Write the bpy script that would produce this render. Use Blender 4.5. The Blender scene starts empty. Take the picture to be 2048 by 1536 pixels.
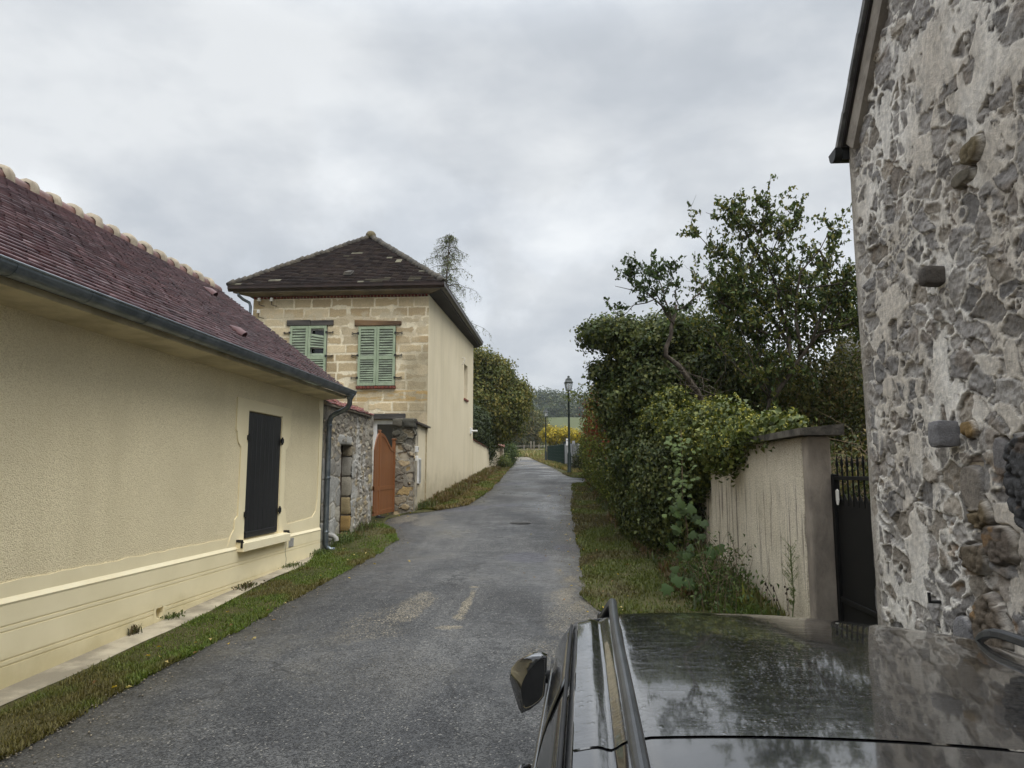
import bpy, math, random
import numpy as np
from mathutils import Vector, Matrix
R = math.radians
rng = np.random.default_rng(7)
random.seed(7)
sc = bpy.context.scene
COL = sc.collection

# ------------------------------------------------------------------ camera
CAM_Z = 2.04
FPX, CXP, CYP, HZ, VX = 1420.0, 1024.0, 768.0, 944.0, 1133.0
PITCH = math.atan((HZ - CYP) / FPX)
YAW = math.atan((VX - CXP) / (FPX / math.cos(PITCH)))
cam_d = bpy.data.cameras.new('camera'); cam = bpy.data.objects.new('camera', cam_d); COL.objects.link(cam)
cam_d.sensor_fit = 'HORIZONTAL'; cam_d.sensor_width = 36.0; cam_d.lens = 36.0 * FPX / 2048.0
cam_d.clip_start = 0.05; cam_d.clip_end = 5000.0
cam.location = (0, 0, CAM_Z); cam.rotation_euler = (math.pi / 2 + PITCH, 0, YAW)
sc.camera = cam

# ------------------------------------------------------------------ world: overcast sky
SUN_EL, SUN_AZ = 50.0, 138.0           # degrees, azimuth clockwise from +Y
SKY_GAIN, ZENITH = 1.0, 4.3
w = bpy.data.worlds.new('World'); sc.world = w; w.use_nodes = True
nt = w.node_tree; nt.nodes.clear()
def wn(t, **k):
    n = nt.nodes.new(t)
    for a, b in k.items(): setattr(n, a, b)
    return n
def wl(a, b): nt.links.new(a, b)
out = wn('ShaderNodeOutputWorld'); bg = wn('ShaderNodeBackground'); wl(bg.outputs[0], out.inputs[0])
sky = wn('ShaderNodeTexSky', sky_type='NISHITA', sun_disc=False, sun_elevation=R(SUN_EL), sun_rotation=R(SUN_AZ))
tc = wn('ShaderNodeTexCoord'); sep = wn('ShaderNodeSeparateXYZ'); wl(tc.outputs['Generated'], sep.inputs[0])
def wm(op, a, b=None, c=None, clamp=False):
    n = wn('ShaderNodeMath', operation=op, use_clamp=clamp)
    for i, v in enumerate((a, b, c)):
        if v is None: continue
        if isinstance(v, (int, float)): n.inputs[i].default_value = v
        else: wl(v, n.inputs[i])
    return n.outputs[0]
zc = wm('MAXIMUM', sep.outputs[2], 0.0)
den = wm('ADD', zc, 0.5)
cmb = wn('ShaderNodeCombineXYZ'); wl(wm('DIVIDE', sep.outputs[0], den), cmb.inputs[0]); wl(wm('DIVIDE', sep.outputs[1], den), cmb.inputs[1]); wl(wm('MULTIPLY', zc, 1.5), cmb.inputs[2])
def wnoise(scale, detail, rough, dist=0.0, off=(0, 0, 0)):
    mp = wn('ShaderNodeMapping'); wl(cmb.outputs[0], mp.inputs[0]); mp.inputs['Location'].default_value = off
    n = wn('ShaderNodeTexNoise'); wl(mp.outputs[0], n.inputs['Vector'])
    n.inputs['Scale'].default_value = scale; n.inputs['Detail'].default_value = detail
    n.inputs['Roughness'].default_value = rough; n.inputs['Distortion'].default_value = dist
    return n.outputs['Fac']
n1 = wnoise(1.5, 9, 0.50, 0.0, (3.1, 1.7, 0.4)); n2 = wnoise(4.4, 9, 0.56, 0.15, (9.0, 4.2, 2.0))
mixn = wm('ADD', wm('MULTIPLY', n1, 0.66), wm('MULTIPLY', n2, 0.34))
ramp = wn('ShaderNodeValToRGB'); wl(mixn, ramp.inputs[0])
cr = ramp.color_ramp; cr.elements[0].position = 0.36; cr.elements[1].position = 0.63
cr.elements[0].color = (0.322, 0.350, 0.386, 1); cr.elements[1].color = (0.60, 0.618, 0.632, 1)
e = cr.elements.new(0.50); e.color = (0.425, 0.452, 0.485, 1)
# overcast luminance: about three times brighter overhead than at the horizon
zen = wn('ShaderNodeMapRange', interpolation_type='SMOOTHSTEP'); wl(zc, zen.inputs[0])
for i_, v_ in zip((1, 2, 3, 4), (.52, .95, 0.0, ZENITH)): zen.inputs[i_].default_value = v_
lum = wm('ADD', zen.outputs[0], 0.98)
pf = wn('ShaderNodeTexNoise'); wl(tc.outputs['Generated'], pf.inputs['Vector']); pf.inputs['Scale'].default_value = 4.2; pf.inputs['Detail'].default_value = 9; pf.inputs['Roughness'].default_value = .52
pr = wn('ShaderNodeMapRange', interpolation_type='SMOOTHSTEP'); wl(pf.outputs['Fac'], pr.inputs[0])
for i_, v_ in zip((1, 2, 3, 4), (.48, .58, 0.0, 0.34)): pr.inputs[i_].default_value = v_
b1_ = wm('MULTIPLY', wm('MULTIPLY', zc, 7.0, clamp=True), wm('SUBTRACT', 1.0, wm('MULTIPLY', zc, 1.9), clamp=True))
lum = wm('ADD', lum, wm('MULTIPLY', pr.outputs[0], b1_))
lowd = wm('MULTIPLY', wm('SUBTRACT', 1.0, wm('MULTIPLY', zc, 7.0), clamp=True), -0.16)
lum = wm('ADD', lum, lowd)
mul = wn('ShaderNodeVectorMath', operation='SCALE'); wl(ramp.outputs[0], mul.inputs[0]); wl(lum, mul.inputs['Scale'])
skys = wn('ShaderNodeVectorMath', operation='SCALE'); wl(sky.outputs[0], skys.inputs[0]); skys.inputs['Scale'].default_value = 0.004
add = wn('ShaderNodeVectorMath', operation='ADD'); wl(mul.outputs[0], add.inputs[0]); wl(skys.outputs[0], add.inputs[1])
wl(add.outputs[0], bg.inputs[0]); bg.inputs[1].default_value = SKY_GAIN

# ------------------------------------------------------------------ sun (veiled by cloud) and exposure
sd = bpy.data.lights.new('sun', 'SUN'); so = bpy.data.objects.new('sun', sd); COL.objects.link(so)
sd.energy = 1.45; sd.angle = R(40); sd.color = (1.0, 0.965, 0.91)
az, el = R(SUN_AZ), R(SUN_EL)
to_sun = Vector((math.sin(az) * math.cos(el), math.cos(az) * math.cos(el), math.sin(el)))
so.rotation_euler = to_sun.to_track_quat('Z', 'Y').to_euler(); so.location = (0, -5, 30)
sc.view_settings.view_transform = 'Standard'; sc.view_settings.look = 'None'
sc.view_settings.exposure = 0.42; sc.view_settings.gamma = 1.0
sc.cycles.max_bounces = 6; sc.cycles.transparent_max_bounces = 6

# ------------------------------------------------------------------ measuring helpers
_cp, _sp, _cy, _sy = math.cos(PITCH), math.sin(PITCH), math.cos(YAW), math.sin(YAW)
_fw = np.array([-_sy * _cp, _cy * _cp, _sp]); _rt = np.array([_cy, _sy, 0.0]); _up = np.array([_sy * _sp, -_cy * _sp, _cp])
def at(px, py, Y):
    """point of the place measured at photo pixel (px, py), Y metres up the lane"""
    r = _fw + _rt * (px - CXP) / FPX - _up * (py - CYP) / FPX
    p = r * (Y / r[1]); p[2] += CAM_Z
    return p
GP = np.array([[-60, -1.8], [-30, -.9], [0, 0], [5.68, .2], [13.5, .485], [18, .85], [20.8, 1.05], [29, 1.65], [34.5, 1.98], [45, 2.35], [63, 2.87],
               [80, 3.65], [110, 5.2], [180, 11.6], [280, 22.8], [330, 27.5], [600, 40], [1500, 60]])
def G(y): return np.interp(y, GP[:, 0], GP[:, 1])

# ------------------------------------------------------------------ numeric noise
def _hash(ix, iy, seed):
    h = (ix.astype(np.int64) * 374761393 + iy.astype(np.int64) * 668265263 + seed * 974634777) & 0xffffffff
    h = ((h ^ (h >> 13)) * 1274126177) & 0xffffffff
    h = h ^ (h >> 16)
    return (h & 0xffffff) / float(0xffffff)
def vnoise(x, y, seed=0):
    x = np.asarray(x, float); y = np.asarray(y, float)
    ix = np.floor(x); iy = np.floor(y); fx = x - ix; fy = y - iy
    fx = fx * fx * (3 - 2 * fx); fy = fy * fy * (3 - 2 * fy)
    a = _hash(ix, iy, seed); b = _hash(ix + 1, iy, seed); c = _hash(ix, iy + 1, seed); d = _hash(ix + 1, iy + 1, seed)
    return a + (b - a) * fx + (c - a) * fy + (a - b - c + d) * fx * fy
def fbm(x, y, seed=0, oct=4, gain=.5):
    s = 0; a = 1; t = 0
    for i in range(oct):
        s = s + a * vnoise(x * 2 ** i + 13.7 * i, y * 2 ** i + 7.1 * i, seed + i * 17); t += a; a *= gain
    return s / t
def sstep(a, b, x):
    t = np.clip((x - a) / (b - a), 0, 1); return t * t * (3 - 2 * t)
def S(r, g, b):
    f = lambda c: (c / 255 / 12.92) if c / 255 <= .04045 else ((c / 255 + .055) / 1.055) ** 2.4
    return (f(r), f(g), f(b))

# ------------------------------------------------------------------ object helpers
def tag(o, label=None, cat=None, group=None, kind=None):
    if label: o['label'] = label
    if cat: o['category'] = cat
    if group: o['group'] = group
    if kind: o['kind'] = kind
    return o
def thing(name, label, cat, loc=(0, 0, 0), group=None):
    o = bpy.data.objects.new(name, None); COL.objects.link(o); o.location = [float(c) for c in loc]
    o.empty_display_size = .2
    return tag(o, label, cat, group)
def link(name, me, parent=None, local=False):
    o = bpy.data.objects.new(name, me); COL.objects.link(o)
    if parent is not None:
        o.parent = parent
        if not local:
            root = parent
            while root.parent is not None: root = root.parent
            if parent is root: o.matrix_parent_inverse = Matrix.Translation(-Vector(root.location))
    return o
def np_mesh(name, V, F, mat, parent=None, col=None, smooth=False, local=False):
    """V (n,3); F (m,k) index array"""
    V = np.asarray(V, np.float32); F = np.asarray(F, np.int32)
    me = bpy.data.meshes.new(name); k = F.shape[1]
    me.vertices.add(len(V)); me.vertices.foreach_set('co', V.ravel())
    me.loops.add(F.size); me.loops.foreach_set('vertex_index', F.ravel())
    me.polygons.add(len(F)); me.polygons.foreach_set('loop_start', np.arange(0, F.size, k, dtype=np.int32))
    me.polygons.foreach_set('loop_total', np.full(len(F), k, np.int32))
    if smooth: me.polygons.foreach_set('use_smooth', np.ones(len(F), bool))
    me.update(calc_edges=True); me.validate()
    if col is not None:
        a = me.color_attributes.new('Col', 'FLOAT_COLOR', 'POINT')
        c = np.ones((len(V), 4), np.float32); c[:, :3] = col; a.data.foreach_set('color', c.ravel())
    me.materials.append(mat)
    return link(name, me, parent, local)
class MB:
    """collects simple solids and links them as one mesh"""
    def __init__(s): s.v = []; s.f = []
    def add(s, V, F):
        b = len(s.v); s.v += [tuple(float(c) for c in p) for p in V]; s.f += [tuple(b + i for i in f) for f in F]; return s
    def box(s, x0, x1, y0, y1, z0, z1):
        return s.hexa([(x0, y0, z0), (x1, y0, z0), (x1, y1, z0), (x0, y1, z0), (x0, y0, z1), (x1, y0, z1), (x1, y1, z1), (x0, y1, z1)])
    def hexa(s, P):
        return s.add(P, [(0, 3, 2, 1), (4, 5, 6, 7), (0, 1, 5, 4), (1, 2, 6, 5), (2, 3, 7, 6), (3, 0, 4, 7)])
    def prism(s, poly, axis, a, b):
        """poly of 2-D points; axis 'x' -> (y,z), 'y' -> (x,z), 'z' -> (x,y)"""
        def p3(p, t): return {'x': (t, p[0], p[1]), 'y': (p[0], t, p[1]), 'z': (p[0], p[1], t)}[axis]
        n = len(poly)
        return s.add([p3(p, a) for p in poly] + [p3(p, b) for p in poly],
                     [tuple(range(n))[::-1], tuple(range(n, 2 * n))] + [(i, (i + 1) % n, n + (i + 1) % n, n + i) for i in range(n)])
    def tube(s, pts, rad, n=8, caps=True):
        pts = [np.asarray(p, float) for p in pts]
        if not hasattr(rad, '__len__'): rad = [rad] * len(pts)
        V = []; prev = None
        for i, p in enumerate(pts):
            d = pts[min(i + 1, len(pts) - 1)] - pts[max(i - 1, 0)]; d = d / (np.linalg.norm(d) + 1e-9)
            if prev is None:
                a = np.array([0, 0, 1.]) if abs(d[2]) < .9 else np.array([1., 0, 0]); a = a - d * a.dot(d)
            else: a = prev - d * prev.dot(d)
            a /= np.linalg.norm(a) + 1e-9; prev = a; b = np.cross(d, a)
            V += [p + rad[i] * (math.cos(t) * a + math.sin(t) * b) for t in np.linspace(0, 2 * math.pi, n, endpoint=False)]
        F = [(i * n + j, i * n + (j + 1) % n, (i + 1) * n + (j + 1) % n, (i + 1) * n + j) for i in range(len(pts) - 1) for j in range(n)]
        if caps: F += [tuple(range(n))[::-1], tuple(range((len(pts) - 1) * n, len(pts) * n))]
        return s.add(V, F)
    def lathe(s, prof, c=(0, 0, 0), n=16, rot=0.0):
        """prof of (r,z); around z"""
        V = [(c[0] + r * math.cos(t + rot), c[1] + r * math.sin(t + rot), c[2] + z) for r, z in prof for t in np.linspace(0, 2 * math.pi, n, endpoint=False)]
        F = [(i * n + j, i * n + (j + 1) % n, (i + 1) * n + (j + 1) % n, (i + 1) * n + j) for i in range(len(prof) - 1) for j in range(n)]
        F += [tuple(range(n))[::-1], tuple(range((len(prof) - 1) * n, len(prof) * n))]
        return s.add(V, F)
    def build(s, name, mat, parent=None, bevel=0, smooth=False, local=False, seg=1):
        me = bpy.data.meshes.new(name); me.from_pydata(s.v, [], s.f); me.update()
        if smooth:
            for p in me.polygons: p.use_smooth = True
        me.materials.append(mat)
        o = link(name, me, parent, local)
        if bevel:
            b = o.modifiers.new('bevel', 'BEVEL'); b.width = bevel; b.segments = seg; b.limit_method = 'ANGLE'; b.angle_limit = R(40)
        return o
def copy_tree(o, parent=None):
    c = o.copy(); COL.objects.link(c); c.parent = parent
    for ch in list(o.children): copy_tree(ch, c)
    return c

# ------------------------------------------------------------------ material graph helper
class Gm:
    def __init__(s, name):
        s.m = bpy.data.materials.new(name); s.m.use_nodes = True; s.t = s.m.node_tree
        s.b = s.t.nodes['Principled BSDF']; s.o = s.t.nodes['Material Output']
        s.tc = s.n('ShaderNodeTexCoord').outputs['Object']
    def n(s, typ, **k):
        n = s.t.nodes.new(typ)
        for a, b in k.items(): setattr(n, a, b)
        return n
    def put(s, sock, v):
        if isinstance(v, bpy.types.NodeSocket): s.t.links.new(v, sock)
        elif isinstance(v, tuple) and len(v) == 3 and sock.type == 'RGBA': sock.default_value = (*v, 1)
        else: sock.default_value = v
    def map(s, scale=(1, 1, 1), loc=(0, 0, 0), rot=(0, 0, 0), src=None):
        n = s.n('ShaderNodeMapping'); s.put(n.inputs[0], src or s.tc); n.inputs['Scale'].default_value = scale
        n.inputs['Location'].default_value = loc; n.inputs['Rotation'].default_value = rot; return n.outputs[0]
    def noise(s, scale, detail=5, rough=.55, dist=0, vec=None):
        n = s.n('ShaderNodeTexNoise'); s.put(n.inputs['Vector'], vec or s.tc)
        n.inputs['Scale'].default_value = scale; n.inputs['Detail'].default_value = detail
        n.inputs['Roughness'].default_value = rough; n.inputs['Distortion'].default_value = dist
        return n.outputs['Fac']
    def vor(s, scale, feature='F1', vec=None, out='Distance', rnd=1.0):
        n = s.n('ShaderNodeTexVoronoi', feature=feature); s.put(n.inputs['Vector'], vec or s.tc)
        n.inputs['Scale'].default_value = scale; n.inputs['Randomness'].default_value = rnd
        return n.outputs[out]
    def ramp(s, f, a, b, lo=0.0, hi=1.0):
        n = s.n('ShaderNodeMapRange', interpolation_type='SMOOTHSTEP'); s.put(n.inputs[0], f)
        for i, v in zip((1, 2, 3, 4), (a, b, lo, hi)): s.put(n.inputs[i], v)
        return n.outputs[0]
    def mix(s, f, a, b, mode='MIX'):
        n = s.n('ShaderNodeMix', data_type='RGBA', blend_type=mode); s.put(n.inputs[0], f)
        s.put(n.inputs[6], a); s.put(n.inputs[7], b); return n.outputs[2]
    def math(s, op, a, b=None):
        n = s.n('ShaderNodeMath', operation=op); s.put(n.inputs[0], a)
        if b is not None: s.put(n.inputs[1], b)
        return n.outputs[0]
    def attr(s, name='Col'):
        n = s.n('ShaderNodeAttribute', attribute_name=name); return n.outputs['Color']
    def bump(s, h, strength=.5, dist=.01, nrm=None):
        n = s.n('ShaderNodeBump'); s.put(n.inputs['Height'], h); n.inputs['Strength'].default_value = strength
        n.inputs['Distance'].default_value = dist
        if nrm is not None: s.put(n.inputs['Normal'], nrm)
        return n.outputs[0]
    def done(s, color=None, rough=.7, normal=None, spec=.4, metal=0., coat=0., coat_r=.1, ior=None):
        if color is not None: s.put(s.b.inputs['Base Color'], color)
        s.put(s.b.inputs['Roughness'], rough)
        if normal is not None: s.put(s.b.inputs['Normal'], normal)
        s.put(s.b.inputs['Specular IOR Level'], spec); s.b.inputs['Metallic'].default_value = metal
        s.b.inputs['Coat Weight'].default_value = coat; s.b.inputs['Coat Roughness'].default_value = coat_r
        if ior: s.b.inputs['IOR'].default_value = ior
        return s.m
def mk(name, c1, c2=None, scale=3., rough=.7, bump=.0, bscale=60., bdist=.004, spec=.4, metal=0., coat=0., stretch=(1, 1, 1), attr=False, lo=.35, hi=.65):
    g = Gm(name); v = g.map(stretch)
    f = g.ramp(g.noise(scale, 7, .6, 0, v), lo, hi)
    c = g.mix(f, c1, c2 or c1)
    if attr: c = g.mix(1.0, g.attr(), g.mix(f, (.86, .86, .86), (1.1, 1.1, 1.1)), 'MULTIPLY')
    nrm = g.bump(g.noise(bscale, 5, .6, 0, v), bump, bdist) if bump else None
    return g.done(c, rough, nrm, spec, metal, coat)

# ------------------------------------------------------------------ materials
def m_stucco(name, c, dark, gscale=48., strength=.9, dist=.012):
    g = Gm(name)
    n = g.noise(gscale, 4, .62); v = g.vor(gscale * 1.15); n2_ = g.noise(gscale * .4, 3, .6)
    big = g.noise(.55, 5, .6); st = g.noise(1.6, 5, .6, 0, g.map((1.0, 1.0, .22)))
    h = g.math('ADD', g.math('ADD', g.math('MULTIPLY', n, .62), g.math('MULTIPLY', n2_, .20)), g.math('MULTIPLY', v, -.45))
    pit = g.ramp(h, .02, .30)
    c0 = g.mix(g.ramp(big, .35, .7), c, tuple(x * .83 for x in c))
    c0 = g.mix(g.math('MULTIPLY', g.ramp(st, .46, .72), .6), c0, tuple(x * y for x, y in zip(c, (.80, .79, .76))))
    col = g.mix(pit, dark, c0)
    return g.done(col, .9, g.bump(h, strength, dist), .2)
M = {}
M['stucco'] = m_stucco('pebbledash cream', S(238, 225, 190), S(210, 195, 158), 70., .9, .011)
M['cream_smooth'] = mk('smooth cream render', S(236, 223, 186), S(229, 215, 177), 1.4, .8, .25, 30, .004, .3)
g = Gm('plinth cream render'); gz = g.n('ShaderNodeSeparateXYZ'); g.put(gz.inputs[0], g.tc)
grime = g.ramp(g.math('ADD', gz.outputs[2], g.math('MULTIPLY', g.noise(3.2, 6, .65), .5)), .48, .85, 1.0, 0.0)
pc = g.mix(g.ramp(g.noise(1.1, 6, .6), .35, .7), S(236, 223, 186), S(226, 213, 175))
pc = g.mix(g.math('MULTIPLY', grime, .45), pc, S(168, 152, 98))
M['plinth'] = g.done(pc, .8, g.bump(g.noise(26, 5, .6), .3, .004), .3)
M['cream_trim'] = mk('cream trim paint', S(238, 227, 193), S(233, 220, 184), 2.0, .7, .15, 40, .003)
M['cream_soffit'] = mk('cream soffit', S(204, 191, 156), S(172, 160, 128), 2.4, .8, .2, 30, .003)
M['zinc'] = mk('weathered zinc', S(98, 106, 112), S(124, 131, 136), 5, .42, .12, 25, .002, .5, .75)
M['black_paint'] = mk('black painted wood', S(22, 22, 24), S(33, 33, 34), 6, .45, .35, 30, .002, .5, 0, 0, (1, 1, .12))
M['black_iron'] = mk('black iron', S(22, 22, 23), S(34, 33, 32), 14, .5, .3, 60, .002)
def m_tile(name, rough, bump=.25, spec=.5):
    g = Gm(name); f = g.noise(26, 5, .6); st = g.noise(1.1, 6, .65)
    c = g.mix(1.0, g.attr(), g.mix(f, (.75, .75, .75), (1.25, 1.25, 1.25)), 'MULTIPLY')
    c = g.mix(g.ramp(st, .40, .75), c, g.mix(1.0, c, (.55, .55, .58), 'MULTIPLY'))
    return g.done(c, rough, g.bump(f, bump, .004), spec)
M['tile_red'] = m_tile('wet glazed red tile', .24)
M['tile_old'] = m_tile('old mossy brown tile', .85, .6, .12)
M['ridge_red'] = mk('ridge tile red brown', S(124, 92, 84), S(98, 72, 66), 3, .5, .2, 30, .003)
M['mortar'] = mk('ridge mortar', S(164, 152, 132), S(134, 124, 108), 7, .9, .6, 40, .006)
M['concrete'] = mk('old concrete', S(182, 172, 150), S(134, 126, 110), 2.2, .88, .5, 55, .006, .3)
M['stone_attr'] = None
g = Gm('weathered stone'); f1 = g.noise(34, 6, .65); f2 = g.noise(150, 4, .6)
c = g.mix(1.0, g.attr(), g.mix(f1, (.62, .62, .63), (1.36, 1.36, 1.35)), 'MULTIPLY')
pit = g.ramp(g.vor(62), .02, .16)
c = g.mix(pit, g.mix(1.0, c, (.42, .42, .42), 'MULTIPLY'), c)
M['stone'] = g.done(c, .92, g.bump(g.math('ADD', g.math('MULTIPLY', f1, 1.0), g.math('MULTIPLY', f2, .5)), .9, .012), .2)
g = Gm('rubble stone close'); f1 = g.noise(22, 8, .68); f2 = g.noise(120, 4, .65)
f3 = g.noise(16, 6, .7, .0, g.map((1, 1.0, .35)))
c = g.mix(1.0, g.attr(), g.mix(g.ramp(f1, .25, .75), (.70, .70, .71), (1.24, 1.235, 1.22)), 'MULTIPLY')
pit = g.ramp(g.vor(75), .03, .13); sel = g.ramp(g.noise(11, 4, .6), .52, .6)
c = g.mix(g.math('MULTIPLY', g.math('SUBTRACT', 1.0, pit), sel), c, g.mix(1.0, c, (.25, .24, .23), 'MULTIPLY'))
M['rubble'] = g.done(c, .92, g.bump(g.math('ADD', g.math('ADD', f1, g.math('MULTIPLY', f3, .6)), g.math('MULTIPLY', f2, .45)), 1.0, .016), .2)
M['wood_grey'] = mk('weathered grey wood', S(84, 80, 76), S(52, 50, 48), 6, .8, .6, 40, .006, .3, 0, 0, (.2, 1, 1))
M['wood_brown'] = mk('old brown wood', S(126, 100, 72), S(74, 58, 44), 5, .8, .6, 35, .006, .3, 0, 0, (.15, 1, 1))
M['door_wood'] = mk('old door wood', S(78, 60, 46), S(50, 40, 32), 5, .8, .5, 35, .005, .3, 0, 0, (1, 1, .12))
M['green_paint'] = mk('faded green shutter paint', S(154, 166, 140), S(138, 152, 126), 7, .65, .3, 40, .003, .3, 0, 0, (1, 1, .4))
M['slat_green'] = mk('weathered shutter slat', S(142, 154, 130), S(108, 114, 100), 9, .75, .4, 40, .003, .3, 0, 0, (.3, 1, 1))
M['gate_brown'] = mk('orange brown gate paint', S(128, 82, 48), S(116, 73, 42), 6, .45, .2, 60, .002, .4, 0, 0, (1, 1, .08))
M['brown_metal'] = mk('dark brown gutter', S(62, 47, 42), S(48, 38, 34), 4, .38, .1, 30, .002)
M['soffit_beige'] = mk('beige soffit', S(132, 120, 100), S(112, 100, 84), 3, .7)
M['soffit_dark'] = mk('dark brown soffit', S(44, 38, 34), S(34, 30, 28), 3, .7)
M['brick_red'] = mk('red brick', S(126, 66, 50), S(88, 50, 42), 12, .85, .6, 60, .006)
g = Gm('fine cream render'); st = g.noise(2.2, 6, .65, 0, g.map((1, 1, .12))); bg_ = g.noise(.5, 5, .6)
gz = g.n('ShaderNodeSeparateXYZ'); g.put(gz.inputs[0], g.tc)
c = g.mix(g.ramp(bg_, .35, .7), S(212, 200, 172), S(203, 191, 162))
c = g.mix(g.math('MULTIPLY', g.ramp(st, .42, .72), .22), c, S(170, 160, 136))
low = g.ramp(g.math('SUBTRACT', gz.outputs[2], g.math('MULTIPLY', g.noise(2.6, 6, .7), 1.4)), .55, 1.6, 1.0, 0.0)
c = g.mix(g.math('MULTIPLY', low, .5), c, S(122, 112, 88))
M['render_fine'] = g.done(c, .9, g.bump(g.noise(90, 4, .6), .35, .004), .2)
M['white_pvc'] = mk('white plastic', S(222, 222, 220), S(208, 208, 206), 4, .4)
M['pvc_grey'] = mk('grey pvc', S(158, 156, 150), S(138, 136, 130), 6, .5)
g = Gm('dark window glass'); M['glass_dark'] = g.done((.012, .013, .015), .06, None, .6)
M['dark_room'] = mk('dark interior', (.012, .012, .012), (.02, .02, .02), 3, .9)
M['white_porcelain'] = mk('white porcelain', S(226, 224, 216), S(214, 210, 200), 4, .25)
M['green_lamp'] = mk('dark green lamp paint', S(15, 28, 24), S(20, 34, 30), 6, .4, .1, 30, .002)
g = Gm('lamp glass'); g.b.inputs['Transmission Weight'].default_value = .85
M['lamp_glass'] = g.done((.85, .87, .88), .12, None, .5)
M['fence_green'] = mk('green fence mesh', S(13, 34, 25), S(18, 42, 31), 6, .5)
M['grey_panel'] = mk('grey concrete panel', S(150, 150, 148), S(128, 128, 128), 3, .85, .3, 40, .004)
M['post_wood'] = mk('grey fence wood', S(150, 142, 126), S(118, 110, 96), 7, .85, .5, 30, .004, .3, 0, 0, (1, 1, .15))
# bark and leaves
M['bark'] = mk('grey bark', S(88, 80, 70), S(56, 50, 44), 16, .9, .8, 40, .01, .2, 0, 0, (1, 1, .4))
M['twig'] = mk('dry twig', S(120, 104, 82), S(84, 70, 54), 14, .9)
def m_leaf(name, rough=.5, trans=.25, spec=.35):
    g = Gm(name); a = g.attr(); g.done(a, rough, None, spec)
    tr = g.n('ShaderNodeBsdfTranslucent'); g.put(tr.inputs[0], g.mix(1.0, a, (1.25, 1.3, .7), 'MULTIPLY'))
    mx = g.n('ShaderNodeMixShader'); mx.inputs[0].default_value = trans
    g.t.links.new(g.b.outputs[0], mx.inputs[1]); g.t.links.new(tr.outputs[0], mx.inputs[2]); g.t.links.new(mx.outputs[0], g.o.inputs[0])
    return g.m
M['leaf'] = m_leaf('leaves', .6, .25, .22); M['ivy_leaf'] = m_leaf('ivy leaves', .55, .15, .25); M['grass'] = m_leaf('grass blades', .6, .3, .25)
# ground
g = Gm('soil and grass ground'); f = g.noise(1.3, 8, .65); f2 = g.noise(30, 5, .6)
c = g.mix(g.ramp(f, .4, .6), S(66, 66, 36), S(82, 76, 50)); c = g.mix(g.ramp(f2, .45, .7), c, S(52, 56, 28))
M['ground'] = g.done(c, .95, g.bump(f2, .8, .03), .15)
g = Gm('field grass'); f = g.noise(.05, 8, .6); M['field'] = g.done(g.mix(f, S(74, 80, 52), S(84, 88, 60)), .95, None, .1)
g = Gm('asphalt'); a = g.n('ShaderNodeAttribute', attribute_name='Col').outputs['Color']
sp = g.n('ShaderNodeSeparateColor'); g.put(sp.inputs[0], a)          # r: worn to gravel, g: fresh patch, b: edge dirt
v1 = g.n('ShaderNodeTexVoronoi'); v1.inputs['Scale'].default_value = 82; g.put(v1.inputs['Vector'], g.tc)
gr = g.n('ShaderNodeSeparateColor'); g.put(gr.inputs[0], v1.outputs['Color'])
f = g.noise(.9, 8, .65); f2 = g.noise(5.5, 7, .65, .4); fg = g.noise(260, 3, .6)
c = g.mix(g.ramp(f, .36, .66), S(54, 54, 54), S(78, 77, 75)); c = g.mix(g.math('MULTIPLY', g.ramp(f2, .45, .66), .55), c, S(52, 52, 52))
grain = g.ramp(gr.outputs[0], .05, .95, .38, 1.62)
sy_ = g.n('ShaderNodeSeparateXYZ'); g.put(sy_.inputs[0], g.tc)
yy_ = g.math('ADD', sy_.outputs[1], g.math('MULTIPLY', g.noise(1.6, 6, .6), .5))
band = g.math('MULTIPLY', g.ramp(yy_, 7.82, 7.86), g.ramp(yy_, 10.9, 10.75, 0., 1.)); c = g.mix(g.math('MULTIPLY', band, .35), c, S(50, 49, 48))
cr_ = g.n('ShaderNodeTexVoronoi', feature='DISTANCE_TO_EDGE'); cr_.inputs['Scale'].default_value = .55
wv = g.n('ShaderNodeVectorMath', operation='ADD'); nv = g.n('ShaderNodeTexNoise'); nv.inputs['Scale'].default_value = 3.; nv.inputs['Detail'].default_value = 6; g.put(nv.inputs['Vector'], g.tc)
vs_ = g.n('ShaderNodeVectorMath', operation='SCALE'); g.put(vs_.inputs[0], nv.outputs['Color']); vs_.inputs['Scale'].default_value = .6; g.put(wv.inputs[0], g.tc); g.put(wv.inputs[1], vs_.outputs[0]); g.put(cr_.inputs['Vector'], wv.outputs[0])
crk = g.math('MULTIPLY', g.ramp(cr_.outputs['Distance'], .004, .012, 1., 0.), g.ramp(g.noise(.6, 3, .5), .48, .58)); c = g.mix(g.math('MULTIPLY', crk, .75), c, S(34, 33, 32))
trk = g.noise(1.0, 5, .6, 0, g.map((1.3, .10, 1))); c = g.mix(g.math('MULTIPLY', g.ramp(trk, .5, .68), .35), c, S(98, 96, 92))
gv = g.n('ShaderNodeCombineColor'); [g.put(gv.inputs[i], grain) for i in range(3)]
c = g.mix(1.0, c, gv.outputs[0], 'MULTIPLY')
c = g.mix(g.ramp(gr.outputs[1], .965, .99), c, S(128, 124, 116))
grav = g.mix(g.ramp(gr.outputs[2], .1, .9), S(80, 75, 65), S(124, 115, 98)); grav = g.mix(1.0, grav, gv.outputs[0], 'MULTIPLY')
c = g.mix(g.ramp(g.math('ADD', sp.outputs[0], g.math('MULTIPLY', g.math('SUBTRACT', gr.outputs[1], .5), .55)), .38, .62), c, grav)
c = g.mix(g.math('MULTIPLY', sp.outputs[1], .75), c, g.mix(1.0, gv.outputs[0], S(66, 65, 70), 'MULTIPLY'))
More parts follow.
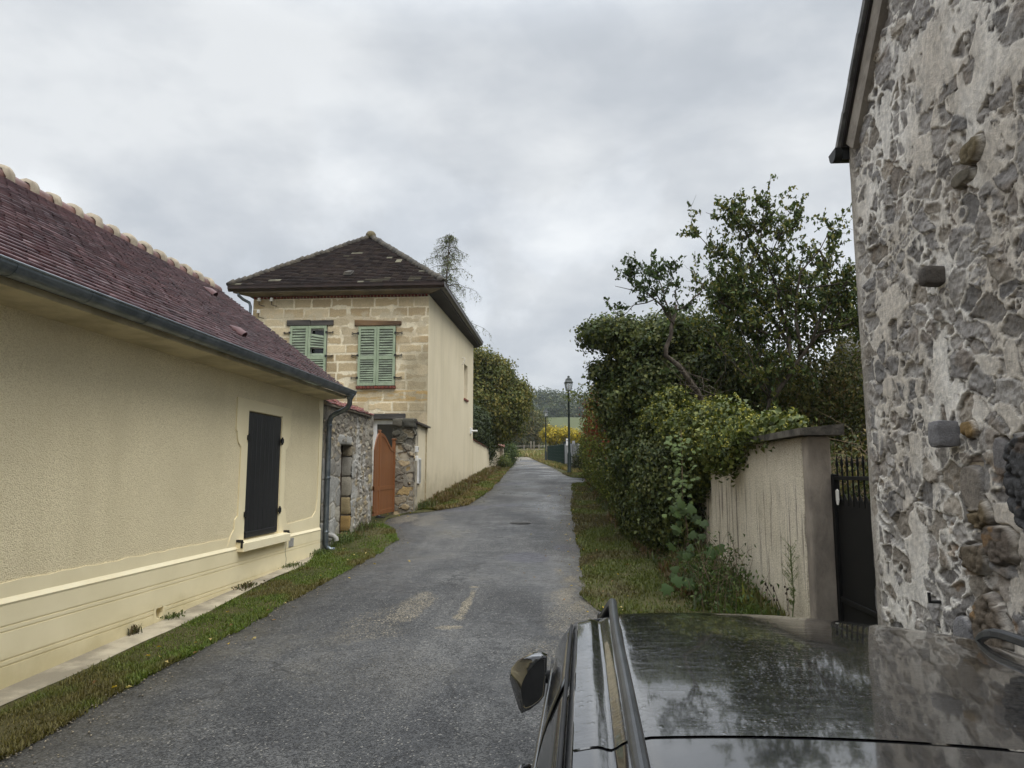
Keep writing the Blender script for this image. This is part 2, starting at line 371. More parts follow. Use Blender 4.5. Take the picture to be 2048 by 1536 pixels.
c = g.mix(g.math('MULTIPLY', sp.outputs[2], .55), c, S(62, 56, 42))
rg = g.ramp(g.math('ADD', g.noise(.7, 6, .6), g.math('MULTIPLY', f2, .3)), .44, .80, .24, .85)
h = g.math('ADD', g.math('MULTIPLY', v1.outputs['Distance'], -.8), g.math('MULTIPLY', fg, .3))
M['asphalt'] = g.done(c, rg, g.bump(h, 1.0, .008), .4)

# ------------------------------------------------------------------ ground and lane
def strip_sheet(name, mat, xl, xr, ys, dz, kind, n=2, crown=0., colf=None):
    V = []; xs_all = []
    for y in ys:
        a, b = xl(y), xr(y); t = np.linspace(0, 1, n)
        xs = a + (b - a) * t
        V.append(np.stack([xs, np.full(n, y), G(y) + dz + crown * (1 - (2 * t - 1) ** 2)], 1))
    V = np.concatenate(V); m = len(ys)
    i = np.arange(m - 1)[:, None] * n + np.arange(n - 1)[None]; i = i.ravel()
    F = np.stack([i, i + 1, i + n + 1, i + n], 1)
    o = np_mesh(name, V, F, mat, col=colf(V) if colf else None, smooth=True)
    return tag(o, kind=kind)
# terrain: one sheet to the horizon
xs = np.concatenate([[-1500, -600, -250, -100, -50], np.arange(-24, 25, 2.), [50, 100, 250, 600, 1500]])
ys = np.concatenate([[-60, -30, -15], np.arange(-6, 60, 1.), np.arange(60, 400, 8.), [450, 600, 900, 1500]])
X_, Y_ = np.meshgrid(xs, ys)
Z_ = G(Y_) - .02 + np.where(np.abs(X_) < 30, (fbm(X_ * .4, Y_ * .4, 5) - .5) * .04, 0) + np.where(Y_ > 120, (fbm(X_ * .01, Y_ * .01, 8) - .5) * 4 * np.clip((Y_ - 120) / 100, 0, 1), 0)
V = np.stack([X_.ravel(), Y_.ravel(), Z_.ravel()], 1); n = len(xs)
i = (np.arange(len(ys) - 1)[:, None] * n + np.arange(n - 1)[None]).ravel()
F = np.stack([i, i + 1, i + n + 1, i + n], 1)
near = V[F[:, 0], 1] < 104
tag(np_mesh('ground', V, F[near], M['ground'], smooth=True), kind='structure')
tag(np_mesh('field', V, F[~near], M['field'], smooth=True), kind='structure')

RL = np.array([[-8, -3.6], [2, -3.68], [4.6, -3.7], [6, -3.76], [8.4, -3.68], [12.4, -3.6], [15, -3.62], [16.3, -4.0], [17.0, -4.5], [18.6, -4.5], [19.6, -3.6], [20.9, -2.9], [25, -2.75], [30, -2.8], [37, -3.1], [44, -3.5], [60, -4.4], [74, -5.1], [90, -6.2]])
RR = np.array([[-8, 2.3], [3, 2.2], [6.2, 1.9], [7.6, .75], [9.8, .25], [13, .33], [18, .16], [24, .22], [27.6, .25], [28.6, 1.3], [30.3, 1.3], [31.2, .25], [33.2, -.08], [45, -1.0], [63, -2.35], [74, -3.4], [80, -4.05], [90, -5.0]])
roadl = lambda y: np.interp(y, RL[:, 0], RL[:, 1]) + .05 * (vnoise(y * .8, 0 * y, 3) - .5) + .11 * (fbm(y * 3.3, 0 * y, 4) - .5)
roadr = lambda y: np.interp(y, RR[:, 0], RR[:, 1]) + .06 * (vnoise(y * .8, 0 * y, 9) - .5) + .13 * (fbm(y * 3.3, 0 * y, 8) - .5)
def blob(x, y, cx, cy, rx, ry, ang=0., seed=1, soft=.5, nz=.8, ns=2.6):
    c, s_ = math.cos(ang), math.sin(ang); u = ((x - cx) * c + (y - cy) * s_) / rx; v = (-(x - cx) * s_ + (y - cy) * c) / ry
    d = np.sqrt(u * u + v * v) + nz * (fbm(x * ns, y * ns, seed) - .5)
    return 1 - sstep(1 - soft, 1 + soft * .3, d)
def roadcol(V):
    x, y = V[:, 0], V[:, 1]
    worn = np.zeros_like(x); new = np.zeros_like(x)
    for (px, py, pX, pY, a, k) in ROADWORN: worn = np.maximum(worn, k * blob(x, y, px, py, pX, pY, a, 5))
    far = sstep(30, 44, y) * sstep(.42, .62, fbm(x * 1.0, y * .35, 31)) * .7; worn = np.maximum(worn, far)
    worn = np.maximum(worn, sstep(66, 74, y) * .9)
    for (px, py, pX, pY) in ROADNEW: new = np.maximum(new, blob(x, y, px, py, pX, pY, 0, 12, .16, .35, 3))
    e = np.minimum(x - roadl(y), roadr(y) - x)
    edge = (1 - sstep(.0, .55, e + .35 * (fbm(x * 1.6, y * 1.6, 41) - .5))) * .8
    worn = np.maximum(worn, (1 - sstep(.1, .8, roadr(y) - x)) * sstep(.48, .62, fbm(x * 2.2, y * 1.2, 77)) * sstep(20, 14, y) * .8)
    return np.stack([worn, new, edge], 1)
ROADWORN = [(-1.92, 8.95, .26, 1.3, .03, .55), (-2.1, 8.2, .5, 1.3, 0, .36), (-1.27, 9.5, .05, .8, .05, .7), (-1.27, 8.45, .10, .18, .3, .9), (-1.3, 8.0, .2, .10, .2, .9), (-1.32, 10.25, .10, .10, 0, .9),
            (-1.27, 8.9, .06, .8, .03, .9), (.1, 8.6, .4, 1.6, 0, .42), (-.1, 7.0, .5, .9, 0, .35), (-4.1, 17.9, .45, 1.0, 0, .6), (-3.4, 17.6, .5, 1.3, 0, .42)]
ROADNEW = [(-.75, 13.0, .46, .62), (.02, 14.2, .3, .45), (-3.0, 20.0, .9, .8), (-1.7, 20.6, .5, .35), (-2.2, 27.5, .8, .5)]
ysr = np.concatenate([np.arange(-8, 3, .5), np.arange(3, 34, .06), np.arange(34, 86, .4)])
strip_sheet('road', M['asphalt'], roadl, roadr, ysr, .012, 'structure', 90, .05, roadcol)
# gravel turning head at the far end and the track beyond the far gate
g = Gm('pale gravel'); M['gravel'] = g.done(g.mix(g.noise(2, 6, .6), S(158, 146, 124), S(128, 120, 102)), .95, g.bump(g.noise(60, 4), .5, .01), .15)
strip_sheet('track', M['gravel'], lambda y: np.interp(y, [76, 84, 92, 98], [-6.2, -8.5, -9, -8.0]), lambda y: np.interp(y, [76, 84, 90, 98], [-4.2, -4.3, -5.5, -7.4]), np.arange(76, 98.1, 1), .03, 'structure', 6)
# concrete footing along the cream house
fl = lambda y: np.full_like(np.asarray(y, float), -4.76); fr = lambda y: -4.38 + .09 * (vnoise(y * 1.1, 0 * y, 2) - .5) - .12 * sstep(8, 12, y)
strip_sheet('footpath', M['concrete'], fl, fr, np.arange(-4, 13.3, .1), .035, 'structure', 8, .0)
# verges
verl = lambda y: np.interp(y, [-4, 13.2, 13.3, 16.8, 17.2, 19.0, 20.7, 21, 29, 60], [-4.42, -4.5, -4.78, -4.78, -4.7, -4.2, -4.15, -4.15, -4.0, -5.6])
strip_sheet('verge', M['ground'], verl, lambda y: roadl(y) + .02, np.arange(-4, 70, .3), .022, 'structure', 8, .03)
strip_sheet('verge', M['ground'], lambda y: roadr(y) - .02, lambda y: np.interp(y, [6, 9, 20, 35, 70], [2.55, 2.55, 2.4, 1.8, .3]), np.arange(6.2, 70, .3), .022, 'structure', 8, .03)

# ------------------------------------------------------------------ tiles, ridges and stone sheets
def tiled(name, A, B, TA, TB, rows, tw, thick, mat, parent, cols, jit=.004, seed=3, moss=0., lich=0.):
    """courses of plain tiles from eave line A-B up to line TA-TB"""
    r = np.random.default_rng(seed); A, B, TA, TB = [np.asarray(p, float) for p in (A, B, TA, TB)]
    nrm = np.cross(B - A, TA - A); nrm /= np.linalg.norm(nrm); nrm *= np.sign(nrm[2])
    V = []; C = []; cols = np.array(cols); dirv = (B - A) / np.linalg.norm(B - A)
    for i in range(rows):
        L0, R0 = A + (TA - A) * i / rows, B + (TB - B) * i / rows
        L1, R1 = A + (TA - A) * (i + 1) / rows, B + (TB - B) * (i + 1) / rows
        up = ((TA - A) - dirv * np.dot(TA - A, dirv)) / rows
        ln = np.dot(R0 - L0, dirv)
        if ln < .03: continue
        edges = np.arange(-(i % 2) * tw / 2, ln, tw); edges = np.clip(np.append(edges, ln), 0, ln)
        lim0, lim1 = np.dot(L1 - L0, dirv), np.dot(R1 - L0, dirv)
        for a, b in zip(edges[:-1], edges[1:]):
            if b - a < .012: continue
            a2, b2 = np.clip(a, lim0, None), min(b, lim1)
            if b2 <= a2: b2 = a2 = np.clip((a + b) / 2, lim0, lim1)
            h = thick + r.normal(0, jit); h2 = max(.002, .003 + abs(r.normal(0, jit * .3))); s = r.normal(0, .004); g_ = .0025
            lo = L0 + up * s / max(np.linalg.norm(up), .01)
            p0, p1 = lo + dirv * (a + g_), lo + dirv * (b - g_)
            q0, q1 = L0 + up * 1.02 + dirv * (a2 + g_), L0 + up * 1.02 + dirv * (b2 - g_)
            tl = r.normal(0, jit * .6)
            V += [p0 + nrm * -.004, p1 + nrm * -.004, p0 + nrm * (h + tl), p1 + nrm * (h - tl), q0 + nrm * h2, q1 + nrm * h2]
            c = cols[r.integers(len(cols))] * r.uniform(.93, 1.07)
            if moss or lich:
                pc = (p0 + q1) / 2; u = np.dot(pc - A, dirv); v = i * .1
                if vnoise(u * 3.1, v * 5, 11) * .6 + vnoise(u * 9, v * 14, 12) * .4 > 1 - lich: c = np.array(S(150, 146, 126)) * r.uniform(.6, 1.1)
                elif fbm(u * .9, v * 1.2, 21) > 1 - moss and r.random() < .8: c = c * .4 + np.array(S(84, 80, 66)) * .6
            C += [c] * 6
    V = np.array(V); n = len(V) // 6; b = np.arange(n)[:, None] * 6
    F = np.concatenate([b + [0, 1, 3, 2], b + [2, 3, 5, 4]])
    return np_mesh(name, V, F, mat, parent, np.array(C))
def ridge_tiles(A, B, r, sp, up=(0, 0, 1), taper=.12, seed=1, jit=.01, half=True, r2=None):
    rg = np.random.default_rng(seed); A, B = np.asarray(A, float), np.asarray(B, float); L = np.linalg.norm(B - A); d = (B - A) / L
    up = np.asarray(up, float); up = up - d * up.dot(d); up /= np.linalg.norm(up); sd_ = np.cross(d, up)
    mb = MB(); n = max(1, int(round(L / sp))); th = np.linspace(-.15, math.pi + .15, 9)
    for i in range(n):
        a, b = A + d * (L * i / n - .02), A + d * (L * (i + 1) / n + .02); o = up * rg.normal(0, jit) + sd_ * rg.normal(0, jit)
        ra, rb = r * (1 - taper), r * (1 + taper); V = []
        for p, q, rr in ((a, 0, ra), (b, 0, rb), (b, 0, rb - .02), (a, 0, ra - .02)):
            V += [p + o + rr * (math.cos(t) * sd_ + math.sin(t) * up) for t in th]
        k = len(th); F = []
        for s_ in range(4):
            F += [(s_ * k + j, s_ * k + j + 1, ((s_ + 1) % 4) * k + j + 1, ((s_ + 1) % 4) * k + j) for j in range(k - 1)]
        mb.add(V, F)
    return mb
def sheet(name, O, U, Vv, Nn, Lu, Lv, res, fun, mat, parent, hole=None, smooth=True):
    O, U, Vv, Nn = [np.asarray(p, float) for p in (O, U, Vv, Nn)]
    nu, nv = int(Lu / res) + 1, int(Lv / res) + 1; u, v = np.meshgrid(np.linspace(0, Lu, nu), np.linspace(0, Lv, nv))
    h, c, *rest = fun(u.ravel(), v.ravel())
    P = O + u.ravel()[:, None] * U + v.ravel()[:, None] * Vv + h[:, None] * Nn
    i = (np.arange(nv - 1)[:, None] * nu + np.arange(nu - 1)[None]).ravel(); F = np.stack([i, i + 1, i + nu + 1, i + nu], 1)
    if hole is not None:
        uc = u.ravel()[F].mean(1); vc = v.ravel()[F].mean(1); F = F[~hole(uc, vc)]
    if np.dot(np.cross(U, Vv), Nn) < 0: F = F[:, ::-1]
    return np_mesh(name, P, F, mat, parent, c, smooth)
def cells(u, v, cw, ch, seed, wob=.35, warp=.03, wsc=6., irr=.6, pw=2.6):
    """nearest / second nearest jittered site -> edge distance, id, du, dv from the site"""
    uw = u + warp * 2 * (fbm(u * wsc, v * wsc, seed + 1, 3) - .5) * 2; vw = v + warp * 2 * (fbm(u * wsc + 31, v * wsc + 9, seed + 2, 3) - .5) * 2
    row = np.floor(vw / ch); b1 = np.full(u.shape, 9e9); b2 = b1.copy(); idr = np.zeros(u.shape); idc = idr.copy(); du = idr.copy(); dv = idr.copy()
    for dr in (-1, 0, 1):
        rr = row + dr; off = _hash(rr, rr * 0 + 5, seed) * cw; col = np.floor((uw - off) / cw)
        for dc in (-2, -1, 0, 1, 2):
            cc = col + dc
            su = off + (cc + .5 + irr * (_hash(cc, rr, seed + 3) - .5) * 1.2) * cw; sv = (rr + .5 + wob * (_hash(cc, rr, seed + 4) - .5) * 1.6) * ch
            wgt = 1 + .45 * (_hash(cc, rr, seed + 5) - .5) * 2
            x, y = (uw - su) / cw, (vw - sv) / ch
            sk = (_hash(cc, rr, seed + 6) - .5) * .9; x = x + sk * y
            d = (np.abs(x) ** pw + np.abs(y) ** pw) ** (1 / pw) / wgt
            m = d < b1
            b2 = np.where(m, b1, np.minimum(b2, d)); b1 = np.where(m, d, b1)
            idr = np.where(m, rr, idr); idc = np.where(m, cc, idc); du = np.where(m, uw - su, du); dv = np.where(m, vw - sv, dv)
    return b2 - b1, b1, idr, idc, du, dv
def pick(pal, h):
    pal = np.array(pal); return pal[np.clip((h * len(pal)).astype(int), 0, len(pal) - 1)]
def rubble_fun(cw, ch, seed, pal, mort, mort2, depth=.03, cover=.35, warp=.03, wsc=6., drip=.0, extra=None, tscale=1.):
    """extra(u, v, h, c) -> h, c ; cover: share of stones buried in mortar"""
    def f(u, v):
        e, d1, ir, ic, du, dv = cells(u, v, cw, ch, seed, warp=warp, wsc=wsc)
        hsh = lambda k: _hash(ic, ir, seed + 100 + k)
        ragged = (fbm(u * 14, v * (14 if not drip else 5), seed + 7, 4) - .5) * (.30 + drip) + (fbm(u * 40, v * 24, seed + 8, 3) - .5) * .16
        thr = .06 + np.where(hsh(0) < cover, .30 + hsh(1) * .6, hsh(1) * .16)
        thr = thr + (fbm(u * 1.1, v * 1.1, seed + 9, 3) - .5) * .5 * cover
        m = e - thr + ragged
        st = sstep(-.015, .05, m)
        tilt = (hsh(2) - .5) * du * .35 + (hsh(3) - .5) * dv * .5
        fac = (fbm(u * 9, v * 9, seed + 12, 4) - .5) * .5 + np.abs(fbm(u * 17, v * 17, seed + 13, 3) - .5) * -.5
        hs = depth * (hsh(4) * 1.3 - .55) + tilt * .3 + fac * depth * .9
        hm = (fbm(u * 5, v * 3, seed + 14, 4) - .5) * depth * 1.0 + (fbm(u * 45, v * 30, seed + 15, 2) - .5) * .006
        crack = np.exp(-(m / .035) ** 2) * (hsh(5) > .35) * np.where(dv < 0, 1., .55)
        h = hm * (1 - st) + hs * st - crack * depth * .8
        c = pick(pal, hsh(6)) * (.78 + .44 * hsh(7))[:, None] * (.85 + .3 * fbm(u * 12, v * 12, seed + 20))[:, None]
        mc = np.array(mort) + (np.array(mort2) - np.array(mort)) * sstep(.35, .65, fbm(u * 1.6, v * 1.2, seed + 21))[:, None]
        mc = mc * (.82 + .36 * fbm(u * 11, v * 7, seed + 22))[:, None]
        c = mc * (1 - st)[:, None] + c * st[:, None]
        c = c * (1 - .72 * np.clip(crack, 0, 1) ** 1.5)[:, None]       # dirt lodged in the open joints
        if extra: h, c = extra(u, v, h, c)
        return h, c
    return f
def ashlar_fun(rows, seed, pal, mort, joint=.034, wmin=.42, wmax=.8, Lu=6., extra=None, depth=.008):
    """rows: list of (z0, z1); one row of sawn blocks each"""
    r = np.random.default_rng(seed); rowsdata = []
    for z0, z1 in rows:
        e = [-.2 - r.uniform(0, .4)]; 
        lim = (wmin, wmax) if z1 - z0 > .2 else (.2, .42)
        while e[-1] < Lu + .2: e.append(e[-1] + r.uniform(*lim))
        rowsdata.append((z0, z1, np.array(e), r.uniform(0, 1, len(e)), r.uniform(0, 1, len(e)), r.uniform(.3, 1.2, len(e))))
    def f(u, v):
        uw = u + .018 * (fbm(u * 7, v * 7, seed + 1, 3) - .5) * 2; vw = v + .018 * (fbm(u * 7 + 9, v * 7, seed + 2, 3) - .5) * 2
        h = np.zeros_like(u); c = np.tile(np.array(mort), (len(u), 1)) * (.85 + .3 * fbm(u * 9, v * 9, seed + 3))[:, None]
        for z0, z1, e, a, b, jw in rowsdata:
            m = (vw >= z0) & (vw < z1)
            if not m.any(): continue
            k = np.clip(np.searchsorted(e, uw[m]) - 1, 0, len(e) - 2)
            dl = np.minimum(uw[m] - e[k], e[k + 1] - uw[m]); dz = np.minimum(vw[m] - z0, z1 - vw[m]); d = np.minimum(dl, dz)
            smear = sstep(.55, .78, fbm(u[m] * 2.3, v[m] * 2.3, seed + 5)) * .07
            jt = joint * jw[k] * .55 + smear + (fbm(u[m] * 16, v[m] * 16, seed + 6, 3) - .5) * .02
            st = sstep(-.004, .008, d - jt)
            col = pick(pal, a[k]) * (.86 + .28 * b[k])[:, None] * (.88 + .24 * fbm(u[m] * 6, v[m] * 14, seed + 7))[:, None]
            hh = (fbm(u[m] * 14, v[m] * 14, seed + 8) - .5) * depth + (b[k] - .5) * depth
            h[m] = hh * st - .004 * (1 - st); c[m] = c[m] * (1 - st)[:, None] + col * st[:, None]
        if extra: h, c = extra(u, v, h, c)
        return h, c
    return f

# ------------------------------------------------------------------ cream pebbledash house
Hc = thing('cream_house', 'low cream pebbledash house with red tiled roof and black shutter beside the lane', 'house', (-4.75, 6, .2))
WX = -4.75; Y0, Y1 = -4.0, 13.55
wn_y0, wn_y1, wn_z0, wn_z1 = 10.3, 11.54, 1.06, 2.95           # window opening
mb = MB()
mb.box(-9.37, WX, Y0, wn_y0, 1.0, 3.47); mb.box(-9.37, WX, wn_y1, Y1, 1.0, 3.47); mb.box(-9.37, WX, wn_y0, wn_y1, 1.0, wn_z0); mb.box(-9.37, WX, wn_y0, wn_y1, wn_z1, 3.47)
mb.box(-9.37, WX - .2, wn_y0, wn_y1, wn_z0, wn_z1)
mb.prism([(-9.37, 3.47), (WX, 3.47), (-7.06, 5.66)], 'y', Y1 - .3, Y1)
mb.build('wall', M['stucco'], Hc)
# plinth with two pairs of drawn lines, the moulding and a cut pipe hole
gro = [(.415, .43), (.465, .48), (.70, .714), (.745, .76)]
mb = MB(); zs = [-.5] + [z for p in gro for z in p] + [.93]
for k in range(len(zs) - 1):
    dx = .035 if k % 2 == 0 else .029
    if k == 0:
        mb.box(-9.3, WX + dx, Y0, 8.08, zs[0], zs[1]); mb.box(-9.3, WX + dx, 8.08, 8.22, zs[0], .36); mb.box(-9.3, WX + dx, 8.22, Y1, zs[0], zs[1]); mb.box(-9.3, WX - .06, 8.08, 8.22, .36, .415)
    elif k in (1, 2, 3):
        mb.box(-9.3, WX + dx, Y0, 8.08, zs[k], zs[k + 1]); mb.box(-9.3, WX + dx, 8.22, Y1, zs[k], zs[k + 1]); mb.box(-9.3, WX - .06, 8.08, 8.22, zs[k], zs[k + 1])
    else: mb.box(-9.3, WX + dx, Y0, Y1, zs[k], zs[k + 1])
mb.build('plinth', M['plinth'], Hc)
mb = MB()                                              # broken render round the hole
hp = [(8.08 + .07 + .075 * math.cos(t) * (1 + .12 * math.sin(3 * t)), .43 + .085 * math.sin(t) * (1 + .1 * math.cos(2 * t))) for t in np.linspace(0, 2 * math.pi, 18, endpoint=False)]
ho = [(8.0, .33), (8.3, .33), (8.3, .53), (8.0, .53)]
V = [(WX + .038, y, z) for y, z in hp] + [(WX - .05, y, z) for y, z in hp]; n = 18
F = [(i, (i + 1) % n, n + (i + 1) % n, n + i) for i in range(n)]
ring = [(WX + .038, 8.15 + .125 * math.cos(t) / max(abs(math.cos(t)), abs(math.sin(t))), .43 + .12 * math.sin(t) / max(abs(math.cos(t)), abs(math.sin(t)))) for t in np.linspace(0, 2 * math.pi, 18, endpoint=False)]
V += ring; F += [(i, (i + 1) % n, 2 * n + (i + 1) % n, 2 * n + i) for i in range(n)]
mb.add(V, F); mb.build('pipe_hole', M['plinth'], Hc)
MB().prism([(WX - .02, .93), (WX + .037, .93), (WX + .042, .945), (WX + .012, .985), (WX - .02, .985)], 'y', Y0, Y1 + .002).build('moulding', M['cream_trim'], Hc)
# smooth bands: plinth top band, corner band with notches, and the window surround
mb = MB()
yb = np.arange(Y0, 13.2, .06); top = 1.115 + .012 * (vnoise(yb * 6, yb * 0, 5) - .5) * 2
mb.prism([(Y0, .985)] + [(9.85, .985)] + [(y, t) for y, t in zip(yb[yb < 9.85][::-1], top[yb < 9.85][::-1])], 'x', WX - .02, WX + .011)
mb.prism([(11.9, .985), (13.12, .985), (13.12, 1.20), (11.9, 1.16)], 'x', WX - .02, WX + .011)
mb.prism([(13.12, .985), (13.55, .985), (13.55, 3.46), (13.30, 3.46), (13.30, 3.25), (13.38, 3.1), (13.38, 1.52), (13.30, 1.30), (13.12, 1.20)], 'x', WX - .02, WX + .011)
mb.build('smooth_band', M['cream_smooth'], Hc)
def scal(y0, y1, z0, z1, s):      # quarter curve with two little steps
    return [(y0, z0), (y0 + s * .03, z0)] + [(y0 + s * .03 + (y1 - y0 - s * .06) * (1 - math.cos(t)), z0 + (z1 - z0) * math.sin(t)) for t in np.linspace(.1, math.pi / 2, 7)] + [(y1, z1)]
a, b = 10.08, 11.74
Lf = [(9.78, .985), (9.86, 1.10)] + [(9.9, 1.16), (9.98, 1.22), (9.99, 1.36), (10.05, 1.40), (a, 1.40), (a, 2.42), (10.04, 2.42)] + [(10.04 - .1 * math.sin(t), 2.44 + .19 * (1 - math.cos(t))) for t in np.linspace(0, math.pi / 2, 6)] + [(9.9, 2.64), (9.9, 3.12)]
Rg = [(12.02, .985), (11.94, 1.14), (11.88, 1.24), (11.82, 1.42), (b, 1.44), (b, 2.42), (11.78, 2.42)] + [(11.78 + .1 * math.sin(t), 2.44 + .19 * (1 - math.cos(t))) for t in np.linspace(0, math.pi / 2, 6)] + [(11.93, 2.64), (11.93, 3.12)]
mb = MB()
def strip_poly(out, inn_y, zlo, zhi):
    pts = [(y, z) for y, z in out]; mb.prism(pts + [(inn_y, out[-1][1]), (inn_y, out[0][1])], 'x', WX - .02, WX + .016)
strip_poly(Lf, wn_y0 - .012, 0, 0); strip_poly(Rg, wn_y1 + .012, 0, 0)
mb.box(WX - .02, WX + .0155, wn_y0 - .012, wn_y1 + .012, wn_z1 + .01, 3.119)
mb.build('window_surround', M['cream_smooth'], Hc)
win = MB().prism([(WX - .03, 1.045), (WX + .13, 1.025), (WX + .13, .90), (WX - .03, .90)], 'y', 10.06, 11.80).build('window_sill', M['cream_trim'], Hc, .006)
# black shutters: left leaf and right leaf of vertical boards
sh = None
for k, (y0, y1) in enumerate(((wn_y0 + .005, 10.935), (10.94, wn_y1 - .005))):
    mb = MB(); n = 4; w_ = (y1 - y0) / n
    for i in range(n): mb.box(WX - .028, WX + .004, y0 + i * w_ + .002, y0 + (i + 1) * w_ - .002, 1.09, 2.935)
    mb.box(WX - .04, WX - .028, y0, y1, 1.09, 2.935)
    s_ = mb.build('shutter', M['black_paint'], Hc, .004)
    hy = wn_y0 - .05 if k == 0 else wn_y1 - .03
    for z in (1.42, 2.55): MB().box(WX + .017, WX + .04, hy, hy + .08, z - .035, z + .035).tube([(WX + .03, hy + .04, z - .06), (WX + .03, hy + .04, z + .06)], .014, 8).build('hinge', M['black_iron'], s_)
MB().box(WX + .005, WX + .028, wn_y0 + .02, wn_y1 - .1, 1.075, 1.16).build('bottom_rail', M['black_paint'], Hc, .004)
for y in (10.08, 11.80):
    MB().tube([(WX, y, 1.055), (WX + .10, y, 1.055), (WX + .10, y, .965)], .013, 6).box(WX + .085, WX + .115, y - .03, y + .015, .955, 1.045).box(WX + .02, WX + .1, y - .035, y + .02, 1.04, 1.072).build('shutter_stop', M['black_iron'], Hc)
mb = MB()
for i in range(7): mb.hexa([(WX + .036, 11.99 + i * .026, .775), (WX + .036, 12.003 + i * .026, .775), (WX + .041, 12.003 + i * .026, .775), (WX + .041, 11.99 + i * .026, .775)] + [(WX + .036, 12.025 + i * .026, .905), (WX + .036, 12.038 + i * .026, .905), (WX + .041, 12.038 + i * .026, .905), (WX + .041, 12.025 + i * .026, .905)])
mb.box(WX + .034, WX + .0375, 11.97, 12.19, .765, .915); mb.build('air_vent', M['pvc_grey'], Hc)
mb = MB()                                                            # the hairline crack under the sill
cp_ = [(11.83, .9)] ; 
for k in range(14): cp_.append((11.83 + .02 * math.sin(k * .9) + .004 * k, .9 - k * .036))
mb.tube([(WX + .036, y, z) for y, z in cp_], .0035, 4); mb.build('crack', M['black_iron'], Hc)
# eaves: soffit, rafters feet and roof
MB().hexa([(WX - .02, Y0, 3.44), (-4.30, Y0, 3.47), (-4.30, Y1 + .02, 3.47), (WX - .02, Y1 + .02, 3.44), (WX - .02, Y0, 3.50), (-4.30, Y0, 3.53), (-4.30, Y1 + .02, 3.53), (WX - .02, Y1 + .02, 3.50)]).build('soffit', M['cream_soffit'], Hc)
EZ = 3.60
redp = [S(92, 58, 60), S(84, 52, 54), S(100, 66, 66), S(78, 49, 52), S(90, 60, 60)]
rf = tiled('roof', (-4.22, Y0, EZ), (-4.22, Y1 + .06, EZ), (-7.06, Y0, 5.76), (-7.06, Y1 + .06, 5.76), 34, .17, .023, M['tile_red'], Hc, redp, .003, 5)
mb = MB(); mb.hexa([(-4.26, Y0, 3.53), (-4.26, Y1 + .05, 3.53), (-7.06, Y1 + .05, 5.70), (-7.06, Y0, 5.70), (-4.26, Y0, 3.575), (-4.26, Y1 + .05, 3.575), (-7.06, Y1 + .05, 5.74), (-7.06, Y0, 5.74)])
mb.hexa([(-9.9, Y0, 3.53), (-9.9, Y1 + .05, 3.53), (-7.062, Y1 + .05, 5.70), (-7.062, Y0, 5.70), (-9.9, Y0, 3.575), (-9.9, Y1 + .05, 3.575), (-7.062, Y1 + .05, 5.74), (-7.062, Y0, 5.74)])
mb.build('roof_deck', M['ridge_red'], rf)
ridge_tiles((-7.06, Y1 + .06, 5.70), (-7.06, Y0, 5.70), .115, .43, taper=.06, jit=.004).build('ridge', M['ridge_red'], rf, smooth=True)
nR = int(round((Y1 + .06 - Y0) / .43)); Lr = Y1 + .06 - Y0
for i in range(nR):
    y = Y1 + .06 - Lr * (i + 1) / nR; th = np.linspace(-.35, math.pi + .35, 12); V = []
    jr = random.uniform(-.012, .012)
    for yy, rr in ((y - .07, .12), (y - .05, .168 + jr), (y + .03, .172 + jr), (y + .06, .135)):
        V += [(-7.06 + rr * math.cos(t) + random.uniform(-.005, .005), yy + random.uniform(-.01, .01), 5.70 + rr * math.sin(t) + random.uniform(-.005, .005)) for t in th]
    k = len(th); MB().add(V, [(s_ * k + j, s_ * k + j + 1, (s_ + 1) * k + j + 1, (s_ + 1) * k + j) for s_ in range(3) for j in range(k - 1)]).build('ridge_mortar', M['mortar'], rf, smooth=True)
M['vent_red'] = mk('vent tile', S(92, 62, 60), S(78, 52, 52), 5, .5)
def roof_vent(x, y):
    z = EZ + (-4.22 - x) / 2.84 * 2.16
    d = np.array([-2.84, 0, 2.16]); d /= np.linalg.norm(d); nn = np.array([2.16, 0, 2.84]); nn /= np.linalg.norm(nn)
    mb = MB(); th = np.linspace(0, math.pi, 9); V = []
    for s_, r_ in ((-.02, .07), (.11, .066), (.26, .01), (-.02, .056), (.10, .05)):
        V += [np.array([x, y, z]) + d * s_ + np.array([0, 1, 0]) * r_ * math.cos(t) + nn * (r_ * 1.15 * math.sin(t) + .015) for t in th]
    k = 9; F = [(s_ * k + j, s_ * k + j + 1, (s_ + 1) * k + j + 1, (s_ + 1) * k + j) for s_ in (0, 1, 3) for j in range(k - 1)] + [(j, j + 1, 3 * k + j + 1, 3 * k + j) for j in range(k - 1)]
    mb.add(V, F).build('vent_tile', M['vent_red'], rf, smooth=True)
roof_vent(-6.30, 12.03); roof_vent(-4.80, 10.07)
# zinc gutter with joint rings, stop end and swan-neck downpipe
mb = MB(); th = np.linspace(math.pi, 2 * math.pi, 13); gx, gz_, gr_ = -4.20, 3.60, .095
prof = [(gx + gr_ * math.cos(t), gz_ + gr_ * math.sin(t)) for t in th]; prof += [(gx + gr_ + .012 * math.cos(t), gz_ + .006 + .012 * math.sin(t)) for t in np.linspace(-math.pi / 2, math.pi, 6)]
inn = [(x * .96 + gx * .04, z + .003) for x, z in prof[:13]][::-1]
mb.prism(prof + inn, 'y', Y0, 13.62)
gut = mb.build('gutter', M['zinc'], Hc)
for y in np.arange(Y0 + .3, 13.5, .86):
    MB().prism([(gx + (gr_ + .004) * math.cos(t), gz_ + (gr_ + .004) * math.sin(t)) for t in th] + [(gx + (gr_ - .004) * math.cos(t), gz_ + (gr_ - .004) * math.sin(t)) for t in th[::-1]], 'y', y, y + .022).build('gutter_bracket', M['zinc'], gut)
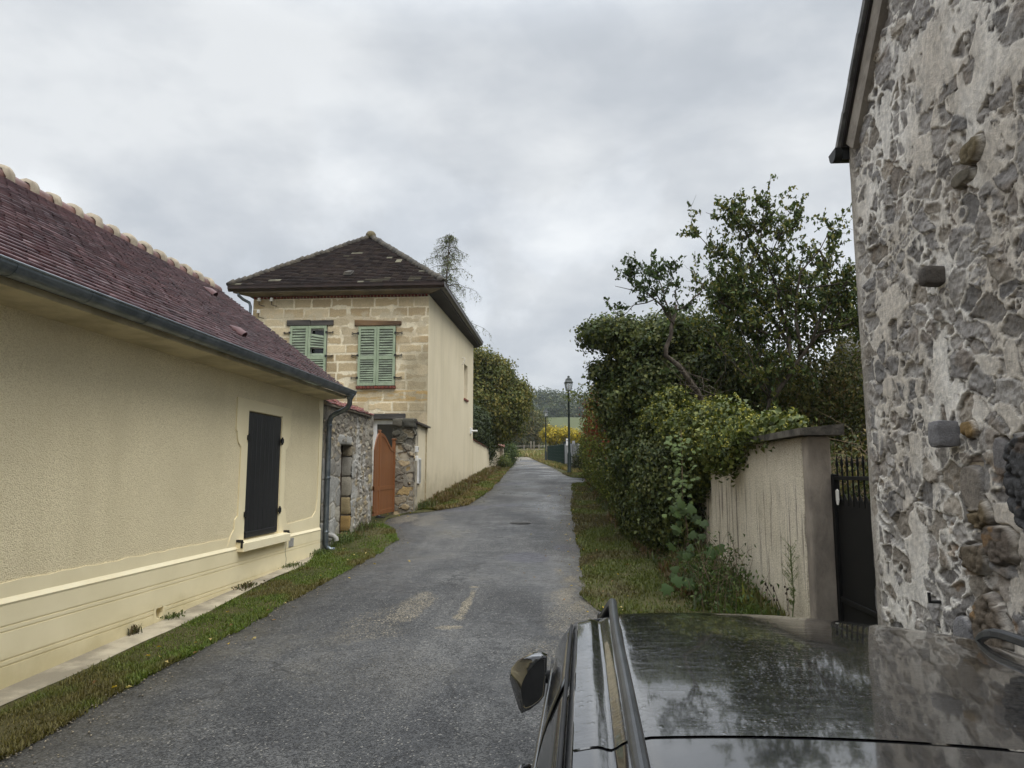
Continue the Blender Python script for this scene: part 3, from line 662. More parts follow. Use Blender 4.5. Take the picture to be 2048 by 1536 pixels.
MB().prism([(gx + .094 * math.cos(t), gz_ + .094 * math.sin(t)) for t in th], 'y', 13.618, 13.626).build('stop_end', M['zinc'], gut)
dp = [(-4.20, 13.50, 3.54), (-4.20, 13.50, 3.44), (-4.21, 13.53, 3.36), (-4.27, 13.58, 3.29), (-4.40, 13.64, 3.23), (-4.55, 13.70, 3.18), (-4.64, 13.72, 3.12), (-4.67, 13.72, 3.02), (-4.67, 13.72, 2.5), (-4.67, 13.72, 1.2), (-4.67, 13.72, .66), (-4.65, 13.73, .59), (-4.58, 13.75, .545), (-4.50, 13.77, .54)]
mb = MB(); mb.tube(dp, .05, 12); mb.lathe([(.06, 0), (.085, .07), (.085, .09)], (-4.20, 13.50, 3.45), 12)
dpo = mb.build('downpipe', M['zinc'], gut, smooth=True)
for z in (2.93, 1.9, .86): MB().lathe([(.053, 0), (.058, .008), (.058, .04), (.053, .048)], (-4.67, 13.72, z), 14).build('collar', M['zinc'], dpo)
mb = MB()                                                            # waste pipe stub at the corner
mb.tube([(-4.76, 13.98, .80), (-4.68, 13.98, .80), (-4.60, 13.98, .785), (-4.55, 13.98, .74), (-4.54, 13.98, .69)], .05, 12, caps=False).tube([(-4.76, 13.98, .80), (-4.68, 13.98, .80), (-4.60, 13.98, .785), (-4.55, 13.98, .74), (-4.541, 13.98, .69)], .044, 12, caps=False)
tag(mb.build('waste_pipe', M['pvc_grey'], None, smooth=True), 'short grey plastic waste pipe elbow poking from the wall foot beside the zinc downpipe', 'pipe')

# ------------------------------------------------------------------ old courtyard wall with its sunken door
CW = thing('courtyard_wall', 'old grey rubble wall with a red tile coping and a sunken narrow doorway', 'wall', (-4.75, 15.3, .6))
pal_g = [S(150, 144, 130), S(134, 128, 116), S(160, 150, 130), S(120, 114, 104), S(150, 136, 108)]
dy0, dy1, dz0, dz1 = 14.72, 15.50, .45, 2.64
def cw_extra(u, v, h, c):
    y = 13.56 + u; z = .2 + v
    low = 1 - sstep(2.2, 2.7, z)                                     # big smooth blocks round the door, small rubble above
    e, d1, ir, ic, du, dv = cells(u, v, .55, .42, 77, warp=.02, irr=.3); blk = sstep(.03, .09, e + (fbm(u * 14, v * 14, 7) - .5) * .08)
    bc = pick([S(150, 148, 142), S(140, 138, 132), S(158, 152, 138), S(130, 126, 118)], _hash(ic, ir, 5)) * (.8 + .4 * fbm(u * 7, v * 7, 6))[:, None]
    near = low * (1 - sstep(15.6, 15.9, y))
    c = c * (1 - near * blk)[:, None] + bc * (near * blk)[:, None]; h = h * (1 - near) + near * (.012 * blk + (fbm(u * 12, v * 12, 3) - .5) * .02)
    wh = sstep(.58, .70, fbm(u * 3, v * 1.4, 55)) * .6; c = c * (1 - wh)[:, None] + np.array(S(178, 176, 170)) * wh[:, None]
    q = sstep(16.55, 16.75, y); h = h + q * .03                      # quoins by the gate
    dk = sstep(3.0, 3.5, z + .3 * fbm(u * 4, v * 2, 8)) * .45; c = c * (1 - dk)[:, None] + np.array(S(72, 70, 64)) * dk[:, None]
    mo = (1 - sstep(.75, 1.25, z + .5 * fbm(u * 4, v * 3, 18))) * .5; c = c * (1 - mo)[:, None] + np.array(S(84, 86, 56)) * mo[:, None]
    return h, c
sheet('wall_face', (WX + .01, 13.56, .2), (0, 1, 0), (0, 0, 1), (1, 0, 0), 3.5, 3.24, .016, rubble_fun(.17, .085, 31, pal_g, S(154, 148, 134), S(128, 120, 108), .03, .3, .02, 9, extra=cw_extra), M['stone'], CW, lambda u, v: (u > dy0 - 13.56) & (u < dy1 - 13.56 + .035 * np.sin(v * 9)) & (v > dz0 - .2) & (v < dz1 - .2))
mb = MB(); mb.box(-5.2, WX - .03, 13.56, dy0, .2, 3.43); mb.box(-5.2, WX - .03, dy1, 17.04, .2, 3.43); mb.box(-5.2, WX - .03, dy0, dy1, dz1, 3.43); mb.box(-5.2, -5.05, dy0, dy1, .2, dz1)
mb.build('wall_core', mk('courtyard wall core', S(128, 122, 110), S(104, 98, 88), 4, .95, .7, 30, .02), CW)
# end of the wall by the gate: faced with jagged quoins
pal_q = [S(150, 142, 122), S(132, 124, 108), S(160, 148, 118), S(118, 112, 100)]
sheet('wall_end', (-5.2, 17.06, .2), (1, 0, 0), (0, 0, 1), (0, 1, 0), .46, 3.24, .02, rubble_fun(.3, .24, 41, pal_q, S(150, 144, 130), S(126, 118, 104), .05, .1, .03), M['stone'], CW)
def rough_blocks(name, specs, axis, mat, parent, seed, wob=.018):
    """individually rough stone blocks: specs of (x0,x1,y0,y1,z0,z1,colour)"""
    r = np.random.default_rng(seed); Vs, Fs, Cs = [], [], []; b = 0; k = 7
    for x0, x1, y0, y1, z0, z1, c in specs:
        g_ = np.linspace(-1, 1, k)
        for ax in range(3):
            for s_ in (-1, 1):
                A, B = np.meshgrid(g_, g_); P = np.zeros((k * k, 3)); P[:, ax] = s_; P[:, (ax + 1) % 3] = A.ravel(); P[:, (ax + 2) % 3] = B.ravel()
                L = (np.abs(P) ** 7).sum(1) ** (1 / 7); P = P / L[:, None]
                Q = np.array([(x0 + x1) / 2, (y0 + y1) / 2, (z0 + z1) / 2]) + P * np.array([x1 - x0, y1 - y0, z1 - z0]) / 2
                nz = fbm(Q[:, 0] * 8 + Q[:, 1] * 9, Q[:, 2] * 9 + Q[:, 1] * 3, seed) - .5
                Q = Q + P * nz[:, None] * wob * 2.4
                i = (np.arange(k - 1)[:, None] * k + np.arange(k - 1)[None]).ravel(); F = np.stack([i, i + 1, i + k + 1, i + k], 1)
                if s_ < 0: F = F[:, ::-1]
                Vs.append(Q); Fs.append(F + b); b += k * k; Cs.append(np.tile(np.array(c) * r.uniform(.85, 1.15), (k * k, 1)) * (.85 + .3 * fbm(Q[:, 1] * 12, Q[:, 2] * 12, seed + 4))[:, None])
    return np_mesh(name, np.concatenate(Vs), np.concatenate(Fs), mat, parent, np.concatenate(Cs), True)
jb = []; z = .35
for hgt, c in ((.40, S(146, 128, 92)), (.36, S(166, 138, 88)), (.40, S(150, 136, 104)), (.44, S(148, 142, 128)), (.44, S(144, 140, 130)), (.26, S(138, 128, 108))):
    jb.append((-5.06, WX + .015, 15.46, 15.80, z, z + hgt - .015, c)); z += hgt
rough_blocks('door_jamb', jb, 0, M['stone'], CW, 5, .012)
rough_blocks('lintel', [(-5.1, WX + .02, 14.45, 15.75, 2.62, 2.84, S(146, 144, 138))], 0, M['stone'], CW, 8, .012)
MB().box(-5.0, -4.94, 14.72, 15.46, .4, 2.62).box(-4.98, -4.82, 14.70, 14.80, .4, 2.62).build('door', M['door_wood'], CW, .004)
ql = []; z = .35; k = 0
while z < 3.3:
    hgt = random.uniform(.17, .34); ln = random.choice((.22, .34, .42)); c = random.choice(pal_q)
    ql.append((-4.96, WX + .025 + random.uniform(0, .03), 17.09 - ln, 17.09 + random.uniform(-.01, .03), z, z + hgt - .02, c)); z += hgt; k += 1
rough_blocks('quoin', ql, 0, M['stone'], CW, 9, .02)
cop = tiled('coping', (WX + .10, 13.58, 3.40), (WX + .10, 16.9, 3.40), (-5.05, 13.58, 3.62), (-5.05, 16.9, 3.62), 3, .16, .018, M['tile_red'], CW, [S(138, 70, 64), S(120, 60, 56), S(150, 84, 74)], .01, 9)
MB().prism([(WX + .07, 3.36), (WX + .07, 3.40), (-5.05, 3.60), (-5.28, 3.40), (-5.28, 3.36)], 'y', 13.57, 16.85).build('coping_bed', M['mortar'], CW)

# ------------------------------------------------------------------ orange brown gate and its stone pier
GX = -4.66
Gt = thing('courtyard_gate', 'orange brown metal driveway gate with an S curved top between wall and stone pier', 'gate', (GX, 18, .95))
gb = .985
MB().box(GX - .03, GX + .03, 17.47, 17.56, gb, 3.06).box(GX - .035, GX + .035, 17.465, 17.565, 3.06, 3.085).build('stile', M['gate_brown'], Gt, .006)
MB().box(GX - .04, GX + .04, 18.98, 19.07, gb, 2.90).box(GX - .055, GX + .055, 18.965, 19.085, 2.90, 2.94).build('stile', M['gate_brown'], Gt, .006)
def scurve(t): return 3.02 - .36 * (t - math.sin(2 * math.pi * t) / (2 * math.pi) * .9)
tt = np.linspace(0, 1, 22); ya, yb_ = 17.57, 18.98
MB().prism([(ya, gb + .05), (yb_, gb + .05)] + [(ya + (yb_ - ya) * t, scurve(t) - .05) for t in tt[::-1]], 'x', GX - .014, GX + .014).build('panel', M['gate_brown'], Gt)
mb = MB()
for a, b in zip(tt[:-1], tt[1:]): mb.prism([(ya + (yb_ - ya) * a, scurve(a) - .085), (ya + (yb_ - ya) * b, scurve(b) - .085), (ya + (yb_ - ya) * b, scurve(b)), (ya + (yb_ - ya) * a, scurve(a))], 'x', GX - .026, GX + .026)
mb.build('top_rail', M['gate_brown'], Gt)
MB().box(GX - .024, GX + .024, ya, yb_, gb, gb + .11).build('rail', M['gate_brown'], Gt, .004)
MB().box(GX - .024, GX + .024, ya, yb_, gb + .60, gb + .70).build('rail', M['gate_brown'], Gt, .004)
mb = MB(); mb.prism([(17.05, gb + .05), (17.46, gb + .05), (17.46, 3.0)] + [(17.46 - .41 * t, 3.0 - .42 * t * t) for t in np.linspace(.1, 1, 8)], 'x', GX - .014, GX + .014)
for z in (gb, gb + .60): mb.box(GX - .024, GX + .024, 17.05, 17.465, z, z + .105)
mb.build('panel', M['gate_brown'], Gt)
MB().lathe([(.05, 0), (.06, .01), (.06, .03), (.04, .05)], (GX + .02, 17.5, .935), 10).box(GX - .02, GX + .16, 17.36, 17.66, .92, .945).build('gate_stop', M['black_iron'], Gt)
P = thing('gate_pier', 'square rough stone gate pier with a mossy top right of the orange gate', 'pier', (-4.4, 19.3, 1.0))
def mossy(u, v, h, c):
    k = sstep(1.95, 2.3, v + .25 * fbm(u * 5, v * 5, 3)) * .75; c = c * (1 - k)[:, None] + np.array(S(62, 62, 54)) * k[:, None]; return h, c
pal_p = [S(170, 152, 120), S(152, 140, 118), S(164, 142, 100), S(128, 120, 106), S(120, 114, 104)]
fp = rubble_fun(.30, .20, 61, pal_p, S(146, 140, 126), S(120, 114, 102), .05, .12, .02, 6, extra=mossy)
sheet('front', (-4.72, 19.07, .8), (1, 0, 0), (0, 0, 1), (0, -1, 0), .60, 2.66, .014, fp, M['stone'], P)
sheet('side', (-4.12, 19.07, .8), (0, 1, 0), (0, 0, 1), (1, 0, 0), .2, 2.66, .02, fp, M['stone'], P)
MB().box(-4.72, -4.14, 19.10, 19.7, .8, 3.44).build('core', M['concrete'], P)
tops = [(-4.74, -4.44, 19.0, 19.4, 3.26, 3.50, S(84, 80, 70)), (-4.44, -4.10, 19.0, 19.45, 3.22, 3.49, S(74, 72, 64)), (-4.72, -4.3, 19.3, 19.75, 3.3, 3.5, S(80, 78, 70))]
rough_blocks('capstone', tops, 0, M['stone'], P, 13, .03)
# short cream rendered wall between the pier and the house
SW = thing('rendered_wall', 'short cream rendered wall with dark sloping cap between the stone pier and the house', 'wall', (-4.2, 20, 1.0))
MB().hexa([(-4.42, 19.25, .7), (-4.15, 19.25, .7), (-4.15, 20.82, .7), (-4.42, 20.82, .7), (-4.42, 19.25, 3.40), (-4.15, 19.25, 3.40), (-4.15, 20.82, 3.36), (-4.42, 20.82, 3.36)]).build('wall', M['render_fine'], SW)
MB().hexa([(-4.5, 19.2, 3.41), (-4.05, 19.2, 3.37), (-4.03, 20.95, 3.33), (-4.5, 20.95, 3.37), (-4.5, 19.2, 3.47), (-4.05, 19.2, 3.42), (-4.03, 20.95, 3.38), (-4.5, 20.95, 3.43)]).build('cap', M['brown_metal'], SW)
mb = MB(); mb.box(-4.15, -4.10, 19.62, 19.98, 1.72, 2.42)
mbx = mb.build('meter_box', M['white_pvc'], None, .006); tag(mbx, 'flat grey white meter box let into the cream wall beside the pier', 'meter box')
MB().box(-4.105, -4.094, 19.65, 19.95, 1.75, 2.39).build('door', M['pvc_grey'], mbx, .004)
lb = MB().box(-4.15, -4.06, 19.30, 19.42, 2.58, 2.74).build("intercom", M['white_pvc'], None, .01)
tag(lb, 'upper small white intercom box on the edge of the cream wall by the stone pier', 'intercom')
MB().box(-4.062, -4.052, 19.32, 19.40, 2.64, 2.72).build("cover", M['pvc_grey'], lb)
lb = MB().box(-4.15, -4.06, 19.30, 19.40, 2.34, 2.48).build("number_plate", M['white_porcelain'], None, .01)
tag(lb, 'lower small white enamel plate on the edge of the cream wall by the stone pier', 'plate')

# ------------------------------------------------------------------ tall limestone house
L = thing('limestone_house', 'tall yellow limestone house with brown hipped roof and pale green louvred shutters', 'house', (-6.9, 24, 1.1))
FY, FX0, FX1 = 20.8, -9.60, -4.11
rows = [(7.02, 7.33), (6.72, 7.02), (6.46, 6.72), (6.15, 6.46), (5.88, 6.15), (5.60, 5.88), (5.34, 5.60), (5.03, 5.34), (4.77, 5.03), (4.48, 4.77), (4.13, 4.48), (3.82, 4.13), (3.53, 3.82), (3.2, 3.53), (2.9, 3.2), (2.6, 2.9), (2.2, 2.6), (1.8, 2.2), (1.4, 1.8), (.9, 1.4)]
pal_l = [S(198, 174, 128), S(188, 163, 116), S(206, 185, 142), S(182, 158, 114), S(194, 175, 136), S(176, 150, 104)]
pal_l = [tuple(.80 * c_ + .20 * (.5 * p_[0] + .35 * p_[1] + .15 * p_[2]) for c_ in p_) for p_ in pal_l]
def lime_extra(u, v, h, c):
    x = FX0 + u; z = .9 + v
    gm = sstep(-5.2, -4.5, x + .5 * (fbm(u * 2.2, v * 2.2, 91) - .5)) * (1 - sstep(5.6, 6.3, z + .5 * fbm(u * 2, v * 2, 92))) * .8
    c = c * (1 - gm)[:, None] + (np.array(S(152, 140, 114)) * (.8 + .4 * fbm(u * 9, v * 9, 93))[:, None]) * gm[:, None]
    wsh = sstep(.60, .70, fbm(u * 1.7, v * 1.9, 94)) * .7; c = c * (1 - wsh)[:, None] + np.array(S(188, 172, 142)) * wsh[:, None]
    low = (1 - sstep(3.8, 4.15, z)) * 0.0
    pale = sstep(.5, .62, fbm(u * 3.4, v * 3.4, 96)) * (1 - sstep(0.1, .35, np.abs(z - 6.67))) * .8; c = c * (1 - pale)[:, None] + np.array(S(196, 184, 158)) * pale[:, None]
    yl = ((z > 4.13) & (z < 4.48) & (x > -6.9)) * .5; m = yl * sstep(.45, .55, fbm(u * 3, v * 12, 97)); c = c * (1 - m)[:, None] + np.array(S(182, 142, 68)) * m[:, None]
    return h, c
w1 = (-8.38, -7.23, 4.60, 6.48); w2 = (-6.25, -5.10, 4.60, 6.43); dr = (-5.78, -4.86, 1.0, 3.60)
def lh(u, v):
    x = FX0 + u; z = .9 + v; r = np.zeros(len(u), bool)
    for a, b, c_, d in (w1, w2, dr): r |= (x > a) & (x < b) & (z > c_) & (z < d)
    return r
sheet('facade', (FX0, FY, .9), (1, 0, 0), (0, 0, 1), (0, -1, 0), FX1 - FX0, 6.43, .018, ashlar_fun([(a - .9, b - .9) for a, b in rows], 17, pal_l, S(224, 212, 184), .055, .48, .84, 5.6, lime_extra), M['stone'], L, lh)
sx = lambda y: -4.12 + (y - 20.8) * .021
mb = MB()
def sidebox(y0, y1, z0, z1, d0=0., d1=.3): mb.hexa([(sx(y0) - d1, y0, z0), (sx(y0) - d0, y0, z0), (sx(y1) - d0, y1, z0), (sx(y1) - d1, y1, z0), (sx(y0) - d1, y0, z1), (sx(y0) - d0, y0, z1), (sx(y1) - d0, y1, z1), (sx(y1) - d1, y1, z1)])
sidebox(20.812, 27.45, .8, 7.40); sidebox(28.30, 29.8, .8, 7.40); sidebox(27.45, 28.30, .8, 4.93); sidebox(27.45, 28.30, 6.28, 7.40)
mb.build('side_wall', M['render_fine'], L)
mb = MB(); mb.box(-9.6, -9.3, 20.84, 29.8, .8, 7.4).box(-9.3, -4.3, 29.5, 29.8, .8, 7.4)
for (a, b) in ((FX0, w1[0]), (w1[1], w2[0]), (w2[1], FX1 - .03)): mb.box(a, b, FY + .012, FY + .3, .8, 7.4)
for (a, b, c_, d) in (w1, w2): mb.box(a, b, FY + .012, FY + .3, d, 7.4)
mb.box(w1[0], w1[1], FY + .012, FY + .3, .8, w1[2]).box(w2[0], dr[0], FY + .012, FY + .3, .8, w2[2]).box(dr[0], dr[1], FY + .012, FY + .3, dr[3], w2[2]).box(dr[1], w2[1], FY + .012, FY + .3, .8, w2[2])
mb.build('wall_core', mk('house wall core', S(176, 156, 116), S(160, 142, 106), 3, .95), L)
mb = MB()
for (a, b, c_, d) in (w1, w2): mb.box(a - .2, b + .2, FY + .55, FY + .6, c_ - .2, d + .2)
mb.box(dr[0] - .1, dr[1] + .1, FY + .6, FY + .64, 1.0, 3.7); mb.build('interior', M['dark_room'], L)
# small side window with recess
mb = MB(); mb.hexa([(sx(27.45) - .26, 27.45, 4.93), (sx(27.45) - .2, 27.45, 4.93), (sx(28.3) - .2, 28.3, 4.93), (sx(28.3) - .26, 28.3, 4.93), (sx(27.45) - .26, 27.45, 6.28), (sx(27.45) - .2, 27.45, 6.28), (sx(28.3) - .2, 28.3, 6.28), (sx(28.3) - .26, 28.3, 6.28)])
so_ = mb.build('side_window', M['glass_dark'], L)
mb = MB()
for a, b, z0, z1 in ((27.46, 27.53, 4.95, 6.27), (28.22, 28.29, 4.95, 6.27), (27.53, 28.22, 4.95, 5.02), (27.53, 28.22, 6.20, 6.27)): mb.hexa([(sx(a) - .2, a, z0), (sx(a) - .15, a, z0), (sx(b) - .15, b, z0), (sx(b) - .2, b, z0), (sx(a) - .2, a, z1), (sx(a) - .15, a, z1), (sx(b) - .15, b, z1), (sx(b) - .2, b, z1)])
mb.build('frame', M['white_pvc'], so_)
mb = MB(); mb.hexa([(sx(27.4) - .15, 27.4, 4.86), (sx(27.4) + .05, 27.4, 4.84), (sx(28.35) + .05, 28.35, 4.84), (sx(28.35) - .15, 28.35, 4.86), (sx(27.4) - .15, 27.4, 4.935), (sx(27.4) + .05, 27.4, 4.91), (sx(28.35) + .05, 28.35, 4.91), (sx(28.35) - .15, 28.35, 4.935)])
mb.build('sill', M['brick_red'], so_)
# brick dentils, lintels and sill of the front
mb = MB()
for x in np.arange(FX0 + .03, FX1 - .05, .105): mb.box(x, x + .06, FY - .05, FY + .01, 7.33, 7.40)
mb.box(FX0, FX1, FY - .03, FY + .02, 7.40, 7.43); mb.build('brick_dentils', M['brick_red'], L, .004)
MB().box(-8.50, -7.76, FY - .05, FY + .05, 6.48, 6.655).box(-7.75, -7.04, FY - .045, FY + .05, 6.475, 6.64).build('lintel', M['wood_grey'], L, .012)
MB().hexa([(-6.38, FY - .05, 6.44), (-4.94, FY - .05, 6.45), (-4.94, FY + .05, 6.45), (-6.38, FY + .05, 6.44), (-6.38, FY - .05, 6.63), (-4.94, FY - .05, 6.575), (-4.94, FY + .05, 6.575), (-6.38, FY + .05, 6.63)]).build('lintel', M['wood_brown'], L, .012)
MB().box(-5.82, -4.76, FY - .04, FY + .06, 3.60, 3.77).build('lintel', M['wood_grey'], L, .015)
mb = MB()
for i in range(11): mb.box(-6.28 + i * .1105, -6.28 + i * .1105 + .1, FY - .09, FY + .05, 4.515, 4.595)
mb.build('window_sill', M['brick_red'], L, .005)
# white door behind the gate
D_ = MB().box(dr[0], dr[0] + .13, FY + .12, FY + .2, 1.0, 3.6).box(dr[1] - .08, dr[1], FY + .12, FY + .2, 1.0, 3.6).box(dr[0] + .13, dr[1] - .08, FY + .12, FY + .2, 3.46, 3.6).build('door_frame', M['white_pvc'], L, .006)
MB().box(dr[0] + .13, dr[1] - .08, FY + .15, FY + .17, 1.0, 3.46).build('pane', M['glass_dark'], D_)
# louvred shutters
def shutter(x0, x1, z0, z1, broken, rs):
    r = random.Random(rs); y0, y1 = FY - .075, FY - .035
    p = MB(); sw = .075
    p.box(x0, x0 + sw, y0, y1, z0, z1).box(x1 - sw, x1, y0, y1, z0, z1)
    zm = z0 + (z1 - z0) * .47
    for a, b in ((z0, z0 + .09), (zm - .055, zm + .055), (z1 - .085, z1)): p.box(x0 + sw, x1 - sw, y0 + .002, y1 - .002, a, b)
    o = p.build('shutter', M['green_paint'], L, .004)
    s = MB()
    for a, b, part in ((z0 + .09, zm - .055, 0), (zm + .055, z1 - .085, 1)):
        n = 10; st = (b - a) / n
        for i in range(n):
            zc_ = a + (i + .5) * st; t0 = t1 = 0.
            if broken:
                if part == 1 and (i in (9, 8) or i in (1, 2)): continue
                if part == 1 and 3 <= i <= 7: t0, t1 = .02, -.05 + .01 * (7 - i)
                if part == 0 and i > 6: t0, t1 = r.uniform(-.03, .03), r.uniform(-.03, .03)
                if part == 0 and i == 5: continue
            hz = st * .46
            s.hexa([(x0 + sw, y1 - .004, zc_ + hz + t0), (x1 - sw, y1 - .004, zc_ + hz + t1), (x1 - sw, y1 + .004, zc_ + hz + t1), (x0 + sw, y1 + .004, zc_ + hz + t0)][::-1] +
                   [(x0 + sw, y0, zc_ - hz + t0), (x1 - sw, y0, zc_ - hz + t1), (x1 - sw, y0 + .01, zc_ - hz + t1), (x0 + sw, y0 + .01, zc_ - hz + t0)][::-1])
    s.build('slats', M['slat_green'], o)
    return o
def pair(wd, brk, rs, tilt=0):
    a, b, c_, d = wd; m = (a + b) / 2
    s1 = shutter(a + .005, m - .004, c_ + .01, d - .02, False, rs); s2 = shutter(m + .004, b - .005, c_ + .01, d - .02, brk, rs + 1)
    if brk: s2['label'] = 'shutter leaf with broken and missing slats'
    for sh_, x, sg in ((s1, a, -1), (s2, b, 1)):
        for z in (c_ + .25, c_ + .93, d - .22):
            h = MB(); h.box(x - .03, x + .03, FY - .095, FY - .05, z - .03, z + .03)
            xa, xb = sorted((x + sg * .03, x + sg * .17)); h.box(xa, xb, FY - .05, FY - .02, z - .012, z + .012)
            e_ = x + sg * .17; h.box(min(e_, e_ + sg * .035), max(e_, e_ + sg * .035), FY - .05, FY - .022, z + .008, z + .03).box(min(e_, e_ + sg * .035), max(e_, e_ + sg * .035), FY - .05, FY - .022, z - .03, z - .008)
            h.build('hinge', M['black_iron'], sh_)
pair(w1, True, 4); pair(w2, False, 8)
wf = MB()
a, b, c_, d = w1
wf.box(-7.80, -7.74, FY + .1, FY + .15, c_, d).box(-7.28, -7.23, FY + .1, FY + .15, c_, d)
for z in (4.65, 5.2, 5.78, 6.35): wf.box(-7.74, -7.28, FY + .1, FY + .15, z, z + .05)
wfo = wf.build('window_frame', M['white_pvc'], L)
MB().box(-7.74, -7.28, FY + .12, FY + .13, 4.7, 6.4).build('pane', M['glass_dark'], wfo)
# roof
EXL, EXR, EYF, EYB, RZ = -10.2, -3.60, 20.36, 30.4, 7.68
ap, ab = (-6.92, 24.2, 10.42), (-6.92, 26.6, 10.42)
oldp = [S(47, 38, 35), S(42, 35, 32), S(52, 43, 39), S(45, 39, 37), S(56, 48, 42)]
rr = tiled('roof', (EXL, EYF, RZ), (EXR, EYF, RZ), ap, ap, 34, .19, .029, M['tile_old'], L, oldp, .004, 15, .30, .22)
tiled('roof_slope', (EXR, EYF, RZ), (EXR, EYB, RZ), ap, ab, 30, .22, .022, M['tile_old'], rr, oldp, .006, 16, .4, .1)
tiled('roof_slope', (EXL, EYB, RZ), (EXL, EYF, RZ), ab, ap, 24, .4, .022, M['tile_old'], rr, oldp, .006, 17, .4, .1)
MB().add([(EXL, EYF, RZ), (EXR, EYF, RZ), (EXR, EYB, RZ), (EXL, EYB, RZ), (ap[0], ap[1], ap[2] - .02), (ab[0], ab[1], ab[2] - .02)], [(0, 1, 4), (1, 2, 5, 4), (2, 3, 5), (3, 0, 4, 5), (0, 3, 2, 1)]).build('roof_deck', M['soffit_dark'], rr)
M['hip_tile'] = mk('mossy hip tile', S(74, 67, 55), S(48, 44, 38), 4, .85, .7, 30, .008)
for A_, sd_ in (((EXL, EYF, RZ), 3), ((EXR, EYF, RZ), 4)):
    ridge_tiles(A_, ap, .095, .20, taper=.22, seed=sd_, jit=.009).build('hip_tiles', M['hip_tile'], rr, smooth=True)
ridge_tiles(ap, ab, .11, .35, seed=5).build('hip_tiles', M['hip_tile'], rr, smooth=True)
MB().lathe([(.15, -.06), (.19, 0), (.18, .10), (.12, .18), (.05, .21)], (ap[0], ap[1] - .03, ap[2] - .01), 12).build('finial', mk('mossy finial', S(112, 100, 58), S(92, 84, 70), 12, .9, .8, 30, .01), rr, smooth=True)
mb = MB(); zv = RZ + (20.95 - EYF) / (ap[1] - EYF) * (ap[2] - RZ)
mb.hexa([(-6.80, 20.80, zv - .05), (-6.56, 20.80, zv - .05), (-6.56, 21.2, zv + .19), (-6.80, 21.2, zv + .19), (-6.78, 20.83, zv + .06), (-6.58, 20.83, zv + .06), (-6.60, 21.22, zv + .22), (-6.76, 21.22, zv + .22)]).build('vent_tile', M['tile_old_plain'] if 'tile_old_plain' in M else M['hip_tile'], rr)
# eaves: soffits, fascia and brown ogee gutter on the front and lane side
mb = MB(); mb.hexa([(EXL + .1, EYF + .1, 7.46), (EXR - .1, EYF + .1, 7.46), (FX1 + .05, FY - .0, 7.40), (FX0 - .05, FY - .0, 7.40), (EXL + .1, EYF + .1, 7.60), (EXR - .1, EYF + .1, 7.60), (FX1 + .05, FY - .0, 7.60), (FX0 - .05, FY, 7.60)])
mb.build('front_soffit', M['soffit_beige'], L)
mb = MB(); mb.hexa([(sx(20.8) - .02, FY + .003, 7.39), (EXR - .1, EYF + .11, 7.455), (EXR - .1, EYB - .08, 7.455), (sx(29.8) - .02, EYB - .08, 7.39), (sx(20.8) - .02, FY + .003, 7.595), (EXR - .1, EYF + .11, 7.595), (EXR - .1, EYB - .08, 7.595), (sx(29.8) - .02, EYB - .08, 7.595)])
mb.build('side_soffit', M['soffit_dark'], L)
og = [(0, 0), (.05, 0), (.07, .03), (.115, .07), (.12, .15), (.135, .16), (.135, .175), (.0, .175)]
mb = MB(); mb.prism([(EYF + .1 - a, 7.50 + b) for a, b in og], 'x', EXL - .03, EXR - .1 + .135)
mb.prism([(EXR - .1 + a, 7.502 + b) for a, b in og], 'y', EYF + .1, EYB)
mb.build('gutter', M['brown_metal'], L)
MB().tube([(-9.95, 20.5, 7.5), (-9.95, 20.52, 7.40), (-9.85, 20.62, 7.30), (-9.70, 20.74, 7.22), (-9.66, 20.74, 7.1), (-9.66, 20.74, 1.1)], .045, 10).build('downpipe', M['zinc'], L, smooth=True)
for x, z, lb_ in ((-9.36, 7.24, 'white porcelain insulator on bracket, nearest the left corner under the eaves'), (-8.97, 7.23, 'white porcelain insulator on bracket under the eaves, right one of the upper two'), (-9.37, 6.86, 'white porcelain insulator on bracket, lower one below the eaves pair')):
    t = thing('insulator', lb_, 'insulator', (x, FY, z), 'porcelain insulators on the limestone front')
    MB().lathe([(.03, 0), (.055, .005), (.058, .035), (.035, .05), (.05, .065), (.05, .095), (.03, .115)], (0, -.13, .0), 12).build('cap', M['white_porcelain'], t, smooth=True, local=True)
    MB().tube([(.12, 0, -.12), (.08, -.10, -.13), (.0, -.13, -.10), (0, -.13, .0)], .011, 6).build('hook', M['black_iron'], t, local=True)
t = tag(MB().box(sx(29.1) - .01, sx(29.1) + .06, 29.0, 29.22, 3.6, 3.85).tube([(sx(29.1) + .05, 29.1, 3.72), (sx(29.1) + .3, 29.1, 3.72)], .04, 8).build('wall_lamp', M['white_pvc'], None), 'small white outdoor wall lamp near the far end of the cream side wall', 'lamp')
t = tag(MB().tube([(sx(26.9), 26.9, 6.42), (sx(26.9) + .09, 26.9, 6.42), (sx(26.9) + .12, 26.9, 6.36), (sx(26.9) + .06, 26.9, 6.2), (sx(26.9), 26.9, 6.17)], .018, 6).build('wall_hook', M['white_porcelain'], None), 'small white hook on the cream side wall above the narrow window', 'hook')

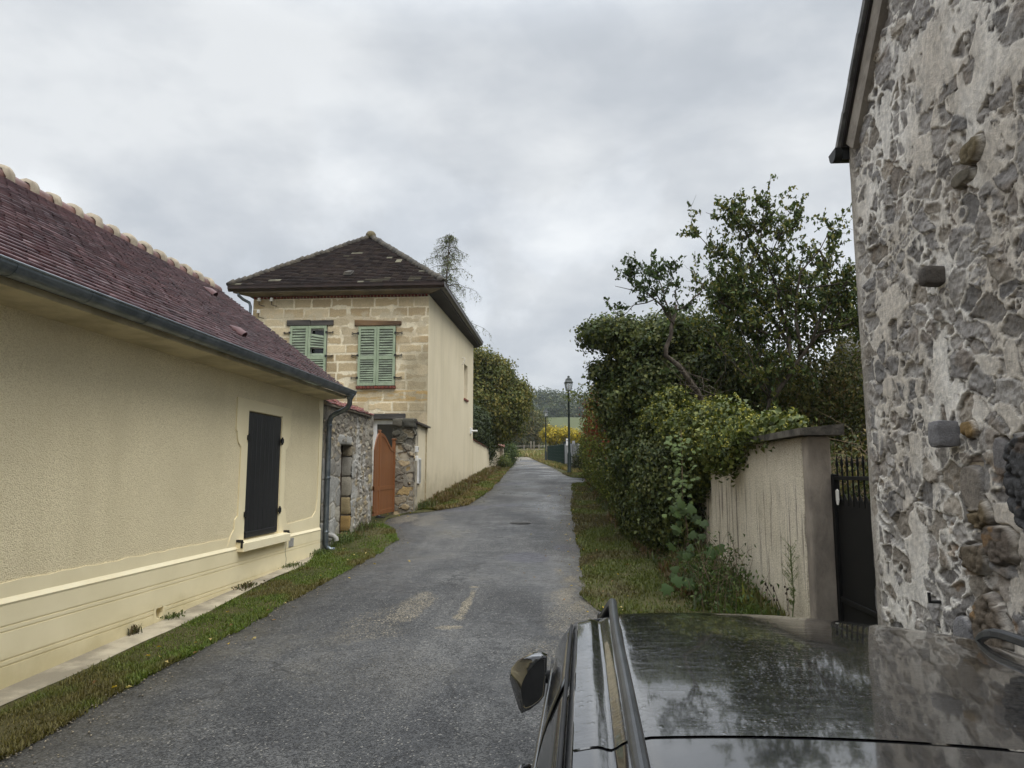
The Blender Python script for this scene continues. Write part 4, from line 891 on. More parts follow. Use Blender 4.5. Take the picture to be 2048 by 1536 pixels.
# ------------------------------------------------------------------ garden wall continuing up the lane
GW = thing('garden_wall', 'cream rendered garden wall continuing up the lane from the limestone house', 'wall', (-4, 33, 2))
MB().hexa([(-4.2, 29.8, 1.2), (-3.92, 29.8, 1.2), (-4.05, 39.5, 1.6), (-4.35, 39.5, 1.6), (-4.2, 29.8, 3.38), (-3.92, 29.8, 3.38), (-4.05, 39.5, 3.18), (-4.35, 39.5, 3.18)]).build('wall', M['render_fine'], GW)
MB().hexa([(-4.3, 29.8, 3.385), (-3.86, 29.8, 3.385), (-3.99, 39.5, 3.185), (-4.4, 39.5, 3.185), (-4.2, 29.8, 3.47), (-4.0, 29.8, 3.47), (-4.12, 39.5, 3.27), (-4.32, 39.5, 3.27)]).build('coping', M['brick_red'], GW)
SWl = thing('stone_wall', 'far rubble garden wall ending in a stone pier under red coping tiles', 'wall', (-4.3, 42, 2.2))
pal_f = [S(176, 164, 138), S(160, 150, 128), S(150, 138, 116), S(186, 174, 148)]
sheet('wall_face', (-4.06, 39.5, 1.9), (-.028, 1, 0), (0, 0, 1), (1, 0, 0), 6.0, 1.75, .035, rubble_fun(.3, .16, 71, pal_f, S(190, 178, 152), S(172, 160, 136), .04, .35), M['stone'], SWl)
MB().hexa([(-4.5, 39.5, 1.8), (-4.10, 39.5, 1.8), (-4.26, 45.5, 1.8), (-4.7, 45.5, 1.8), (-4.5, 39.5, 3.6), (-4.10, 39.5, 3.6), (-4.26, 45.5, 3.6), (-4.7, 45.5, 3.6)]).build('core', M['mortar'], SWl)
sheet('pier', (-4.62, 45.2, 1.9), (1, 0, 0), (0, 0, 1), (0, -1, 0), .62, 1.75, .03, rubble_fun(.2, .13, 73, pal_f, S(150, 140, 120), S(130, 122, 106), .06, .05), M['stone'], SWl)
MB().box(-4.6, -4.02, 45.22, 45.8, 1.9, 3.6).build('pier_core', M['mortar'], SWl)
tiled('coping', (-3.92, 39.5, 3.62), (-3.95, 45.9, 3.62), (-4.4, 39.5, 3.80), (-4.5, 45.9, 3.80), 3, .2, .03, M['tile_red'], SWl, [S(138, 84, 68), S(150, 98, 80), S(120, 72, 60)], .015, 4)
tiled('coping', (-4.75, 45.15, 3.60), (-3.9, 45.15, 3.60), (-4.7, 45.5, 3.8), (-3.95, 45.5, 3.8), 2, .2, .03, M['tile_red'], SWl, [S(138, 84, 68), S(150, 98, 80), S(120, 72, 60)], .015, 4)

# ------------------------------------------------------------------ cream rendered wall on the right with its gate
g = Gm('streaked cream render')
sp_ = g.n('ShaderNodeSeparateXYZ'); g.put(sp_.inputs[0], g.tc)
st = g.noise(6.5, 4, .7, 0, g.map((0, 1, .07))); st2 = g.noise(2.0, 4, .6, 0, g.map((0, 1, .4), (0, 3, 0))); st3 = g.noise(17, 4, .7, 0, g.map((0, 1, .12), (0, 7, 0)))
n = g.noise(70, 4, .62); v = g.vor(82); h = g.math('ADD', g.math('MULTIPLY', n, .8), g.math('MULTIPLY', v, -.45)); pit = g.ramp(h, .02, .3)
top = g.ramp(sp_.outputs[2], 2.0, 2.45)
zone = g.math('MULTIPLY', g.ramp(g.math('ADD', sp_.outputs[2], g.math('MULTIPLY', st2, .7)), .9, 1.4), g.ramp(g.math('ADD', sp_.outputs[2], g.math('MULTIPLY', st, 1.1)), 2.35, 2.7, 1.0, 0.0))
c0 = g.mix(g.ramp(g.noise(.9, 6, .6), .35, .7), S(230, 219, 197), S(214, 203, 180))
c0 = g.mix(g.math('MULTIPLY', g.ramp(st3, .5, .72), .35), c0, S(140, 128, 108))
k = g.math('MULTIPLY', g.math('MULTIPLY', g.ramp(st, .53, .62), zone), .75)
c0 = g.mix(k, c0, S(116, 104, 97)); c0 = g.mix(g.math('MULTIPLY', top, .55), c0, S(120, 110, 98))
low = g.ramp(g.math('ADD', sp_.outputs[2], g.math('MULTIPLY', g.noise(3, 5, .6), .4)), .5, 1.1, 1.0, 0.0); c0 = g.mix(g.math('MULTIPLY', low, .5), c0, S(128, 116, 92))
M['streaked'] = g.done(g.mix(pit, g.mix(1.0, c0, (.62, .6, .58), 'MULTIPLY'), c0), .92, g.bump(h, .9, .010), .2)
M['cement_end'] = mk('stained grey cement', S(158, 147, 133), S(116, 107, 98), 2.6, .92, .8, 60, .01, .2, 0, 0, (1, 1, .5))
M['cap_grey'] = mk('mossy concrete coping', S(104, 98, 88), S(62, 58, 52), 5, .92, .8, 40, .012)
RW = thing('roadside_wall', 'streaked cream roadside wall with a thick grey concrete coping and ivy over its far end', 'wall', (2.6, 9, .3))
mb = MB(); mb.box(2.40, 2.64, 7.52, 12.19, 0, 2.40); mb.build('wall', M['streaked'], RW, .025, seg=3)
MB().box(2.44, 2.66, 12.2, 30, 0, 2.3).build('far_wall', M['streaked'], RW, .02)
MB().box(2.405, 2.645, 7.36, 7.518, 0, 2.40).build('end_pier', M['cement_end'], RW, .03, seg=3)
mb = MB(); ys_ = np.linspace(7.26, 13.5, 26)
for i in range(25):
    r1, r2 = [.012 * (vnoise(np.array([y * 3.]), np.array([0.]), 5)[0] - .5) for y in (ys_[i], ys_[i + 1])]
    mb.hexa([(2.32 + r1, ys_[i], 2.405), (2.74, ys_[i], 2.405), (2.74, ys_[i + 1], 2.405), (2.32 + r2, ys_[i + 1], 2.405), (2.315 + r1, ys_[i], 2.475), (2.75, ys_[i], 2.515 + r1), (2.75, ys_[i + 1], 2.515 + r2), (2.315 + r2, ys_[i + 1], 2.475)])
mb.build('coping', M['cap_grey'], RW)
M['iron_gate'] = mk('black sheet iron', S(13, 13, 13), S(20, 19, 18), 3, .6, .15, 20, .003, .2)
IG = thing('iron_gate', 'black sheet iron garden gate with spiked bars beside the tall rubble building', 'gate', (2.66, 6.9, .2))
MB().box(2.62, 2.68, 7.28, 7.35, .2, 2.02).build('gate_post', M['iron_gate'], IG, .006)
mb = MB(); ye = np.linspace(6.05, 7.27, 21); pts = [(y, 1.80 + (.035 if i % 2 else -.03)) for i, y in enumerate(ye)]
mb.prism([(6.05, .30)] + [(7.27, .30)] + pts[::-1], 'x', 2.648, 2.653); mb.build('panel', M['iron_gate'], IG)
for za_, zb_ in ((1.965, 2.0), (.80, .845), (.27, .31)): MB().box(2.628, 2.672, 6.05, 7.28, za_, zb_).build('rail', M['iron_gate'], IG, .003)
for y in np.arange(6.12, 7.25, .125):
    MB().tube([(2.65, y, 1.72), (2.65, y, 2.08), (2.65, y, 2.12), (2.65, y, 2.20)], [.009, .009, .016, .001], 6).build('bar', M['iron_gate'], IG)
pl = MB(); oc = [(.0, .055), (.035, .045), (.038, -.02), (.02, -.055), (-.02, -.055), (-.038, -.02), (-.035, .045)]
pl.prism([(7.18 + a, 1.80 + b * 1.4) for a, b in oc], 'x', 2.612, 2.62); tag(pl.build('gate_plate', M['white_porcelain'], None, .002), 'small white enamel plate fixed near the top of the black iron gate', 'plate')
mb = MB(); mb.box(2.6205, 2.645, 7.165, 7.195, 1.76, 1.84); mb.build('bracket', M['iron_gate'], bpy.data.objects['gate_plate'])

# ------------------------------------------------------------------ tall rubble building on the right
B = thing('rubble_building', 'tall rubble stone gable with patchy pale mortar and a slate verge above the car', 'building', (2.45, 4, .2))
BX, BY = 2.45, 6.02
pal_b = [S(150, 145, 140), S(162, 157, 151), S(132, 128, 124), S(164, 158, 151), S(150, 144, 137), S(140, 136, 132), S(157, 148, 136)]
def b_extra(u, v, h, c):
    y = BY - u; z = v + .0
    # the lower right: bigger stones, deep joints, old pale render and one dark slag boulder
    def bump(cy, cz, ry, rz, hh, colr, lump=0., sq=2.6, rgh=.75):
        nonlocal h, c
        d = (np.abs((y - cy) / ry) ** sq + np.abs((z - cz) / rz) ** sq) ** (1 / sq) + rgh * (fbm(y * 7, z * 7, int(cz * 31)) - .5)
        m = sstep(1.0, .86, d); dome = np.sqrt(np.clip(1 - np.clip(d, 0, 1) ** 2, 0, 1))
        lp = 0
        cc = np.tile(np.array(colr), (len(y), 1)) * (.8 + .4 * fbm(y * 14, z * 14, 5))[:, None]
        if lump:
            e, d1, a_, b_, du, dv = cells(y + 40, z, .055, .05, 7, irr=.8, warp=.006, wsc=14)
            lp = lump * np.sqrt(np.clip(1 - (d1 / .75) ** 2, 0, 1)); cc = cc * (.55 + .45 * np.clip(lp / lump, 0, 1))[:, None]
        h = h * (1 - m) + (hh * .5 * (.7 + .3 * dome) + lp) * m
        gap = np.exp(-((d - 1.03) / .05) ** 2); h = h - gap * .03; c = c * (1 - .5 * gap)[:, None]
        c = c * (1 - m)[:, None] + cc * m[:, None]
    warm = (1 - sstep(1.6, 2.6, z + .6 * (fbm(y * 2, z * 2, 61) - .5))) * sstep(5.0, 4.75, y + .3 * (fbm(y * 2, z * 3, 62) - .5))
    c = c * (1 - .0 * warm)[:, None]
    for a in ((3.95, 1.98, .24, .25, .07, S(80, 79, 79), .035), (4.48, 1.80, .11, .10, .05, S(112, 98, 76), .02), (4.52, 2.30, .07, .06, .04, S(142, 118, 80), .014), (4.30, 1.62, .15, .11, .045, S(108, 98, 88), .018),
              (4.55, 1.52, .13, .10, .05, S(108, 97, 82), .02), (4.45, 1.16, .16, .19, .06, S(112, 101, 88), .022), (4.75, 1.06, .11, .09, .05, S(130, 128, 128), 0), (4.22, 2.12, .08, .12, .03, S(120, 116, 114), 0),
              (4.25, 3.95, .11, .08, .07, S(118, 106, 82), .012), (4.36, 3.83, .12, .05, .06, S(104, 97, 84), .0), (4.55, 1.95, .12, .14, .03, S(132, 124, 114), 0)):
        bump(*a[:5], a[5], a[6])
    rk = sstep(.66, .72, fbm(y * 5, z * 9, 88)) * warm; c = c * (1 - .45 * rk)[:, None] + np.array(S(150, 112, 62)) * .45 * rk[:, None]
    # flush mortar along the far corner
    cor = sstep(.16, .04, u + .08 * (fbm(y * 3, z * 1.6, 71) - .5)); mc = np.array(S(158, 150, 138)) * (.75 + .5 * fbm(y * 20, z * 4, 72))[:, None]
    h = h * (1 - cor) + (.004 + .02 * (fbm(y * 10, z * 1.5, 73) - .5)) * cor; c = c * (1 - cor * .8)[:, None] + mc * (cor * .8)[:, None]
    up = sstep(2.8, 4.2, z) * .12; c = c * (1 - up)[:, None] + c * np.array((.86, .85, .84)) * up[:, None]
    return h, c
rake = lambda y: 4.80 + (6.02 - y) * 1.26
def smeared_rubble(u, v, seed=53):
    # angular stones half buried under a torn, trowelled coat of pale mortar
    e, d1, ir, ic, du, dv = cells(u, v + u * .10, .20, .138, seed, wob=.55, warp=.028, wsc=4.5, irr=.95, pw=2.0)
    e2, _, ir2, ic2, du2, dv2 = cells(u, v, .075, .06, seed + 40, wob=.6, warp=.014, wsc=9, irr=.95, pw=2.0)
    hs = lambda k: _hash(ic, ir, seed + 100 + k)
    small = hs(9) < .13                                                # some cells are packed with small stones
    ee = np.where(small, np.minimum(e, e2 * .8), e)
    crd = np.where(small, .6 * _hash(ic2, ir2, seed + 60) + .4 * hs(0), hs(0))
    rag = (fbm(u * 13, v * 9, seed + 2, 5, .62) - .5) * .30 + (fbm(u * 50, v * 26, seed + 3, 3) - .5) * .20
    sm = fbm(u * 2.6, v * 1.9, seed + 1, 5, .55) + .40 * (fbm(u * 15, v * 4.2, seed + 4, 4) - .5)
    thr = .03 + .13 * crd + .06 * hs(8) * small
    m = np.maximum(thr - ee + rag * .95, (sm - .635 + (crd - .5) * .34) * 1.0)
    mort = sstep(-.010, .014, m)
    tilt = (hs(2) - .5) * du * .34 + (hs(3) - .5) * dv * .42
    fac = np.abs(fbm(u * 7 + hs(5) * 40, v * 10 + hs(6) * 40, seed + 12, 4) - .5)
    h_s = .004 + (hs(4) - .5) * .026 + tilt * .55 - fac * .050 + (np.abs(fbm(u * 19 + hs(5) * 9, v * 24, seed + 17, 3) - .5)) * -.022 + (fbm(u * 30, v * 30, seed + 13, 3) - .5) * .008 - .016 * (1 - sstep(.0, .10, ee))
    h_m = (fbm(u * 3, v * 2.0, seed + 14, 3) - .5) * .020 + (fbm(u * 22, v * 7, seed + 15, 3) - .5) * .008 + np.clip(m, 0, .2) * .015
    h = h_s * (1 - mort) + h_m * mort
    lip = np.exp(-((m + .010) / .011) ** 2) * sstep(.34, .56, fbm(u * 5, v * 5, seed + 16)) * (.25 + .75 * sstep(.03, -.02, dv * .8 + du * .5))
    jnt = (1 - sstep(.01, .045, ee)) * (1 - mort)
    h = h - .010 * lip - .016 * jnt
    c = pick(pal_b, np.where(small, _hash(ic2, ir2, seed + 61), hs(6))) * (.74 + .5 * hs(7))[:, None] * (.72 + .56 * fbm(u * 9, v * 13, seed + 20, 5))[:, None]
    ru = sstep(.60, .72, fbm(u * 4, v * 4, seed + 24)) * .35; c = c * (1 - ru)[:, None] + np.array(S(140, 122, 102)) * ru[:, None]
    mc = np.array(S(226, 220, 210)) + (np.array(S(200, 191, 178)) - np.array(S(226, 220, 210))) * sstep(.34, .66, fbm(u * 1.5, v * 1.1, seed + 21, 4))[:, None]
    mc = mc * (.78 + .44 * fbm(u * 13, v * 6, seed + 22, 4))[:, None]
    thin = (1 - sstep(.0, .05, m)) * mort * .4; mc = mc * (1 - thin)[:, None] + c * thin[:, None]
    c = c * (1 - mort)[:, None] + mc * mort[:, None]
    c = c * (1 - .70 * np.clip(lip + .8 * jnt, 0, 1))[:, None]
    return h, c
def rf_b(u, v):
    h, c = smeared_rubble(u, v); return b_extra(u, v, h, c)
sheet('gable_wall', (BX, BY, 0), (0, -1, 0), (0, 0, 1), (-1, 0, 0), 2.7, 6.4, .0085, rf_b, M['rubble'], B, lambda u, v: v > rake(BY - u) - .03)
sheet('gable_wall', (BX, BY - 2.7, 0), (0, -1, 0), (0, 0, 1), (-1, 0, 0), 7.3, 9.8, .03, lambda u, v: rf_b(u + 2.7, v), M['rubble'], B, lambda u, v: v > rake(BY - 2.7 - u) - .03)
sheet('return_wall', (BX, BY, 0), (1, 0, 0), (0, 0, 1), (0, 1, 0), 6.0, 4.85, .03, rubble_fun(.25, .16, 57, pal_b, S(182, 172, 158), S(164, 153, 138), .03, .42, .03, 5), M['rubble'], B)
mb = MB(); mb.box(BX + .03, 8.4, -4, BY - .03, -.3, 4.8); mb.prism([(BY - .03, 4.8), (-4, 4.8), (-4, rake(-4) - .05), (BY - .03, 4.80)], 'x', BX + .03, 8.4); mb.build('core', M['mortar'], B)
# stone ends sticking out of the gable
rough_blocks('putlog_stone', [(2.33, 2.5, 4.66, 4.78, 3.25, 3.37, S(92, 86, 80))], 0, M['stone'], B, 3, .012)
rough_blocks('putlog_stone', [(2.32, 2.5, 4.64, 4.78, 2.20, 2.36, S(116, 114, 114))], 0, M['stone'], B, 4, .012)
MB().tube([(BX, 5.02, 1.19), (BX - .07, 5.02, 1.19), (BX - .07, 5.02, 1.25)], .012, 6).build('shutter_hook', M['black_iron'], B)
# verge: mortar fillet, dark soffit and grey slates following the rake
M['slate'] = mk('grey fibre slate', S(116, 114, 110), S(84, 84, 82), 8, .8, .6, 90, .006)
dl = np.array([0, -1, 1.26]); dl /= np.linalg.norm(dl); nl = np.array([0, 1.26, 1.]); nl /= np.linalg.norm(nl)
def along(x0, x1, s0, s1, n0, n1):
    b = np.array([0, BY, 4.80]); P_ = lambda x, s, n: (x, *(b + dl * s + nl * n)[1:])
    return [P_(x0, s0, n0), P_(x1, s0, n0), P_(x1, s1, n0), P_(x0, s1, n0), P_(x0, s0, n1), P_(x1, s0, n1), P_(x1, s1, n1), P_(x0, s1, n1)]
MB().hexa(along(BX - .045, BX + .05, .05, 12, -.20, -.03)).build('verge_mortar', mk('verge mortar', S(150, 142, 130), S(118, 110, 100), 3, .95, .8, 30, .012), B)
MB().hexa(along(BX - .07, 8.4, .02, 12, -.028, .0)).build('verge_board', M['soffit_dark'], B)
mb = MB(); s_ = -.06; k = 0
while s_ < 12: mb.hexa(along(BX - .10 + .006 * (k % 2), BX + 1.2, s_, s_ + .36, .004 + .0, .05 + .01 * (k % 2))); s_ += .30; k += 1
mb.build('verge_slates', M['slate'], B)
MB().hexa(along(BX + 1.2, 8.4, -.06, 12, .004, .045)).build('roof', M['slate'], B)
mb = MB(); th = np.linspace(math.pi, 2 * math.pi, 10); gy, gz2 = BY + .06, 4.78
mb.prism([(gy + .075 * math.cos(t), gz2 + .075 * math.sin(t)) for t in th] + [(gy + .09, gz2 + .02), (gy - .075, gz2 + .03)], 'x', BX - .12, 8.4)
mb.box(BX - .06, BX + .06, BY - .02, BY + .06, 4.70, 4.86); mb.build('gutter', M['black_iron'], B)

# ------------------------------------------------------------------ black car, seen over its wet roof
def car_paint(name, drops):
    g = Gm(name)
    v = g.n('ShaderNodeTexVoronoi'); v.inputs['Scale'].default_value = 105; g.put(v.inputs['Vector'], g.tc)
    s_ = g.n('ShaderNodeSeparateColor'); g.put(s_.inputs[0], v.outputs['Color'])
    v2 = g.n('ShaderNodeTexVoronoi'); v2.inputs['Scale'].default_value = 42; g.put(v2.inputs['Vector'], g.map((1, .8, 1)))
    s2 = g.n('ShaderNodeSeparateColor'); g.put(s2.inputs[0], v2.outputs['Color'])
    dsmall = g.math('MULTIPLY', g.ramp(v.outputs['Distance'], .42, .12, 0., 1.), g.ramp(s_.outputs[0], .45, .5))
    dbig = g.math('MULTIPLY', g.ramp(v2.outputs['Distance'], .30, .12, 0., 1.), g.ramp(s2.outputs[0], .72, .75))
    film = g.noise(16, 5, .6, .3, g.map((.7, 1.6, 1)))
    area = g.ramp(g.noise(5, 4, .6), .35, .6)
    h = g.math('ADD', g.math('MULTIPLY', g.math('MULTIPLY', dsmall, area), .32), g.math('ADD', g.math('MULTIPLY', dbig, .6), g.math('MULTIPLY', film, .8)))
    nrm = g.bump(h, drops, .0035) if drops else None
    g.b.inputs['IOR'].default_value = 1.95
    m = g.done(g.mix(g.noise(9, 4, .6), (.010, .010, .011), (.016, .016, .016)), .10, nrm, .5, 0., 1., .04)
    return m
M['paint_wet'] = car_paint('wet black car paint', .85); M['paint'] = car_paint('black car paint', .18)
g = Gm('tinted car glass'); g.b.inputs['IOR'].default_value = 1.6; M['car_glass'] = g.done((.016, .017, .018), .05, g.bump(g.vor(110), .10, .003), .5)
M['rubber'] = mk('black rubber', (.012, .012, .012), (.02, .02, .02), 10, .7)
M['rail_metal'] = mk('satin roof rail', S(84, 86, 88), S(70, 71, 73), 6, .32, .25, 90, .002, .5, .55)
M['chrome'] = mk('chrome strip', S(150, 152, 154), S(130, 132, 134), 6, .2, 0, 1, 0, .5, .9)
M['alloy'] = mk('alloy', S(130, 132, 134), S(110, 112, 114), 6, .35, 0, 1, 0, .5, .8)
M['red_lens'] = mk('red lens', (.25, .01, .01), (.2, .01, .01), 5, .15); M['clear_lens'] = mk('clear lens', (.5, .5, .5), (.6, .6, .6), 5, .1)
XC = .755
car = thing('car', 'black estate car with wet roof and roof rails parked beside the rubble building', 'car', (XC, 3.1, .1))
def grid_obj(name, fn, us, vs, mat, parent, smooth=True, th=0.):
    nu, nv = len(us), len(vs); V = np.array([fn(u, v) for v in vs for u in us], float)
    i = (np.arange(nv - 1)[:, None] * nu + np.arange(nu - 1)[None]).ravel(); F = np.stack([i, i + 1, i + nu + 1, i + nu], 1)
    o = np_mesh(name, V, F, mat, parent, None, smooth)
    if th:
        m = o.modifiers.new('solid', 'SOLIDIFY'); m.thickness = th; m.offset = -1
    return o
ysb = [.96, 1.0, 1.12, 1.5, 2.2, 3.0, 3.6, 3.95, 4.4, 4.85, 5.1, 5.24, 5.3]
hwb = [.62, .75, .85, .91, .93, .93, .925, .92, .90, .86, .78, .68, .52]
shb = [.95, 1.02, 1.08, 1.10, 1.09, 1.07, 1.05, 1.03, .99, .93, .88, .82, .74]
tpb = [.97, 1.05, 1.10, 1.12, 1.12, 1.11, 1.12, 1.14, 1.08, 1.00, .94, .86, .76]
zbb = [.50, .40, .32, .30, .28, .28, .28, .28, .28, .30, .34, .40, .50]
V = []; 
for y, wd, s_, t, zb in zip(ysb, hwb, shb, tpb, zbb):
    half = [(0, zb), (wd * .86, zb), (wd * .96, zb + .08), (wd, .60), (wd * .995, .80), (wd * .975, s_ - .07), (wd * .945, s_), (wd * .6, (s_ + t) / 2 + .015), (0, t)]
    ring = [(XC - x, y, z) for x, z in half] + [(XC + x, y, z) for x, z in half[-2:0:-1]]
    V += ring
k = 16; V = np.array(V)
F = [(i * k + j, i * k + (j + 1) % k, (i + 1) * k + (j + 1) % k, (i + 1) * k + j) for i in range(len(ysb) - 1) for j in range(k)]
mb = MB(); mb.add(V, F + [tuple(range(k)), tuple(range((len(ysb) - 1) * k, len(ysb) * k))[::-1]]); body = mb.build('body', M['paint'], car, smooth=True)
sb = body.modifiers.new('sub', 'SUBSURF'); sb.levels = 2; sb.render_levels = 2
def roofz(x, y):
    a = (x - XC) / .77
    z = 1.525 - .050 * a * a - .020 * max(0, abs(a) - .80) / .20 - .022 * max(0, (y - 2.1) / .9) ** 2 - .06 * max(0, (y - 2.72) / .32) ** 2 - .02 * max(0, (1.9 - y) / .9) ** 2
    z -= .012 * math.exp(-((abs(a) - .90) / .025) ** 2)
    return z
yfront = lambda x: 3.03 - .16 * ((x - XC) / .77) ** 2
xr_ = [XC + .77 * s for s in np.concatenate([np.linspace(-1, -.8, 17), np.linspace(-.77, .77, 37), np.linspace(.8, 1, 17)])]
grid_obj('roof', lambda x, t: (x, 1.4985 + (yfront(x) - 1.4985) * t, roofz(x, 1.4985 + (yfront(x) - 1.4985) * t)), xr_, np.linspace(0, 1, 40), M['paint_wet'], car, True)
M['paint_dry'] = car_paint('dewy black car paint', .10)
def sp_y(x): return 1.02 + .06 * ((x - XC) / .77) ** 2
grid_obj('tailgate', lambda x, t: (x, 1.4972 + (sp_y(x) - 1.4972) * t, roofz(x, 1.4972 + (sp_y(x) - 1.4972) * t) - .003 - .03 * t ** 4), xr_, np.linspace(0, 1, 14), M['paint_dry'], car, True)
MB().box(XC - .66, XC + .66, 1.485, 1.515, 1.40, 1.455).build('seal', M['rubber'], car)
belt = lambda y: np.interp(y, ysb, shb) - .004
def side_pt(y, t, sgn, off=0.):
    hw = .875 + (.772 - .875) * t + .02 * math.sin(math.pi * t); zr_ = roofz(XC + .77, min(y, 2.85)) - .006
    z = belt(y) + (zr_ - belt(y)) * t
    return (XC + sgn * (hw + off), y, z + off * .35)
yA = lambda t: 3.72 + (2.88 - 3.72) * t + .10 * math.sin(math.pi * t)
yR = lambda t: 1.03 + (1.12 - 1.03) * t
def patch(name, sgn, f0, f1, t0, t1, off, mat, parent, n=14, th=.0):
    us, ts = np.linspace(0, 1, n), np.linspace(t0, t1, 9)
    return grid_obj(name, lambda u, t: side_pt(f0(t) + (f1(t) - f0(t)) * u, t, sgn, off), us if sgn < 0 else us[::-1], ts, mat, parent, True, th)
for sgn in (-1, 1):
    fr = patch('window_frame', sgn, yR, yA, 0, 1, 0, M['paint'], car, 20)
    B0, B1, C0 = 2.17, 2.08, 1.42
    patch('window', sgn, lambda t: B0 - .05 * t, lambda t: yA(t) - .10, .07, .86, .006, M['car_glass'], car, 14, .004)
    patch('window', sgn, lambda t: C0 + .02 * t, lambda t: B1 - .05 * t, .07, .86, .006, M['car_glass'], car, 14, .004)
    patch('window', sgn, lambda t: yR(t) + .08, lambda t: C0 - .07 + .02 * t, .10, .80, .006, M['car_glass'], car, 8, .004)
    mb = MB(); mb.tube([side_pt(y, .03, sgn, .012) for y in np.linspace(1.2, 3.6, 24)], .011, 6); mb.build('trim_strip', M['chrome'], car, smooth=True)
    mb = MB(); mb.tube([side_pt(y, .90, sgn, .008) for y in np.linspace(1.2, 2.95, 20)], .006, 6); mb.build('door_seal', M['rubber'], car, smooth=True)
    # roof rail: flat bar whose ends run down into the roof
    pts = []
    for y in np.concatenate([np.linspace(1.06, 1.2, 6), np.linspace(1.3, 2.72, 24), np.linspace(2.77, 2.98, 12)]):
        x = XC + sgn * (.655 - .022 * max(0, (y - 2.0)) ** 2)
        e_ = min(1, max(0, ((2.99 if sgn < 0 else 2.84) - y) / .26)); e2 = min(1, max(0, (y - 1.05) / .15)); lift = .052 * math.sin(e_ * math.pi / 2) * math.sin(e2 * math.pi / 2)
        x += sgn * .045 * (1 - e_) ** 2
        pts.append((x, y, roofz(x, min(y, 2.95)) + lift))
    V = []; prof = [(-.015, -.016), (-.015, .006), (-.010, .014), (.004, .016), (.013, .010), (.015, -.016)]
    for x, y, z in pts: V += [(x - sgn * a * -1 * -1, y, z + b) for a, b in prof]
    kk = len(prof); mb = MB(); mb.add(V, [(i * kk + j, i * kk + (j + 1) % kk, (i + 1) * kk + (j + 1) % kk, (i + 1) * kk + j) for i in range(len(pts) - 1) for j in range(kk)] + [tuple(range(kk)), tuple(range((len(pts) - 1) * kk, len(pts) * kk))[::-1]])
    mb.build('roof_rail', M['rail_metal'], car, smooth=False, bevel=.004)
    # door mirror: a shell with a dark glass face looking back
    cx, cy_, cz = XC + sgn * 1.0, 3.43, 1.03; k_ = .00053
    ol = [(170, 230), (172, 60), (160, -100), (125, -150), (50, -215), (-30, -262), (-62, -235), (-115, -130), (-165, -20), (-150, 75), (-95, 150), (-30, 200), (40, 238), (120, 247)]
    V = []; no = len(ol)
    fc = [(150, 205), (155, 60), (146, -92), (114, -132), (55, -180), (0, -205), (-22, -160), (-40, -80), (-38, -10), (-12, 55), (22, 110), (60, 155), (95, 190), (125, 205)]
    ry = lambda p: .0 if p > -20 else (-20 - p) * k_ * 1.1
    V += [(cx - sgn * p * k_, cy_ - .040, cz + q * k_) for p, q in fc]
    for sc_, dy in ((.97, -.046), (1.0, -.030), (1.0, .01), (.93, .045), (.78, .078), (.52, .10), (.2, .112)):
        V += [(cx - sgn * (p * sc_ * k_ + .02 * (1 - sc_)), cy_ + dy + (ry(p) if dy < .02 else ry(p) * .5), cz + q * sc_ * k_) for p, q in ol]
    Fm = [(i * no + j, i * no + (j + 1) % no, (i + 1) * no + (j + 1) % no, (i + 1) * no + j) for i in range(7) for j in range(no)] + [tuple(range(7 * no, 8 * no))]
    mb = MB(); mb.add(V, Fm); mi = mb.build('door_mirror', M['paint'], car, smooth=True)
    mb = MB(); mb.add([(cx - sgn * p * k_, cy_ - .038, cz + q * k_) for p, q in fc], [tuple(range(no))]); mb.build('mirror_glass', M['rubber'], mi)
    MB().tube([(XC + sgn * .86, 3.46, 1.04), (XC + sgn * .90, 3.46, 1.045), (XC + sgn * .95, 3.45, 1.05)], [.04, .03, .03], 10).build('stalk', M['rubber'], mi, smooth=True)
    for y in (1.75, 4.42):
        zg = float(G(y)) + .012; mbw = MB(); 
        Vt = MB(); cxw = XC + sgn * .82
        prof = [(.20, -.10), (.29, -.105), (.315, -.085), (.315, .085), (.29, .105), (.20, .10)]
        Vv = [(cxw + a, y + r_ * math.cos(t), zg + .315 + r_ * math.sin(t)) for r_, a in prof for t in np.linspace(0, 2 * math.pi, 28, endpoint=False)]
        Fv = [(i * 28 + j, i * 28 + (j + 1) % 28, (i + 1) * 28 + (j + 1) % 28, (i + 1) * 28 + j) for i in range(5) for j in range(28)]
        Vt.add(Vv, Fv); ty = Vt.build('wheel', M['rubber'], car, smooth=True)
        rm = MB()
        for q in range(5):
            a0 = q * 2 * math.pi / 5; rm.tube([(cxw + sgn * .07, y, zg + .315), (cxw + sgn * .085, y + .205 * math.cos(a0), zg + .315 + .205 * math.sin(a0))], [.045, .03], 6)
        rm.tube([(cxw + sgn * .02, y, zg + .315), (cxw + sgn * .10, y, zg + .315)], .06, 12); rm.build('rim', M['alloy'], ty)
        MB().tube([(XC + sgn * .70, y, zg + .335), (XC + sgn * .927, y, zg + .335)], .365, 28).build('wheel_arch', M['rubber'], car)
    MB().hexa([(XC + sgn * .50, 1.03, .93), (XC + sgn * .84, 1.14, .93), (XC + sgn * .85, 1.28, .95), (XC + sgn * .5, 1.2, .95), (XC + sgn * .48, 1.02, 1.06), (XC + sgn * .82, 1.12, 1.06), (XC + sgn * .84, 1.28, 1.07), (XC + sgn * .5, 1.2, 1.07)]).build('tail_light', M['red_lens'], car, .02)
